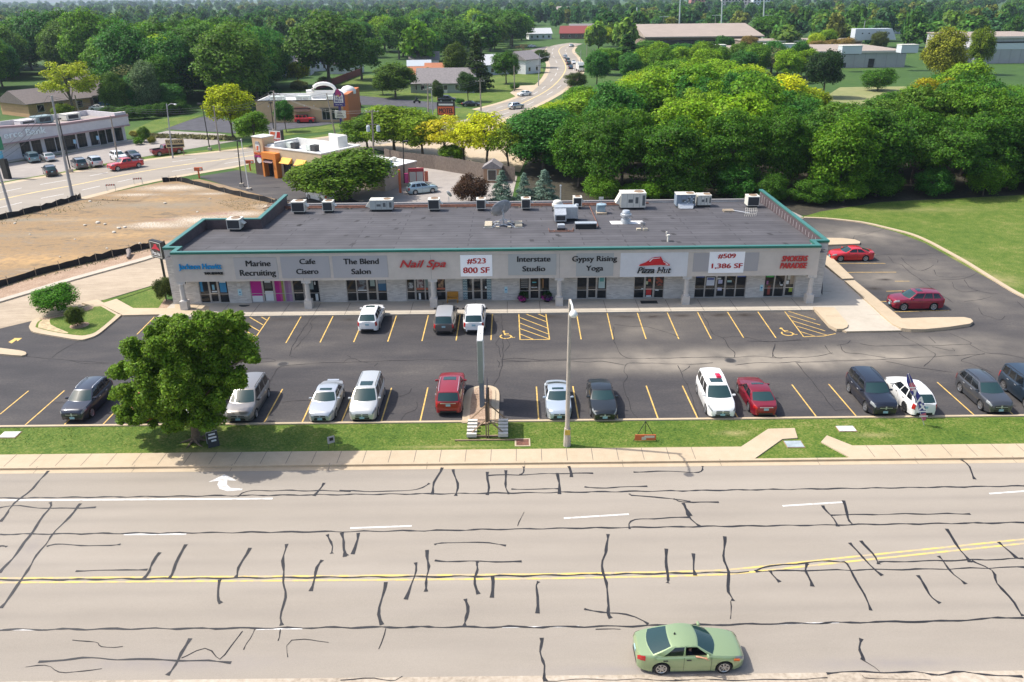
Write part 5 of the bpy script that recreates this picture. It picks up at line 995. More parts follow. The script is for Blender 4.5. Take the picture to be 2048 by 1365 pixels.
J = [(0, 0, .55, .15), (.02, 0, .75, .16, 1.1), (-.04, 0, 1.0, .15, 1.3), (-.05, 0, 1.12, .065), (-.03, 0, 1.20, .055), (-.02, 0, 1.30, .095), (-.01, 0, 1.38, .08),
     (-.03, -.20, 1.03, .06), (.12, -.30, .93, .05), (.20, -.34, .96, .043), (.42, -.40, .97, .034), (.52, -.42, .955, .03), (.58, -.44, .92, .022),
     (-.03, .20, 1.03, .06), (.05, .26, .80, .05), (.25, .18, .72, .04), (.32, .15, .72, .035),
     (.12, -.10, .52, .10), (.48, -.11, .56, .075), (.62, -.11, .25, .055), (.12, .10, .52, .10), (.48, .11, .56, .075), (.62, .11, .25, .055),
     (.60, -.395, .94, .011), (.64, -.40, .905, .009), (.63, -.415, .94, .010), (.68, -.42, .90, .008), (.625, -.44, .93, .010), (.675, -.45, .89, .008), (.61, -.46, .92, .009), (.65, -.47, .885, .008), (.55, -.375, .965, .011), (.59, -.355, .945, .009)]
Ed = [(0, 1), (1, 2), (2, 3), (3, 4), (4, 5), (5, 6), (2, 7), (7, 8), (8, 9), (9, 10), (10, 11), (11, 12), (2, 13), (13, 14), (14, 15), (15, 16), (0, 17), (17, 18), (18, 19), (0, 20), (20, 21), (21, 22),
      (11, 23), (23, 24), (11, 25), (25, 26), (11, 27), (27, 28), (12, 29), (29, 30), (11, 31), (31, 32)]
gl = gs.location
pr, pb = person('person', 'passenger in a dark shirt, bare forearm on the green sedan window sill', (gl.x + .02, gl.y - .44, .0), .012, [(j_[0], j_[1] * (1.22 if j_[1] < -.25 else 1.08), j_[2] if j_[1] < -.25 and j_[0] > .1 else j_[2] - (.17 if j_[2] > .9 else .1), *j_[3:]) for j_ in J], Ed)
for m in (m_skin, m_shirt, m_jean): pb.data.materials.append(m)
for p in pb.data.polygons:
    c = p.center; p.material_index = 2 if c.z < .60 else (1 if c.z < .96 and not (c.x > .14 and c.y < -.22) and not (c.x > .10 and c.y > .14) else 0); p.use_smooth = True
hr = MB(); hr.lathe([(.02, .135), (.07, .12), (.103, .07), (.11, .0), (.10, -.05)], (0, 0, 0), 14); hr.build('hair', m_hair, pr, 60, (-.045, 0, 1.16)); hr2 = MB(); hr2.lathe([(.001, .02), (.012, .01), (.017, -.02), (.001, -.03)], (0, 0, 0), 8); hr2.build('nose', m_skin, pr, 60, (.08, 0, 1.11))
for sg in (-1, 1): e_ = MB(); e_.lathe([(.001, .012), (.012, 0), (.001, -.012)], (0, 0, 0), 8); e_.build('eye', m_black, pr, 60, (.068, sg * .035, 1.14))
# red delivery sign on the white minivan
vl = van.location
o = thing('roof_sign', 'red delivery sign lying on the roof of the white minivan', 'sign', (vl.x + .28, vl.y + .62, 1.775)); MB().box((0, 0, .06), (.34, .50, .12), 0, .8).build('sign_body', M('sign_red', (.65, .01, .05), .4), o); MB().bx(-.15, .15, .30, .40, 0, .05).build('sign_foot', M('sign_red', (.65, .01, .05), .4), o)
# ---- traffic and parked cars in the distance
bg = 'cars at the far shops'
RD = math.atan2((G(480, 315) - G(150, 372)).y, (G(480, 315) - G(150, 372)).x)
car('pickup', 253, 338, RD + PI, paint('bright_red', (.55, .012, .018), .1), 'red pickup truck driving on the cross road', 'truck', trim=M('bed_liner_grey', (.35, .35, .36), .6))
car('pickup', 335, 309, RD + PI * .0 - .12, paint('wine', (.22, .006, .018), .3), 'maroon pickup truck parked by the for lease board', 'truck')
car('crossover', 102, 350, 2.2, bk_, 'black crossover near the street on the bank lot', group=bg)
car('suv', 160, 336, 2.25, gy, 'dark grey SUV parked behind the tall pole on the bank lot', group=bg, rails=m_chr)
car('suv', 190, 332, 2.25, sv, 'pale silver wagon beside the dark grey SUV on the bank lot', group=bg)
car('minivan', 66, 323, 2.25, paint('teal_grey', (.16, .25, .28), .4), 'blue green van parked at the bank door', group=bg)
car('sedan', 97, 321, 2.3, sv, 'silver sedan beside the blue green van', group=bg)
car('crossover', 238, 321, -.8, wh, 'white crossover behind the red pickup', group=bg)
car('coupe', 266, 317, -.8, paint('ink', (.012, .017, .032), .3), 'dark blue sedan beside the white crossover', group=bg)
car('crossover', 844, 386, .42, paint('pale_blue', (.36, .48, .53), .4), 'pale blue SUV waiting at the drive through menu board', rails=m_ctrim, scale=.98)
car('boxy', 611, 246, 0.0, paint('bright_red', (.55, .012, .018), .1), 'red off roader with black hardtop beside the tan restaurant', roofm=m_ctrim, darkrim=True)
car('suv', 713, 214, PI / 2 + .35, paint('midnight', (.014, .017, .030), .3), 'dark SUV queuing at the right end of the tan restaurant')
car('minivan', 894, 204, -.1, bk_, 'black van in the side street by the lawn')
car('sedan', 942, 213, -.1, bk_, 'black sedan waiting at the mouth of the side street')
car('minivan', 642, 400, 2.4, wh, 'white car mostly hidden behind the tree at the donut shop')
tr = 'traffic on the far road'
for kind, px, py, an, pm, lb in (('sedan', 1049, 192, .75 + PI, wh, 'white car heading this way near the corner drive'), ('crossover', 1032, 218, .75, sv, 'silver car just above the yellow trees'), ('sedan', 1143, 94, 1.2, sv, 'small silver car at the far bend'),
    ('sedan', 1130, 116, PI / 2, sv, 'silver car ahead of the two dark cars'), ('suv', 1135, 124, PI / 2, bk_, 'upper of two dark cars close together on the far road'), ('suv', 1137, 130, PI / 2, paint('brown', (.05, .03, .025), .3), 'lower of two dark cars close together on the far road'),
    ('sedan', 1141, 138, PI / 2, blu, 'blue car behind the two dark cars'), ('sedan', 1147, 128, -PI / 2, wh, 'white car coming down beside the kerb of the far road'), ('sedan', 1064, 95, .6, wh, 'white car parked on the street of houses')):
    car(kind, px, py, an, pm, lb, group=tr)
car('sedan', 198, 221, .2, wh, 'white sedan parked behind the bank under the trees'); car('sedan', 206, 215, .2, paint('sky_blue', (.02, .16, .36), .3), 'blue sedan parked behind the white sedan')
p = P_(1160, 143); o = thing('box_truck', 'white box truck half hidden by the trees at the far road', 'truck', p, -PI / 2 + .1)
MB().bx(-2.6, 1.6, -1.15, 1.15, .8, 3.2).build('cargo_box', wh, o); MB().bx(1.62, 3.2, -1.05, 1.05, .6, 2.4).build('cab', wh, o); MB().bx(3.0, 3.22, -.95, .95, 1.5, 2.2).build('windshield', m_cg, o)
for sx in (-1.8, 2.3):
    for sg in (-1, 1): MB().lathe([(.3, -.12), (.45, -.12), (.45, .12), (.3, .12)], (0, 0, 0), 16, 'y').build('wheel', m_tyre, o, loc=(sx, sg * 1.0, .45))
p = P_(834, 207); o = thing('motorcycle', 'black motorcycle with its rider on the side street', 'motorcycle', p, 0)
for sx in (-.7, .7): MB().lathe([(.2, -.06), (.32, -.06), (.32, .06), (.2, .06)], (0, 0, 0), 16, 'y').build('wheel', m_tyre, o, loc=(sx, 0, .32))
MB().box((0, 0, .65), (1.1, .3, .4)).build('frame', bk_, o); MB().box((-.3, 0, .92), (.6, .3, .12)).build('saddle', m_ctrim, o); MB().tube([(.45, -.4, 1.05), (.55, 0, 1.0), (.45, .4, 1.05)], .03).build('handlebar', m_chr, o)
Jr = [(-.25, 0, 1.0, .15), (-.2, 0, 1.25, .16), (-.15, 0, 1.5, .15), (-.12, 0, 1.62, .06), (-.08, 0, 1.78, .11), (-.1, -.2, 1.5, .06), (.15, -.3, 1.25, .05), (.42, -.35, 1.1, .04), (-.1, .2, 1.5, .06), (.15, .3, 1.25, .05), (.42, .35, 1.1, .04), (.05, -.18, .95, .09), (.2, -.2, .6, .06), (.05, .18, .95, .09), (.2, .2, .6, .06)]
pr2, pb2 = person('person', 'rider in dark clothes sitting on the motorcycle', p, 0, Jr, [(0, 1), (1, 2), (2, 3), (3, 4), (2, 5), (5, 6), (6, 7), (2, 8), (8, 9), (9, 10), (0, 11), (11, 12), (0, 13), (13, 14)]); pb2.data.materials.append(m_shirt)
# ---------------------------------------------------------------- street furniture and small things
m_steel = M('pole_concrete', (.42, .37, .31), .85, var=.1, scale=3); m_darkpole = M('pole_dark_bronze', (.03, .028, .026), .6); m_pole = M('utility_pole_wood', (.27, .235, .20), .9, var=.2, scale=4); m_gpole = M('pole_grey', (.33, .34, .36), .6, metal=.3)
m_lamp = M('lamp_glass', (.75, .75, .72), .3)
def G3(px, py, z=0): p = G(px, py, z); return (p.x, p.y, z)
b0 = G(1134, 893); o = thing('street_lamp', 'tall concrete street lamp on the verge with its head leaning over the road', 'street lamp', (b0.x, b0.y, .05))
zt = Z4(1137, 601, b0)
MB().tube([(0, 0, 0), (0, 0, 1.3)], .24, 8, .20).build('base', m_steel, o); MB().tube([(0, 0, 1.3), (0, 0, zt)], .155, 10, .085).build('pole', m_steel, o, 40)
MB().tube([(0, 0, zt - .25), (0, -.5, zt + .1), (.02, -1.4, zt + .15), (.02, -2.0, zt + .05)], .06, 8).build('arm', m_lamp, o, 40)
h = MB(); h.lathe([(.02, .22), (.14, .18), (.22, .05), (.25, -.05), (.2, -.18), (.05, -.24)], (0, 0, 0), 14); h.build('lamp_head', m_lamp, o, 50, (.04, -2.15, zt - .05))
MB().bx(-.17, .17, -.245, -.22, .9, 1.25).build('number_plate', M('plate_yellow', (.5, .36, .05), .5), o)
# tall double sided sign seen edge on
p = G(964, 818); o = thing('pylon_sign', 'tall grey double sided sign seen edge on from its planted island', 'sign', (p.x, p.y, .16))
m_pyl = M('pylon_grey_green', (.22, .25, .23), .5, var=.06, scale=1); m_plb = M('pylon_blue_grey', (.11, .15, .19), .5)
MB().bx(-.15, .15, -.1, 1.2, 0, 2.35).build('post', m_plb, o)
MB().bx(-.165, .165, -.75, 1.75, 2.2, 5.3).build('cabinet', m_pyl, o); MB().bx(-.185, .185, -.77, 1.77, 5.3, 5.38).build('top_cap', M('cap_white', (.72, .72, .71), .5), o)
for sg in (-1, 1): MB().bx(sg * .177 - .01, sg * .177 + .01, -.65, 1.65, 2.35, 5.2).build('sign_face', M('sign_face_white', (.7, .7, .68), .4), o)
MB().bx(-.04, .04, .3, .34, 5.382, 5.43).build('lifting_eye', m_black, o)
# real estate sign seen edge on, on a weighted timber frame
p = G(975, 877); o = thing('real_estate_sign', 'large board sign seen edge on, braced on timbers with pale ballast blocks', 'sign', (p.x, p.y, .05))
m_tim = M('timber_brown', (.24, .17, .11), .9, var=.2, scale=5)
MB().bx(-.03, .03, -.2, 2.2, 1.25, 3.3).build('board', M('board_dark', (.03, .025, .03), .5), o); pb_ = MB()
for yy in (-.1, 2.0): pb_.bx(-.11, -.032, yy, yy + .12, 0, 2.6); pb_.bx(.032, .11, yy, yy + .12, 0, 2.6)
pb_.build('posts', m_tim, o); br = MB()
for yy in (-.1, 2.0):
    for sg in (-1, 1): br.tube([(sg * .1, yy + .2, 1.25), (sg * 1.25, yy + .2, .1)], .05, 4)
    br.bx(-1.35, 1.35, yy + .14, yy + .24, .02, .12)
br.bx(-2.1, 1.9, -.42, -.32, .0, .08); br.build('braces', m_tim, o)
bl = MB()
for sg in (-1, 1):
    for k in range(5): bl.bx(sg * 1.02 - .32, sg * 1.02 + .32, -.15 + k * .44, .09 + k * .44, .12, .36)
bl.build('ballast_blocks', M('block_white', (.56, .53, .47), .9, var=.1, scale=4), o)
# drain grate, box lids, manholes
p = G(1045, 887); o = thing('drain_grate', 'rusty square grate in a pale concrete frame on the verge', 'drain', (p.x, p.y, .05)); MB().bx(-.5, .5, -.48, .48, 0, .03).build('frame', m_conc, o); g = MB()
for k in range(9): g.bx(-.40, .40, -.38 + k * .085, -.33 + k * .085, .031, .05)
g.bx(-.40, .40, -.38, .38, .030, .036); g.build('grate', M('grate_rust', (.20, .09, .06), .8, var=.3, scale=4), o)
for px, py, w, d, c, lb in ((20, 872, 1.1, .75, (.52, .54, .50), 'pale concrete lid in the grass at the left edge'), (1692, 860, 1.1, .65, (.50, .53, .52), 'pale lid in the grass right of the paved step'), (1588, 891, 1.05, .75, (.30, .35, .37), 'weathered blue grey lid in the bare corner of the verge')):
    p = G(px, py); o = thing('utility_box_lid', lb, 'access cover', (p.x, p.y, .05)); MB().bx(-w / 2, w / 2, -d / 2, d / 2, 0, .06).build('lid', M('lid_%d' % int(c[0] * 100), c, .8, var=.15, scale=2), o); MB().bx(-w / 2 - .06, w / 2 + .06, -d / 2 - .06, d / 2 + .06, -.01, .03).build('rim', m_dirt, o)
for px, py, lb in ((566, 729, 'dark round manhole cover at the left of the lot lane'), (1461, 722, 'dark round manhole cover in the pale dusty part of the lot lane')):
    p = G(px, py); o = thing('manhole', lb, 'manhole cover', (p.x, p.y, .016)); MB().lathe([(.34, 0), (.34, .012), (.01, .014)], (0, 0, 0), 24).build('cover', M('cast_iron', (.03, .028, .028), .7, var=.3, scale=6), o); MB().lathe([(.45, 0), (.45, .008), (.01, .008)], (0, 0, 0), 24).build('ring', M('ring_iron', (.09, .085, .08), .8), o)
# orange board sign under a tripod
p = G(1290, 884); o = thing('tripod_sign', 'low orange and white board hung under a thin black tripod', 'sign', (p.x, p.y, .05))
t = MB()
for x, y in ((-.75, 0), (.75, 0), (.1, .6)): t.tube([(0, .2, 1.35), (x, y, 0)], .022, 5)
t.build('tripod', m_black, o); MB().box((0, -.05, .30), (1.35, .04, .42)).build('board', M('board_orange', (.62, .14, .05), .6), o); MB().box((.25, -.075, .36), (.65, .01, .16)).build('white_field', M('board_cream', (.6, .55, .45), .6), o); MB().box((-.1, -.078, .25), (.28, .01, .22)).build('white_letters', M('board_cream', (.6, .55, .45), .6), o)
# folding sign by the tree, little yard sign
p = G(427, 891); o = thing('sidewalk_sign', 'folding dark and white board standing crooked beside the lot tree', 'sign', (p.x, p.y, .05), .5)
s = MB(); s.add([(-.35, -.35, 0), (.35, -.35, 0), (.35, 0, 1.0), (-.35, 0, 1.0), (-.35, -.30, 0), (.35, -.30, 0), (.35, .05, 1.0), (-.35, .05, 1.0)], [(0, 1, 2, 3), (7, 6, 5, 4), (0, 3, 7, 4), (1, 5, 6, 2)]); s.build('front_board', m_black, o)
s = MB(); s.add([(-.35, .35, 0), (.35, .35, 0), (.35, .02, 1.0), (-.35, .02, 1.0), (-.35, .30, 0), (.35, .30, 0), (.35, -.03, .98), (-.35, -.03, .98)], [(3, 2, 1, 0), (4, 5, 6, 7)]); s.build('rear_board', M('board_white', (.65, .65, .65), .5), o)
s = MB()
for z, w, x0 in ((.75, .4, -.2), (.55, .5, -.25), (.35, .3, -.1)): s.add([(x0, -.35 + .35 * z - .015, z), (x0 + w, -.35 + .35 * z - .015, z), (x0 + w, -.35 + .35 * (z + .1) - .015, z + .1), (x0, -.35 + .35 * (z + .1) - .015, z + .1)], [(0, 1, 2, 3)])
s.build('white_strokes', M('board_white', (.65, .65, .65), .5), o)
p = G(664, 898); o = thing('yard_sign', 'small grey yard sign on a thin stake near the pavement', 'sign', (p.x, p.y, .05), .5); MB().tube([(-.2, 0, 0), (-.2, 0, .9)], .012, 5).tube([(.2, 0, 0), (.2, 0, .9)], .012, 5).build('stake', m_black, o); MB().box((0, 0, .62), (.46, .02, .5)).build('board', M('board_grey', (.38, .37, .38), .5), o); MB().box((.02, -.014, .65), (.25, .006, .22)).build('dark_print', m_black, o)
# feather flag
p = G(1848, 852); tz = Z4(1816, 749, p); o = thing('feather_flag', 'leaning blue feather flag with TAX in white letters', 'flag', (p.x, p.y, .05))
tx = YP(1816, 749, p.y).x - p.x
pole = [(0, 0, 0), (tx * .35, 0, tz * .35), (tx * .75, 0, tz * .75), (tx, 0, tz)]; MB().tube(pole, .022, 6).build('pole', m_hv, o)
zf = zc(1448, 580, 3.4133)
def fp(q): r = YP(*q, p.y); return (r.x - p.x, r.z - .05)
m_fb = M('flag_blue', (.035, .04, .22), .7)
outl = [fp(q) for q in zf([(1262, 568), (1285, 610), (1315, 680), (1350, 740), (1375, 800), (1380, 860), (1378, 890), (1352, 893), (1338, 850), (1310, 760), (1270, 690), (1246, 625), (1250, 580)])]
def wave(q): return .10 * math.sin(q[1] * 3.1)
nseg = MB(); nseg.prism_y(outl, -.008, .008); nseg.build('cloth', m_fb, o)
for q, c in (([(1262, 640), (1290, 632), (1310, 655), (1300, 690), (1275, 690)], (.55, .16, .25)), ([(1338, 850), (1378, 838), (1380, 862), (1378, 890), (1352, 893)], (.50, .13, .18))): MB().prism_y([fp(x) for x in zf(q)], -.016, -.009).build('red_field', M('flag_pink', (.50, .13, .18), .7), o)
for ch, cx, cy, s_ in (('T', 1300, 703, 40), ('A', 1337, 752, 42), ('X', 1352, 800, 42)): q = fp(zf([(cx, cy)])[0]); text(ch, M('flag_white', (.78, .78, .78), .6), o, (q[0], -.018, q[1]), 1, .004, 0, 0, width=.46, height=.46, fat=.06)
for cx, cy, w in ((1355, 830, 34), (1285, 668, 30), (1362, 862, 28)): q = fp(zf([(cx, cy)])[0]); MB().bx(q[0] - w / 100, q[0] + w / 100, -.020, -.017, q[1] - .04, q[1] + .04).build('small_print', M('flag_white', (.78, .78, .78), .6), o)
# bench, flower pots, mats at the shops
p = G(906, 603, .15); o = thing('bench', 'small orange wooden bench against the shop wall', 'bench', (p.x, WY - .35, .15)); m_or = M('bench_orange', (.50, .24, .03), .6, var=.1, scale=6)
MB().box((0, -.05, .42), (1.05, .48, .06)).build('seat', m_or, o); s = MB()
for k in range(4): s.box((0, .22, .52 + k * .13), (1.05, .04, .11))
s.build('backrest', m_or, o)
for sg in (-1, 1): MB().bx(sg * .48 - .03, sg * .48 + .03, -.28, -.2, 0, .62).bx(sg * .48 - .03, sg * .48 + .03, .16, .24, 0, .95).bx(sg * .48 - .03, sg * .48 + .03, -.28, .22, .58, .64).build('side_frame', m_or, o)
def leaf_ball(seed, n, rx, rz_, size, zc_=0, flat=1):
    r = np.random.default_rng(seed); d = r.normal(size=(n, 3)); d /= np.linalg.norm(d, axis=1)[:, None]; q = d * r.uniform(.55, 1.0, (n, 1)) ** .5 * np.array([rx, rx, rz_]); q[:, 2] += zc_
    return leaf_quads(r, q, d, size)
def leaf_quads(r, c, nrm, size, aspect=.7):
    n = len(c); nn = nrm + r.normal(size=(n, 3)) * .6 + np.array([-.18, -.12, .42]); nn /= np.linalg.norm(nn, axis=1)[:, None]
    t = np.cross(nn, r.normal(size=(n, 3))); t /= np.linalg.norm(t, axis=1)[:, None] + 1e-9; b = np.cross(nn, t); s = size * r.uniform(.6, 1.25, (n, 1))
    v = np.stack([c - t * s * .5, c - b * s * aspect * .45 + t * s * .05, c + t * s * .5, c + b * s * aspect * .45 + t * s * .05], 1).reshape(-1, 3); return v
def quads_mesh(name, v, mat, slot=None):
    n = len(v) // 4; me = bpy.data.meshes.new(name); me.vertices.add(n * 4); me.vertices.foreach_set('co', v.astype(np.float32).ravel())
    me.loops.add(n * 4); me.loops.foreach_set('vertex_index', np.arange(n * 4, dtype=np.int32)); me.polygons.add(n); me.polygons.foreach_set('loop_start', np.arange(0, n * 4, 4, dtype=np.int32)); me.polygons.foreach_set('loop_total', np.full(n, 4, np.int32))
    me.update(calc_edges=True); me.materials.append(mat); return me
def leaf_mat(name, col=None, trans=.45, var=.6):
    m = bpy.data.materials.new(name); m.use_nodes = True; nt = m.node_tree; N = nt.nodes; Lk = nt.links; b = N['Principled BSDF']; b.inputs['Roughness'].default_value = .6; b.inputs['Specular IOR Level'].default_value = .2
    g = N.new('ShaderNodeNewGeometry'); mr = N.new('ShaderNodeMapRange'); mr.inputs[3].default_value = 1 - var; mr.inputs[4].default_value = 1 + var; Lk.new(g.outputs['Random Per Island'], mr.inputs[0])
    if col is None: oi = N.new('ShaderNodeObjectInfo'); src = oi.outputs['Color']
    else: rg = N.new('ShaderNodeRGB'); rg.outputs[0].default_value = (*col, 1); src = rg.outputs[0]
    hs = N.new('ShaderNodeHueSaturation'); h2 = N.new('ShaderNodeMapRange'); h2.inputs[3].default_value = .485; h2.inputs[4].default_value = .515
    wn = N.new('ShaderNodeTexWhiteNoise'); wn.noise_dimensions = '1D'; Lk.new(g.outputs['Random Per Island'], wn.inputs['W']); Lk.new(wn.outputs['Value'], h2.inputs[0]); Lk.new(h2.outputs[0], hs.inputs['Hue']); Lk.new(mr.outputs[0], hs.inputs['Value']); Lk.new(src, hs.inputs['Color'])
    Lk.new(hs.outputs[0], b.inputs['Base Color'])
    tr = N.new('ShaderNodeBsdfTranslucent'); Lk.new(hs.outputs[0], tr.inputs['Color']); mx = N.new('ShaderNodeMixShader'); mx.inputs[0].default_value = trans
    Lk.new(b.outputs[0], mx.inputs[1]); Lk.new(tr.outputs[0], mx.inputs[2]); Lk.new(mx.outputs[0], N['Material Output'].inputs['Surface']); return m
m_leaf = leaf_mat('foliage')
def link_mesh(name, me, parent, loc=(0, 0, 0), col=None):
    o = bpy.data.objects.new(name, me); COL.objects.link(o); o.parent = parent; o.location = loc
    if col: o.color = (*col, 1)
    return o
m_fl = leaf_mat('petals', None, .2, .3)
for px, py, c1, c2, lb in ((1046, 599, (.45, .03, .25), (.12, .03, .16), 'pot of purple and pink petunias left of the studio door'), (1093, 599, (.12, .03, .18), (.42, .03, .25), 'pot of dark leaves with pink petunias right of the studio door')):
    p = G(px, py, .15); o = thing('flower_pot', lb, 'flower pot', (p.x, WY - .5, .15)); MB().lathe([(.22, 0), (.30, .38), (.33, .40), (.26, .38)], (0, 0, 0), 14).build('pot', m_black, o)
    link_mesh('flowers', quads_mesh('flowers', leaf_ball(px, 260, .42, .26, .12, .42), m_fl), o, (-.10 if px < 1060 else .16, -.1, 0), c1); link_mesh('flowers', quads_mesh('flowers', leaf_ball(px + 1, 160, .36, .24, .11, .45), m_fl), o, (-.25 if px < 1060 else -.2, 0, 0), c2); link_mesh('leaves', quads_mesh('leaves', leaf_ball(px + 2, 380, .48, .42, .14, .62), m_leaf), o, (.04, .05, 0), (.03, .08, .02))
for px, py, w, d, lb in ((1298, 605, 1.55, .7, 'black rectangular door mat at the shop with the red emblem'), (488, 612.5, .0, .0, 'black half round mat on the shop walk at the left')):
    p = G(px, py, .15); o = thing('door_mat', lb, 'mat', (p.x, p.y, .162))
    if w: MB().bx(-w / 2, w / 2, -d / 2, d / 2, 0, .015).build('mat', M('mat_black', (.015, .02, .02), .9), o)
    else: MB().prism([(.5 * math.cos(a), .42 * math.sin(a) + .2) for a in [PI + i * PI / 12 for i in range(13)]], 0, .015).build('mat', M('mat_black', (.015, .02, .02), .9), o)
# box sign on a post at the left
a = G(334, 578); o = thing('pole_sign', 'black box sign with a red roof emblem on a dark post by the shops', 'sign', (a.x, a.y, 0), 0)
zb_, zt_ = 3.3, 5.0
MB().bx(-.09, .09, -.09, .09, 0, zb_).build('post', m_darkpole, o)
tgt = thing_part('cabinet_frame', o, (0, 0, 0)); bpy.data.objects.remove(tgt)
ang = -.62
cbx = MB(); cbx.box((-.15, 0, 4.1), (1.9, .42, 1.7), ang); cbx.build('cabinet', m_black, o)
def onface(u, v, d=.225): return (-.15 + u * math.cos(ang) + d * math.sin(ang), u * math.sin(ang) - d * math.cos(ang), 4.1 + v)
def facepoly(uv, m, nm, d): MB().add([onface(u, v, d) for u, v in uv], [tuple(range(len(uv)))]).build(nm, m, o)
facepoly([(-.86, -.76), (.86, -.76), (.86, .76), (-.86, .76)], M('sign_face_white', (.7, .7, .68), .4), 'sign_face', .216); facepoly([(-.80, -.70), (.80, -.70), (.80, .70), (-.80, .70)], M('sign_face_dark', (.05, .03, .03), .4), 'sign_face', .220)
facepoly([(-.7, .02), (-.3, .28), (-.15, .55), (.22, .60), (.30, .35), (.7, .08), (.66, 0), (0, .06), (-.66, -.03)], M('emblem_red_sunlit', (.55, .02, .05), .4), 'emblem_roof', .225)
text('Pizza Hut', M('emblem_white', (.8, .8, .8), .4), o, onface(0, -.38, .228), 1, .004, .02, .25, rz=ang, width=1.35, height=.40)
# silt fences round the dirt lot
m_silt = M('silt_fabric', (.010, .010, .012), .8)
def silt(pts, label):
    P = [Vector(q) for q in smooth_path(P2(pts), 5)]; o = thing('silt_fence', label, 'fence', (P[0].x, P[0].y, 0)); mb = MB(); r = random.Random(len(pts)); vs = []
    for i, q in enumerate(P):
        h = .72 + r.uniform(-.13, .12); dx = r.uniform(-.08, .08); vs += [(q.x - P[0].x, q.y - P[0].y, 0), (q.x - P[0].x + dx, q.y - P[0].y + dx, h), (q.x - P[0].x + dx, q.y - P[0].y + dx + .03, h), (q.x - P[0].x, q.y - P[0].y + .03, 0)]
    mb.add(vs, [(4 * i + k, 4 * i + (k + 1) % 4, 4 * i + 4 + (k + 1) % 4, 4 * i + 4 + k) for i in range(len(P) - 1) for k in range(3)]); mb.build('fabric', m_silt, o)
    for q in P[::3]: MB().bx(q.x - P[0].x - .025, q.x - P[0].x + .025, q.y - P[0].y - .06, q.y - P[0].y - .01, 0, .95).build('stake', m_wood, o)
silt([(-120, 462), (0, 440), (60, 427), (115, 412), (150, 402), (163, 398)], 'sagging black silt fence along the cross road, by the tall grey pole')
silt([(326, 365), (350, 363), (370, 366), (420, 378), (470, 391), (530, 404), (556, 410)], 'black silt fence between the dirt lot and the donut shop lot')
silt([(-60, 598), (0, 575), (90, 547), (160, 530), (215, 517), (270, 503), (300, 497), (332, 494)], 'long black silt fence at the front edge of the dirt lot')
p = G(255, 512); o = thing('log', 'short grey log lying on the mulch strip behind the left drive', 'log', (p.x, p.y, .2)); MB().tube([(0, .5, .25), (.3, -.2, .12), (.7, -1.4, .0)], .28, 10, .15).build('stem', M('bark_grey', (.24, .20, .18), .95, var=.3, scale=5), o, 40)
# loose stones on the dirt
for px, py in ((280, 488), (228, 466), (210, 450), (120, 515), (92, 432), (60, 470), (30, 448), (150, 480), (250, 456), (170, 452), (196, 447), (238, 458), (214, 498), (395, 425), (420, 398), (330, 408), (180, 404)):
    p = G(px, py); s = rnd.uniform(.12, .32); o = bpy.data.objects.new('stone', (lambda b: b.mesh('stone', M('stone_pale', (.55, .50, .42), .9)))(MB().lathe([(s * .3, 0), (s, .3 * s), (s * .7, .7 * s), (.02, .85 * s)], (0, 0, 0), 7))); COL.objects.link(o); o.location = (p.x, p.y, 0); o.rotation_euler = (.2, .1, rnd.uniform(0, 6)); tag(o, 'pale loose stone lying on the bare dirt lot', 'stone', 'loose stones on the dirt lot')
for px, py, lb in ((223, 382, 'left of two red and white barricades at the kerb of the dirt lot'), (277, 369, 'right of two red and white barricades at the kerb of the dirt lot')):
    p = G(px, py); o = thing('barricade', lb, 'barricade', (p.x, p.y, 0), .25, 'barricades along the cross road'); l = MB()
    for sg in (-.6, .6): l.tube([(sg, -.3, 0), (sg, 0, 1.05)], .03, 4); l.tube([(sg, .3, 0), (sg, 0, 1.05)], .03, 4)
    l.build('legs', m_hv, o)
    for z in (.9,):
        MB().box((0, -.06, z), (1.35, .03, .26)).build('rail', m_hv, o); s = MB()
        for k in range(4): s.add([(-.6 + k * .32, -.08, z - .13), (-.46 + k * .32, -.08, z - .13), (-.34 + k * .32, -.08, z + .13), (-.48 + k * .32, -.08, z + .13)], [(0, 1, 2, 3)])
        s.build('stripes', M('barricade_red', (.45, .06, .03), .6), o)
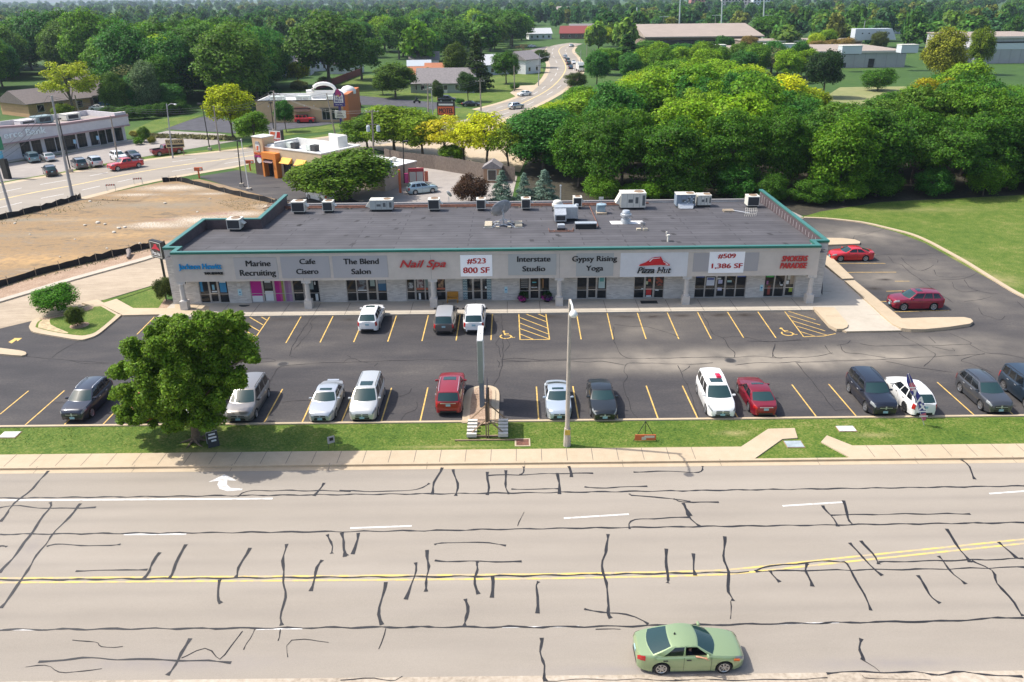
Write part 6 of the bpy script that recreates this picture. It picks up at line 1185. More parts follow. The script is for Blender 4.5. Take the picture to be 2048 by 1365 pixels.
# ---- poles and lamps
def pole(name, base, top, label, cat, m, r0, r1, lamp=None, cross=None, cans=False, arm=(0, 0)):
    b = G(*base); H_ = Z4(*top, b); tx = YP(*top, b.y).x - b.x; o = thing(name, label, cat, (b.x, b.y, 0))
    if abs(tx) > .12 * H_: tx *= .8
    MB().tube([(0, 0, 0), (tx, 0, H_)], r0, 8, r1).build('pole', m, o, 40)
    if lamp == 'box': MB().tube([(tx, 0, H_ - .1), (tx + arm[0], arm[1], H_ - .05)], .05, 6).build('arm', m, o); MB().box((tx + arm[0], arm[1], H_), (.8, .45, .22), 0, .85).build('lamp_head', m, o); MB().bx(-.3, .3, -.3, .3, 0, .55).build('footing', m_walk, o)
    if lamp == 'goose':
        MB().tube([(tx, 0, H_ - 1.0), (tx + .15, 0, H_ - .3), (tx + .7, 0, H_), (tx + 1.4, 0, H_ - .05)], .06, 6).build('arm', m, o); MB().lathe([(.02, .12), (.22, .05), (.25, -.05), (.1, -.15)], (0, 0, 0), 10).build('lamp_head', m_lamp, o, loc=(tx + 1.5, 0, H_ - .1))
    if lamp == 'arm': MB().tube([(tx, 0, H_ - 1.6), (tx + arm[0] * .6, arm[1] * .6, H_ - 1.0), (tx + arm[0], arm[1], H_ - .9)], .05, 6).build('arm', m_gpole, o); MB().box((tx + arm[0], arm[1], H_ - .95), (.7, .3, .15)).build('lamp_head', m_lamp, o)
    for zz in (cross or []): MB().box((tx, -.1, H_ - zz), (2.3, .1, .12)).build('crossarm', m_pole, o)
    for zz in (cross or []):
        for k in (-1, -.4, .4, 1): MB().lathe([(.05, 0), (.05, .14), (.02, .16)], (tx + k, -.1, H_ - zz + .06), 6).build('insulator', m_lamp, o)
    if cans:
        for sg in (-1, 1): MB().lathe([(.05, -.5), (.32, -.45), (.32, .45), (.25, .52), (.05, .55)], (0, 0, 0), 14).build('transformer', M('transformer_grey', (.50, .56, .60), .5), o, 40, (tx + sg * .85, -.2, H_ - 3.1)); 
        MB().box((tx, -.1, H_ - 2.4), (2.2, .1, .12)).build('crossarm', m_pole, o)
    return Vector((b.x + tx, b.y, H_))
T1 = pole('utility_pole', (146, 399), (103, 192), 'tall grey pole rising from the kerb by the left silt fence', 'utility pole', m_gpole, .24, .13)
T2 = pole('utility_pole', (22, 426), (-12, 310), 'grey pole near the left edge leaning over the cross road', 'utility pole', m_gpole, .2, .13)
pole('lamp_post', (142, 345), (117, 238), 'dark lamp post with a flat box head on the bank lot near the tall pole', 'lamp post', m_darkpole, .12, .09, 'box')
pole('street_lamp', (346, 317), (333, 208), 'pale gooseneck street lamp beside the for lease board', 'street lamp', m_gpole, .14, .09, 'goose')
pole('lamp_post', (420, 301), (404, 208), 'dark lamp post on a pale footing in the grass strip of the bank lot', 'lamp post', m_darkpole, .11, .08, 'box', arm=(-.5, 0))
T3 = pole('utility_pole', (440, 303), (427, 212), 'thin wooden pole right of the dark lamp post on the grass strip', 'utility pole', m_pole, .15, .1)
T4 = pole('utility_pole', (237, 325), (221, 232), 'wooden pole in the bank lot behind the red pickup', 'utility pole', m_pole, .16, .1)
pole('lamp_post', (484, 374), (474, 282), 'slim black lamp post at the edge of the donut shop lot', 'lamp post', m_darkpole, .1, .08, 'box', arm=(.5, 0))
o = thing('flagpole', 'plain white flagpole beside the black lamp post of the donut lot', 'flagpole', G3(498, 381)); zt = Z4(492, 280, G(498, 381)); MB().tube([(0, 0, 0), (-.1, 0, zt)], .09, 8, .05).build('pole', M('cap_white', (.72, .72, .71), .5), o); MB().lathe([(.02, -.08), (.09, 0), (.02, .08)], (-.1, 0, zt + .06), 8).build('finial', m_chr, o); MB().bx(-.35, .35, -.35, .35, 0, .35).build('footing', m_walk, o)
T5 = pole('utility_pole', (553, 292), (547, 182), 'wooden utility pole in front of the tan restaurant', 'utility pole', m_pole, .2, .13, cross=[.7])
T6 = pole('utility_pole', (670, 268), (653, 187), 'leaning grey pole left of the purple bell sign', 'utility pole', m_pole, .17, .11)
pole('lamp_post', (548, 264), (541, 206), 'thin dark lamp post at the left end of the tan restaurant lot', 'lamp post', m_darkpole, .1, .08, 'box')
T7 = pole('utility_pole', (748, 326), (744, 220), 'wooden pole carrying two grey transformer cans beside the fence', 'utility pole', m_pole, .19, .13, cross=[.3], cans=True)
pole('lamp_post', (809, 374), (806, 283), 'black lamp post behind the drive through menu board', 'lamp post', m_darkpole, .11, .08, 'box', arm=(.4, 0))
T8 = pole('utility_pole', (857, 242), (855, 167), 'wooden pole with a crossarm left of the motel board', 'utility pole', m_pole, .18, .12, 'arm', cross=[.4, 1.4], arm=(.6, -.3))
T9 = pole('utility_pole', (962, 222), (960, 158), 'wooden pole with one crossarm behind the yellow trees', 'utility pole', m_pole, .18, .12, cross=[.6])
pole('utility_pole', (866, 236), (863, 180), 'short grey pole right next to the crossarm pole by the motel board', 'utility pole', m_gpole, .12, .09)
pole('utility_pole', (1029, 183), (1028, 132), 'bare wooden pole by the small hedge at the corner drive', 'utility pole', m_pole, .18, .12)
T10 = pole('utility_pole', (1077, 172), (1079, 108), 'pole with a lamp arm at the inside of the road bend', 'utility pole', m_gpole, .17, .11, 'arm', cross=[3.4], arm=(2.6, 0))
T11 = pole('utility_pole', (1190, 145), (1191, 98), 'wooden pole with a crossarm right of the far road', 'utility pole', m_pole, .18, .12, cross=[.5])
pole('utility_pole', (1173, 122), (1174, 88), 'slim wooden pole right of the far road just before the bend', 'utility pole', m_pole, .16, .1); pole('street_lamp', (1161, 132), (1162, 100), 'street lamp right of the far road above the box truck', 'street lamp', m_gpole, .14, .1, 'arm', arm=(-2.2, 0))
pole('utility_pole', (160, 231), (149.5, 190), 'wooden pole behind the bank under the yellow tree', 'utility pole', m_pole, .19, .13)
for px, b, t, lb in ((1273, 66, 15, 'lowest pale floodlight mast left of the school roof'), (1357, 68, -6, 'first tall pale mast behind the school roof'), (1441, 68, -6, 'second tall pale mast behind the school roof'), (1525, 68, -6, 'third tall pale mast behind the right end of the school roof')):
    pole('floodlight_mast', (px, b + 16), (px + (4 if t < 0 else 1), t), lb, 'mast', M('mast_pale', (.46, .52, .50), .6), .5, .35)
for px, b, t, lb in ((1326, 78, 34, 'lamp frame on a brown pole over the left of the school roof'), (1430, 75, 31, 'lamp frame on a brown pole over the middle of the school roof'), (1536, 72, 31, 'lamp frame on a brown pole right of the school roof'), (1638, 66, 31, 'lamp frame on a brown pole before the dark trees')):
    q = pole('floodlight_mast', (px, b), (px + 1, t), lb, 'mast', m_pole, .3, .2)
    MB().box((0, 0, 0), (6, .3, .25)).build('lamp_bar', m_lamp, [x for x in S.objects if x.get('label') == lb][0], loc=(0, 0, q.z))
def wire(a, b, label, sag=1.2, n=3, sp=.5):
    o = thing('power_line', label, 'wire', tuple(a)); mb = MB()
    for k in range(n):
        pts = []
        for i in range(13):
            t = i / 12; q = (b - a) * t; pts.append((q.x + (k - 1) * sp, q.y, q.z - sag * 4 * t * (1 - t) - k * .35))
        mb.tube(pts, .022, 4)
    mb.build('wires', M('wire_grey', (.10, .10, .10), .6), o)
wire(T1, T3, 'wires from the tall grey pole to the thin pole on the grass strip'); wire(T3, T5, 'wires from the thin grass strip pole to the pole before the tan restaurant'); wire(T5, T6, 'wires between the restaurant pole and the leaning pole', .8, 2); wire(T5, T7, 'wires running down from the restaurant pole to the transformer pole', 1.5, 2); wire(T6, T8, 'wires between the leaning pole and the motel board pole', 1, 2); wire(T8, T9, 'wires between the two crossarm poles beyond the yellow trees', 1, 3); wire(T2, T1, 'wires from the left edge pole to the tall grey pole', 1, 3); wire(T9, T10, 'wires from the crossarm pole to the lamp arm pole', 1.2, 2); wire(T10, T11, 'wires crossing the far road', 1.5, 3)
# ---------------------------------------------------------------- neighbouring buildings
m_shing = M('shingle_brown', (.15, .125, .115), .9, var=.15, scale=2); m_shg = M('shingle_grey', (.22, .20, .20), .9, var=.15, scale=2)
m_mem = M('white_membrane', (.70, .69, .66), .7, var=.05, scale=.8); m_bst = M('bank_stucco', (.60, .57, .58), .9, var=.06, scale=1)
m_pink = M('bank_pink_trim', (.36, .25, .25), .8)
def frame_of(a, b):
    d = (b - a); return math.atan2(d.y, d.x), d.length
# bank building: long front with a curved raised parapet at the left
A, B = G(-60, 338), G(261, 283); ang, Lb = frame_of(A, B); Hb = Z4(262, 230, B)
o = thing('bank_building', 'long low pale stucco bank with pink bands and a curved parapet', 'building', (A.x, A.y, 0), ang); Db = 13
fxp = lambda px, py: (G(px, py) - A).length
body = MB(); body.bx(0, Lb, 1.1, Db, 0, Hb - 1.0); body.build('wall', m_bst, o)
cv = []
n = 14; xh = Lb * .55
for i in range(n + 1): t = i / n; cv.append((xh * t, Hb + 1.15 * math.cos(t * PI / 2 * .98)))
f = MB(); f.prism_y([(-.5, 3.1), (Lb + .5, 3.1), (Lb + .5, Hb), (xh, Hb)] + cv[::-1][1:] + [(-.5, Hb + 1.15)], 0, .9); f.build('sign_band', m_bst, o)
s = MB(); s.bx(-.6, Lb + .6, -.08, -.002, 3.0, 3.3); s.bx(xh + .1, Lb + .6, -.10, -.003, Hb - .32, Hb + .04); s.bx(xh, Lb + .6, -.05, .95, Hb + .002, Hb + .1)
for (x0, z0), (x1, z1_) in zip(cv[:-1], cv[1:]): s.add([(x0, -.1, z0 - .3), (x1, -.1, z1_ - .3), (x1, -.1, z1_ + .05), (x0, -.1, z0 + .05), (x0, .95, z0 + .05), (x1, .95, z1_ + .05)], [(0, 1, 2, 3), (3, 2, 5, 4)])
s.build('pink_band', m_pink, o)
MB().bx(0, Lb, .92, Db - .3, Hb - 1.0, Hb - .85).build('roof', m_grey, o); p_ = MB(); p_.bx(-.3, Lb + .3, Db - .3, Db, Hb - 1, Hb + .15); p_.bx(Lb, Lb + .3, .9, Db - .3, Hb - 1, Hb + .2); p_.bx(Lb - 2.2, Lb + .302, .2, .9, Hb + .1, Hb + .6); p_.build('parapet', m_bst, o)
for a, b, dd in ((20, 46, 0), (48, 72, 0), (79, 103, 0), (103, 123, 0), (123, 150, 1), (152, 173, 0), (180, 200, 0), (200, 216, 1), (216, 230, 0), (235, 253, 0)):
    def xa(px): return (G(px, 312.6 - (px - 48) * .1415) - A).length
    x0, x1 = xa(a), xa(b); w = MB(); w.bx(x0 + .1, x1 - .1, 1.04, 1.098, .25 if not dd else .1, 2.9); wo = w.build('window' if not dd else 'door', m_darkpole, o)
    g = MB(); k = 3 if not dd else 2
    for i in range(k): xx0 = x0 + .16 + (x1 - x0 - .26) * i / k; g.bx(xx0, xx0 + (x1 - x0 - .26) / k - .07, 1.02, 1.038, .35, 2.2); g.bx(xx0, xx0 + (x1 - x0 - .26) / k - .07, 1.02, 1.038, 2.28, 2.85)
    g.build('pane', M('bank_glass', (.012, .02, .022), .08, spec=.35), wo)
text('erce Bank', M('bank_letter_white', (.8, .85, .85), .5), o, ((G(35, 316) - A).length + .4, -.14, 4.6), 1, .06, 0, 0, width=7.6, height=1.15, fat=.09)
MB().bx(0, (G(58, 311) - A).length + 1.0, -.06, -.003, 3.72, 3.95).build('thin_band', m_bst, o)
bw = slab('bank_walk', [tuple((A + (B - A) * t + Vector((math.sin(ang), -math.cos(ang), 0)) * q).xy) for t, q in ((0, .6), (1.02, .6), (1.02, -1.1), (0, -1.1))], 0, .12, m_walk)
for px, py, w, d, h, m, lb in ((52, 250, 3.2, 2.2, .9, m_bst, 'low pale boxy unit on the left of the bank roof'), (85, 246, 3.2, 2.4, 1.3, M('unit_teal_grey', (.20, .27, .28), .5), 'blue green unit in the middle of the bank roof'), (141, 240, 3.0, 2.4, 1.2, m_hv, 'cream unit on the right of the bank roof')):
    q = G(px, py, Hb - .85); u = thing('rooftop_unit', lb, 'air conditioner', (q.x, q.y, Hb - .86), ang); MB().bx(-w / 2, w / 2, -d / 2, d / 2, .12, h).build('casing', m, u); MB().bx(-w / 2 - .05, w / 2 + .05, -d / 2 - .05, d / 2 + .05, h, h + .08).build('lid', m, u); MB().bx(-w * .35, w * .35, -d / 2 - .02, -d / 2, .35, h - .15).build('coil', m_coil, u); MB().bx(-w * .4, w * .4, -d * .4, d * .4, 0, .12).build('curb', m_curb, u)
for (px, py), lb in (((154.5, 305), 'left of two small blue parking boards at the bank walk'), ((200, 297), 'right of two small blue parking boards at the bank walk')):
    q = G(px, py); u = thing('parking_sign', lb, 'sign', (q.x, q.y, 0), 0, 'parking boards at the bank'); MB().tube([(0, 0, 0), (0, 0, 2.2)], .04, 6).build('post', m_gpole, u); MB().box((0, -.06, 2.0), (.5, .03, .75)).build('board', M('board_sky', (.30, .50, .65), .5), u)
# bank pylon sign
p = G(16, 358); o = thing('pylon_sign', 'green and blue bank sign on a black pillar at the left edge', 'sign', (p.x, p.y, 0), -.35)
zt = Z4(10, 274, p); zm = Z4(14, 300, p); zl = Z4(8, 318, p)
MB().box((0, 0, zl / 2), (1.15, .6, zl)).build('pillar', m_black, o); MB().box((-1.4, 0, (zt + zm) / 2), (3.6, .7, zt - zm)).build('green_cabinet', M('sign_green', (.01, .20, .10), .5), o); MB().box((-1.6, 0, (zm + zl) / 2 - .1), (3.0, .6, zm - zl - .3)).build('screen', M('sign_screen_blue', (.10, .40, .58), .4), o)
s = MB(); s.add([(-1.9, -.32, zl + .3), (-1.0, -.32, zl + .25), (-.7, -.32, zl + 1.5), (-1.3, -.32, zm - .4)], [(0, 1, 2, 3)]); s.build('picture', M('sign_face_white', (.7, .7, .68), .4), o)
text('C', M('bank_letter_white', (.75, .78, .78), .5), o, (-.3, -.37, (zt + zm) / 2), 1, .01, 0, 0, width=.7, height=1.0, fat=.08)
# brick apartments with brown hipped roofs
m_br = bpy.data.materials.new('orange_brick'); m_br.use_nodes = True; brick_nodes(m_br, (.52, .31, .15), (.40, .23, .11), (.46, .33, .21), 1.3)
m_br2 = bpy.data.materials.new('red_brick'); m_br2.use_nodes = True; brick_nodes(m_br2, (.26, .13, .085), (.20, .10, .07), (.27, .19, .15), 1.3)
def gable_house(name, label, c, rz_, w, d, h, rh, mw, mr, hip=0.0, over=.5, wins=(), cat='house', chim=False, door=False, group=None, mw2=None):
    """w along the ridge, d across, local origin at the middle"""
    o = thing(name, label, cat, c, rz_, group); b = MB(); b.bx(-w / 2, w / 2, -d / 2, d / 2, 0, h)
    if not hip:
        for sg in (-1, 1): b.add([(sg * w / 2, -d / 2, h), (sg * w / 2, d / 2, h), (sg * w / 2, 0, h + rh)], [(0, 1, 2)])
    b.build('wall', mw, o); r = MB(); W2, D2, hx = w / 2 + over, d / 2 + over, w / 2 + over - hip; t = .18; z0 = h - over * rh / (d / 2)
    top = [(-W2, -D2, z0), (W2, -D2, z0), (W2, D2, z0), (-W2, D2, z0), (-hx, 0, h + rh), (hx, 0, h + rh)]
    r.add([(x, y, z + t) for x, y, z in top] + [(x, y, z) for x, y, z in top[:4]], [(0, 1, 5, 4), (2, 3, 4, 5), (1, 2, 5), (3, 0, 4), (0, 6, 7, 1), (1, 7, 8, 2), (2, 8, 9, 3), (3, 9, 6, 0)]); ro = r.build('roof', mr, o)
    if chim: MB().bx(-w * .2 - .3, -w * .2 + .3, .4, 1.0, h + rh * .3, h + rh + .8).build('chimney', m_br2, ro)
    for x, z, ww, hh, side in wins:
        f = MB(); yy = -d / 2 - .04 if side == 'f' else d / 2
        if side in 'fb': f.bx(x - ww / 2 - .1, x + ww / 2 + .1, yy, yy + .04, z - hh / 2 - .1, z + hh / 2 + .1)
        else: xs_ = w / 2 if side == 'r' else -w / 2 - .04; f.bx(xs_, xs_ + .04, x - ww / 2 - .1, x + ww / 2 + .1, z - hh / 2 - .1, z + hh / 2 + .1)
        wo = f.build('window', m_hv, o); g = MB()
        if side in 'fb': g.bx(x - ww / 2, x + ww / 2, yy - .015, yy - .002, z - hh / 2, z + hh / 2)
        else: g.bx(xs_ + (.042 if side == 'r' else -.015), xs_ + (.055 if side == 'r' else -.002), x - ww / 2, x + ww / 2, z - hh / 2, z + hh / 2)
        g.build('pane', m_cgs, wo)
    if door: MB().bx(-.5, .5, -d / 2 - .05, -d / 2 - .002, 0, 2.1).build('door', m_hv, o)
    return o
cA = G(61, 236); hA = Z4(58, 208, cA)
def apt(px, py, label, w, d, h, rh, rz_, dx, dy, mw):
    q = G(px, py); return gable_house('apartment_block', label, (q.x + dx, q.y + dy, 0), rz_, w, d, h, rh, mw, m_shing, 0, .7, [(x, z, 1.5, 1.3, 'f') for x in (-w * .3, 0, w * .3) for z in (1.6, h - 1.6)], 'apartments', group='brick apartment blocks')
q = G(61, 236); dirv = Vector((math.cos(1.0), math.sin(1.0))); L1, D1 = 16, 13
a1_ = 1.0; c = Vector((q.x, q.y)) + dirv * (L1 / 2) + Vector((-math.sin(a1_), math.cos(a1_))) * (D1 / 2)
gable_house('apartment_block', 'nearest orange brick apartment block with its gable wall to the street', (c.x, c.y, 0), a1_, L1, D1, hA, 2.6, m_br, m_shing, 0, .6, [(x, z, 1.6, 1.2, 'f') for x in (-5, 0, 5) for z in (1.7, hA - 1.2)], 'apartments', group='brick apartment blocks')
c2 = c + dirv * 16.5 + Vector((-math.sin(a1_), math.cos(a1_))) * 3; gable_house('apartment_block', 'second brick apartment block, standing behind the nearest one', (c2.x, c2.y, 0), a1_, L1, D1, hA, 2.8, m_br2, m_shing, 0, .6, [(x, z, 1.6, 1.2, 'f') for x in (-5, 0, 5) for z in (1.7, hA - 1.2)], 'apartments', group='brick apartment blocks')
q = G(215, 180); gable_house('apartment_block', 'dark roofed apartment block under the forest behind the airy yellow tree', (q.x, q.y + 6, 0), .25, 22, 13, hA, 3, m_br2, m_shing, 4, .6, [(x, z, 1.6, 1.2, 'f') for x in (-7, -2, 3, 8) for z in (1.7, hA - 1.2)], 'apartments', group='brick apartment blocks')
# tan restaurant with orange end
A = G(516, 246); B = G(690, 244); ang, Lt = frame_of(A, B); Ht = Z4(600, 202, (A + B) / 2); o = thing('restaurant_building', 'tan stucco restaurant with white roof, white arch and orange right end', 'building', (A.x, A.y, 0), ang); Dt = 15
m_tan = M('restaurant_tan', (.55, .39, .22), .9, var=.05, scale=1)
w = MB(); w.bx(0, Lt, 0, .3, 0, Ht); w.bx(0, .3, .3, Dt, 0, Ht); w.bx(.3, Lt, Dt - .3, Dt, 0, Ht); w.bx(0, Lt, -.06, -.002, 0, .9); w.build('wall', m_tan, o)
MB().bx(-.1, Lt + .02, -.12, .32, Ht, Ht + .14).build('cornice', m_darkpole, o); MB().bx(.3, Lt, .3, Dt - .3, Ht - .9, Ht - .75).build('roof', m_mem, o); MB().bx(.3, Lt, Dt - .6, Dt - .302, Ht - .75, Ht + .12).bx(.302, .6, .32, Dt - .6, Ht - .75, Ht + .12).build('parapet_lining', m_mem, o)
e = MB(); e.bx(Lt, Lt + 1.2, -.6, Dt + .3, 0, Ht + 1.3); e.build('end_wing', M('restaurant_orange', (.48, .14, .045), .85), o); MB().bx(Lt - .08, Lt - .002, .4, Dt, Ht + .15, Ht + 1.28).build('wing_lining', m_mem, o)
h2 = MB(); h2.lathe([(1.8, 0), (1.8, .8), (1.2, 1.5), (.3, 1.8)], (0, 0, 0), 20); h2.build('corner_dome', m_mem, o, 50, (Lt - .2, Dt * .55, Ht + .6))
arc = MB(); pts = [(-4.2, 0, .9), (-3.2, 0, 1.0)] + [(2.7 * math.cos(PI - i * PI / 12), 0, 1.1 + 1.6 * math.sin(i * PI / 12)) for i in range(13)] + [(3.2, 0, 1.0), (4.2, 0, .9)]
arc.tube([(x, y, z + .2) for x, y, z in pts], .42, 8); arc.build('roof_arch', m_mem, o, 50, (Lt * .68, Dt * .7, Ht - .2)); MB().bx(Lt * .68 - 3, Lt * .68 + 3, Dt * .7 + .2, Dt * .7 + .5, Ht - .8, Ht + 1.1).build('arch_screen', m_mem, o)
aw = MB(); aw.add([(Lt * .42 - .2, -.05, 3.2), (Lt * .62, -.05, 3.2), (Lt * .62, -1.0, 2.5), (Lt * .42 - .2, -1.0, 2.5)], [(0, 3, 2, 1), (0, 1, 2, 3)]); aw.build('awning', M('awning_brown', (.13, .075, .06), .8), o); MB().bx(Lt * .44, Lt * .60, -.07, -.005, 3.25, 3.45).build('awning_light', M('awning_red', (.5, .2, .15), .6), o)
for x0, x1 in ((.745, .84), (.855, .96)): wo = MB().bx(Lt * x0, Lt * x1, -.10, -.062, .5, 3.0).build('window', m_alu, o); MB().bx(Lt * x0 + .12, Lt * (x0 + x1) / 2 - .05, -.12, -.102, .6, 2.9).bx(Lt * (x0 + x1) / 2 + .05, Lt * x1 - .12, -.12, -.102, .6, 2.9).build('pane', m_glass, wo)
MB().bx(Lt * .73, Lt * .97, -1.1, -.06, 3.1, 3.2).build('canopy', m_darkpole, o)
for k in (.14, .27, .41, .55, .66): MB().bx(Lt * k, Lt * k + .12, -.16, -.005, 3.5, 3.8).build('wall_lamp', m_lamp, o)
for k, lb in ((.2, 'left pale unit on the roof of the tan restaurant'), (.50, 'middle pale unit on the roof of the tan restaurant'), (.85, 'right pale unit on the roof of the tan restaurant')):
    d = Vector((math.cos(ang), math.sin(ang), 0)); nrm = Vector((-math.sin(ang), math.cos(ang), 0)); q = A + d * (Lt * k) + nrm * (Dt * .3); u = thing('rooftop_unit', lb, 'air conditioner', (q.x, q.y, Ht - .76), ang); MB().bx(-1.6, 1.6, -1, 1, .1, 1.35).build('casing', M('unit_pale', (.55, .60, .56), .5), u); MB().bx(-1.3, -.2, -1.02, -1.002, .3, 1.1).bx(.1, 1.2, -1.02, -1.002, .3, 1.1).build('coil', m_hg, u)
# purple bell sign
p = G(684, 264); o = thing('pylon_sign', 'tall rounded white and purple bell sign with a reader board', 'sign', (p.x, p.y, 0), -.12)
zt, z0 = Z4(682, 182, p), Z4(684, 213, p); wS = 1.15; m_pur = M('sign_purple', (.035, .02, .15), .5)
def arch_out(w, z0, z1, r): return [(-w, z0), (w, z0)] + [(w * math.cos(i * PI / 12), z1 - w + w * math.sin(i * PI / 12)) for i in range(13)]
MB().prism_y(arch_out(wS, z0, zt, 1), -.3, .3).build('cabinet', m_pur, o); MB().prism_y(arch_out(wS * .86, z0 + .75, zt - .14, 1), -.33, -.301).build('white_field', M('sign_face_white', (.7, .7, .68), .4), o)
bz = (zt + z0) / 2 + 1.05
MB().prism_y([(-.72, bz - .5), (-.55, bz + .2), (-.35, bz + .75), (0, bz + .95), (.3, bz + .75), (.45, bz + .35), (.78, bz - .25), (.4, bz - .62), (-.2, bz - .35)], -.36, -.331).build('bell', M('bell_magenta', (.35, .02, .14), .5), o); MB().prism_y([(-.72, bz - .5), (-.85, bz - .1), (-.5, bz + .7), (-.35, bz + .75)], -.36, -.331).build('bell_shadow', m_pur, o)
MB().lathe([(.001, 0), (.2, 0), (.2, .02), (.001, .02)], (.02, -.375, bz - .45), 12, 'y').build('clapper', M('bell_yellow', (.6, .4, .1), .5), o)
for s_, zz in (('TACO', z0 + 1.75), ('BELL', z0 + 1.15)): text(s_, m_pur, o, (0, -.345, zz), 1, .008, 0, 0, width=1.6, height=.48, fat=.06)
text('Drive Thru', M('sign_face_white', (.7, .7, .68), .4), o, (0, -.31, z0 + .38), 1, .006, 0, 0, width=1.5, height=.26)
MB().bx(-.22, .22, -.2, .2, 0, z0).build('post', m_pur, o); zr_ = Z4(684, 231, p); MB().bx(-1.15, 1.15, -.22, .22, zr_ - .55, zr_ + .95).build('reader_board', M('board_cream2', (.58, .58, .52), .6), o)
s = MB()
for k in range(4): s.bx(-.8 + .1 * k, .8 - .15 * k, -.235, -.221, zr_ - .35 + k * .32, zr_ - .22 + k * .32)
s.build('reader_letters', m_black, o)
# donut shop: corner tower, orange portal, white roof
A = G(523, 349); B = G(588, 359); ang, _ = frame_of(A, B); Ld, Dd = 14.2, 8.6
Hd = 4.5; Htw = 6.0
o = thing('donut_shop', 'cream donut shop with brown corner tower and orange entrance frame', 'building', (A.x, A.y, 0), ang)
m_cr = M('donut_cream', (.55, .43, .29), .9, var=.04, scale=1); m_brn = M('donut_brown', (.075, .042, .032), .8, var=.2, scale=2)
w = MB(); w.bx(1.7, Ld, 0, .35, 0, Hd); w.bx(Ld - .35, Ld, .35, Dd, 0, Hd); w.bx(.3, Ld - .35, Dd - .35, Dd, 0, Hd); w.bx(.0, .35, 2.0, Dd, 0, Hd); w.build('wall', m_cr, o); MB().bx(1.7, Ld - .36, .36, Dd - .36, Hd - 1.1, Hd - 1.0).bx(.36, 1.7, 2.0, Dd - .36, Hd - 1.1, Hd - 1.0).build('roof', m_mem, o)
p2 = MB(); p2.bx(.35, Ld - .35, Dd - .5, Dd - .352, Hd - 1, Hd - .02); p2.bx(Ld - .5, Ld - .352, .36, Dd - .5, Hd - 1, Hd - .02); p2.bx(.352, .5, 2.0, Dd - .5, Hd - 1, Hd - .02); p2.build('parapet_lining', m_mem, o)
p3 = MB(); p3.bx(1.7, Ld + .06, -.06, .42, Hd, Hd + .16); p3.bx(-.06, .42, 2.07, Dd + .06, Hd + .001, Hd + .17); p3.bx(.42, Ld + .06, Dd - .42, Dd + .06, Hd + .001, Hd + .17); p3.bx(Ld - .42, Ld + .06, .42, Dd - .42, Hd + .002, Hd + .165); p3.build('coping', m_mem, o)
MB().bx(-.7, 1.7, -.4, 2.0, 0, Htw * .52).build('tower_base', m_brn, o); MB().bx(-.7, 1.7, -.4, 2.0, Htw * .52, Htw).build('tower', M('donut_tan', (.52, .36, .22), .9, var=.05, scale=1), o); MB().bx(-.76, 1.76, -.46, 2.06, Htw, Htw + .14).build('tower_cap', m_mem, o)
MB().prism([(1.72, .4), (3.4, .4), (1.72, 2.0)], Hd - .9, Hd + .4).build('tower_brace', m_mem, o)
t = MB(); t.bx(1.72, 2.1, -1.0, -.002, 0, 3.9); t.bx(4.3, 5.0, -1.0, -.002, 0, 3.9); t.bx(2.1, 4.3, -1.0, -.002, 2.9, 3.9); t.build('entrance_frame', M('donut_orange', (.62, .20, .03), .7), o)
MB().add([(2.15, -.1, 2.9), (4.25, -.1, 2.9), (4.25, -1.3, 2.4), (2.15, -1.3, 2.4)], [(0, 3, 2, 1), (0, 1, 2, 3)]).build('awning', m_pink, o)
do = MB().bx(2.2, 4.2, -.12, -.004, 0, 2.4).build('door', m_darkpole, o); MB().bx(2.3, 3.1, -.15, -.122, .2, 2.25).bx(3.3, 4.1, -.15, -.122, .2, 2.25).build('pane', m_glass, do)
for x in (5.6, 8.9):
    wo = MB().bx(x, x + 2.0, -.08, -.003, .6, 2.5).build('window', m_darkpole, o); MB().bx(x + .1, x + .95, -.1, -.082, .7, 2.4).bx(x + 1.05, x + 1.9, -.1, -.082, .7, 2.4).build('pane', m_glass, wo); MB().add([(x - .1, -.05, 3.3), (x + 2.1, -.05, 3.3), (x + 2.1, -.9, 2.5), (x - .1, -.9, 2.5), (x - .1, -.05, 2.5), (x + 2.1, -.05, 2.5)], [(0, 3, 2, 1), (0, 4, 3), (1, 2, 5)]).build('window_awning', M('awning_yellow', (.75, .38, .05), .7), o)
MB().bx(8.6, 12.4, Dd - 1.2, Dd - .9, Hd - 1, Hd + 1.7).bx(12.1, 12.4, Dd - 3.0, Dd - 1.2, Hd - 1, Hd + 1.7).build('roof_screen', m_mem, o)
lx = .5
MB().prism_y([(lx - .4, Htw * .64), (lx + .4, Htw * .64), (lx + .5, Htw * .82), (lx - .5, Htw * .82)], -.48, -.402).build('cup', M('sign_face_white', (.7, .7, .68), .4), o); MB().prism_y([(lx - .55, Htw * .82), (lx + .55, Htw * .82), (lx + .3, Htw * .9), (lx - .3, Htw * .9)], -.50, -.402).build('cup_lid', M('cup_grey', (.3, .3, .32), .5), o); MB().prism_y([(lx - .36, Htw * .66), (lx + .1, Htw * .66), (lx + .3, Htw * .78), (lx - .2, Htw * .78)], -.50, -.482).build('cup_print', M('cup_orange', (.6, .12, .04), .5), o)
text('DUNKIN', M('cup_orange', (.6, .12, .04), .5), o, (lx, -.46, Htw * .57), 1, .05, 0, 0, width=2.0, height=.36, fat=.04); text('DONUTS', M('cup_magenta', (.45, .03, .2), .5), o, (lx, -.46, Htw * .50), 1, .05, 0, 0, width=1.9, height=.34, fat=.04)
MB().lathe([(.001, 0), (.55, 0), (.55, .06), (.001, .06)], (lx, -.48, Htw * .41), 20, 'y').build('oval_sign', M('sign_face_white', (.7, .7, .68), .4), o)
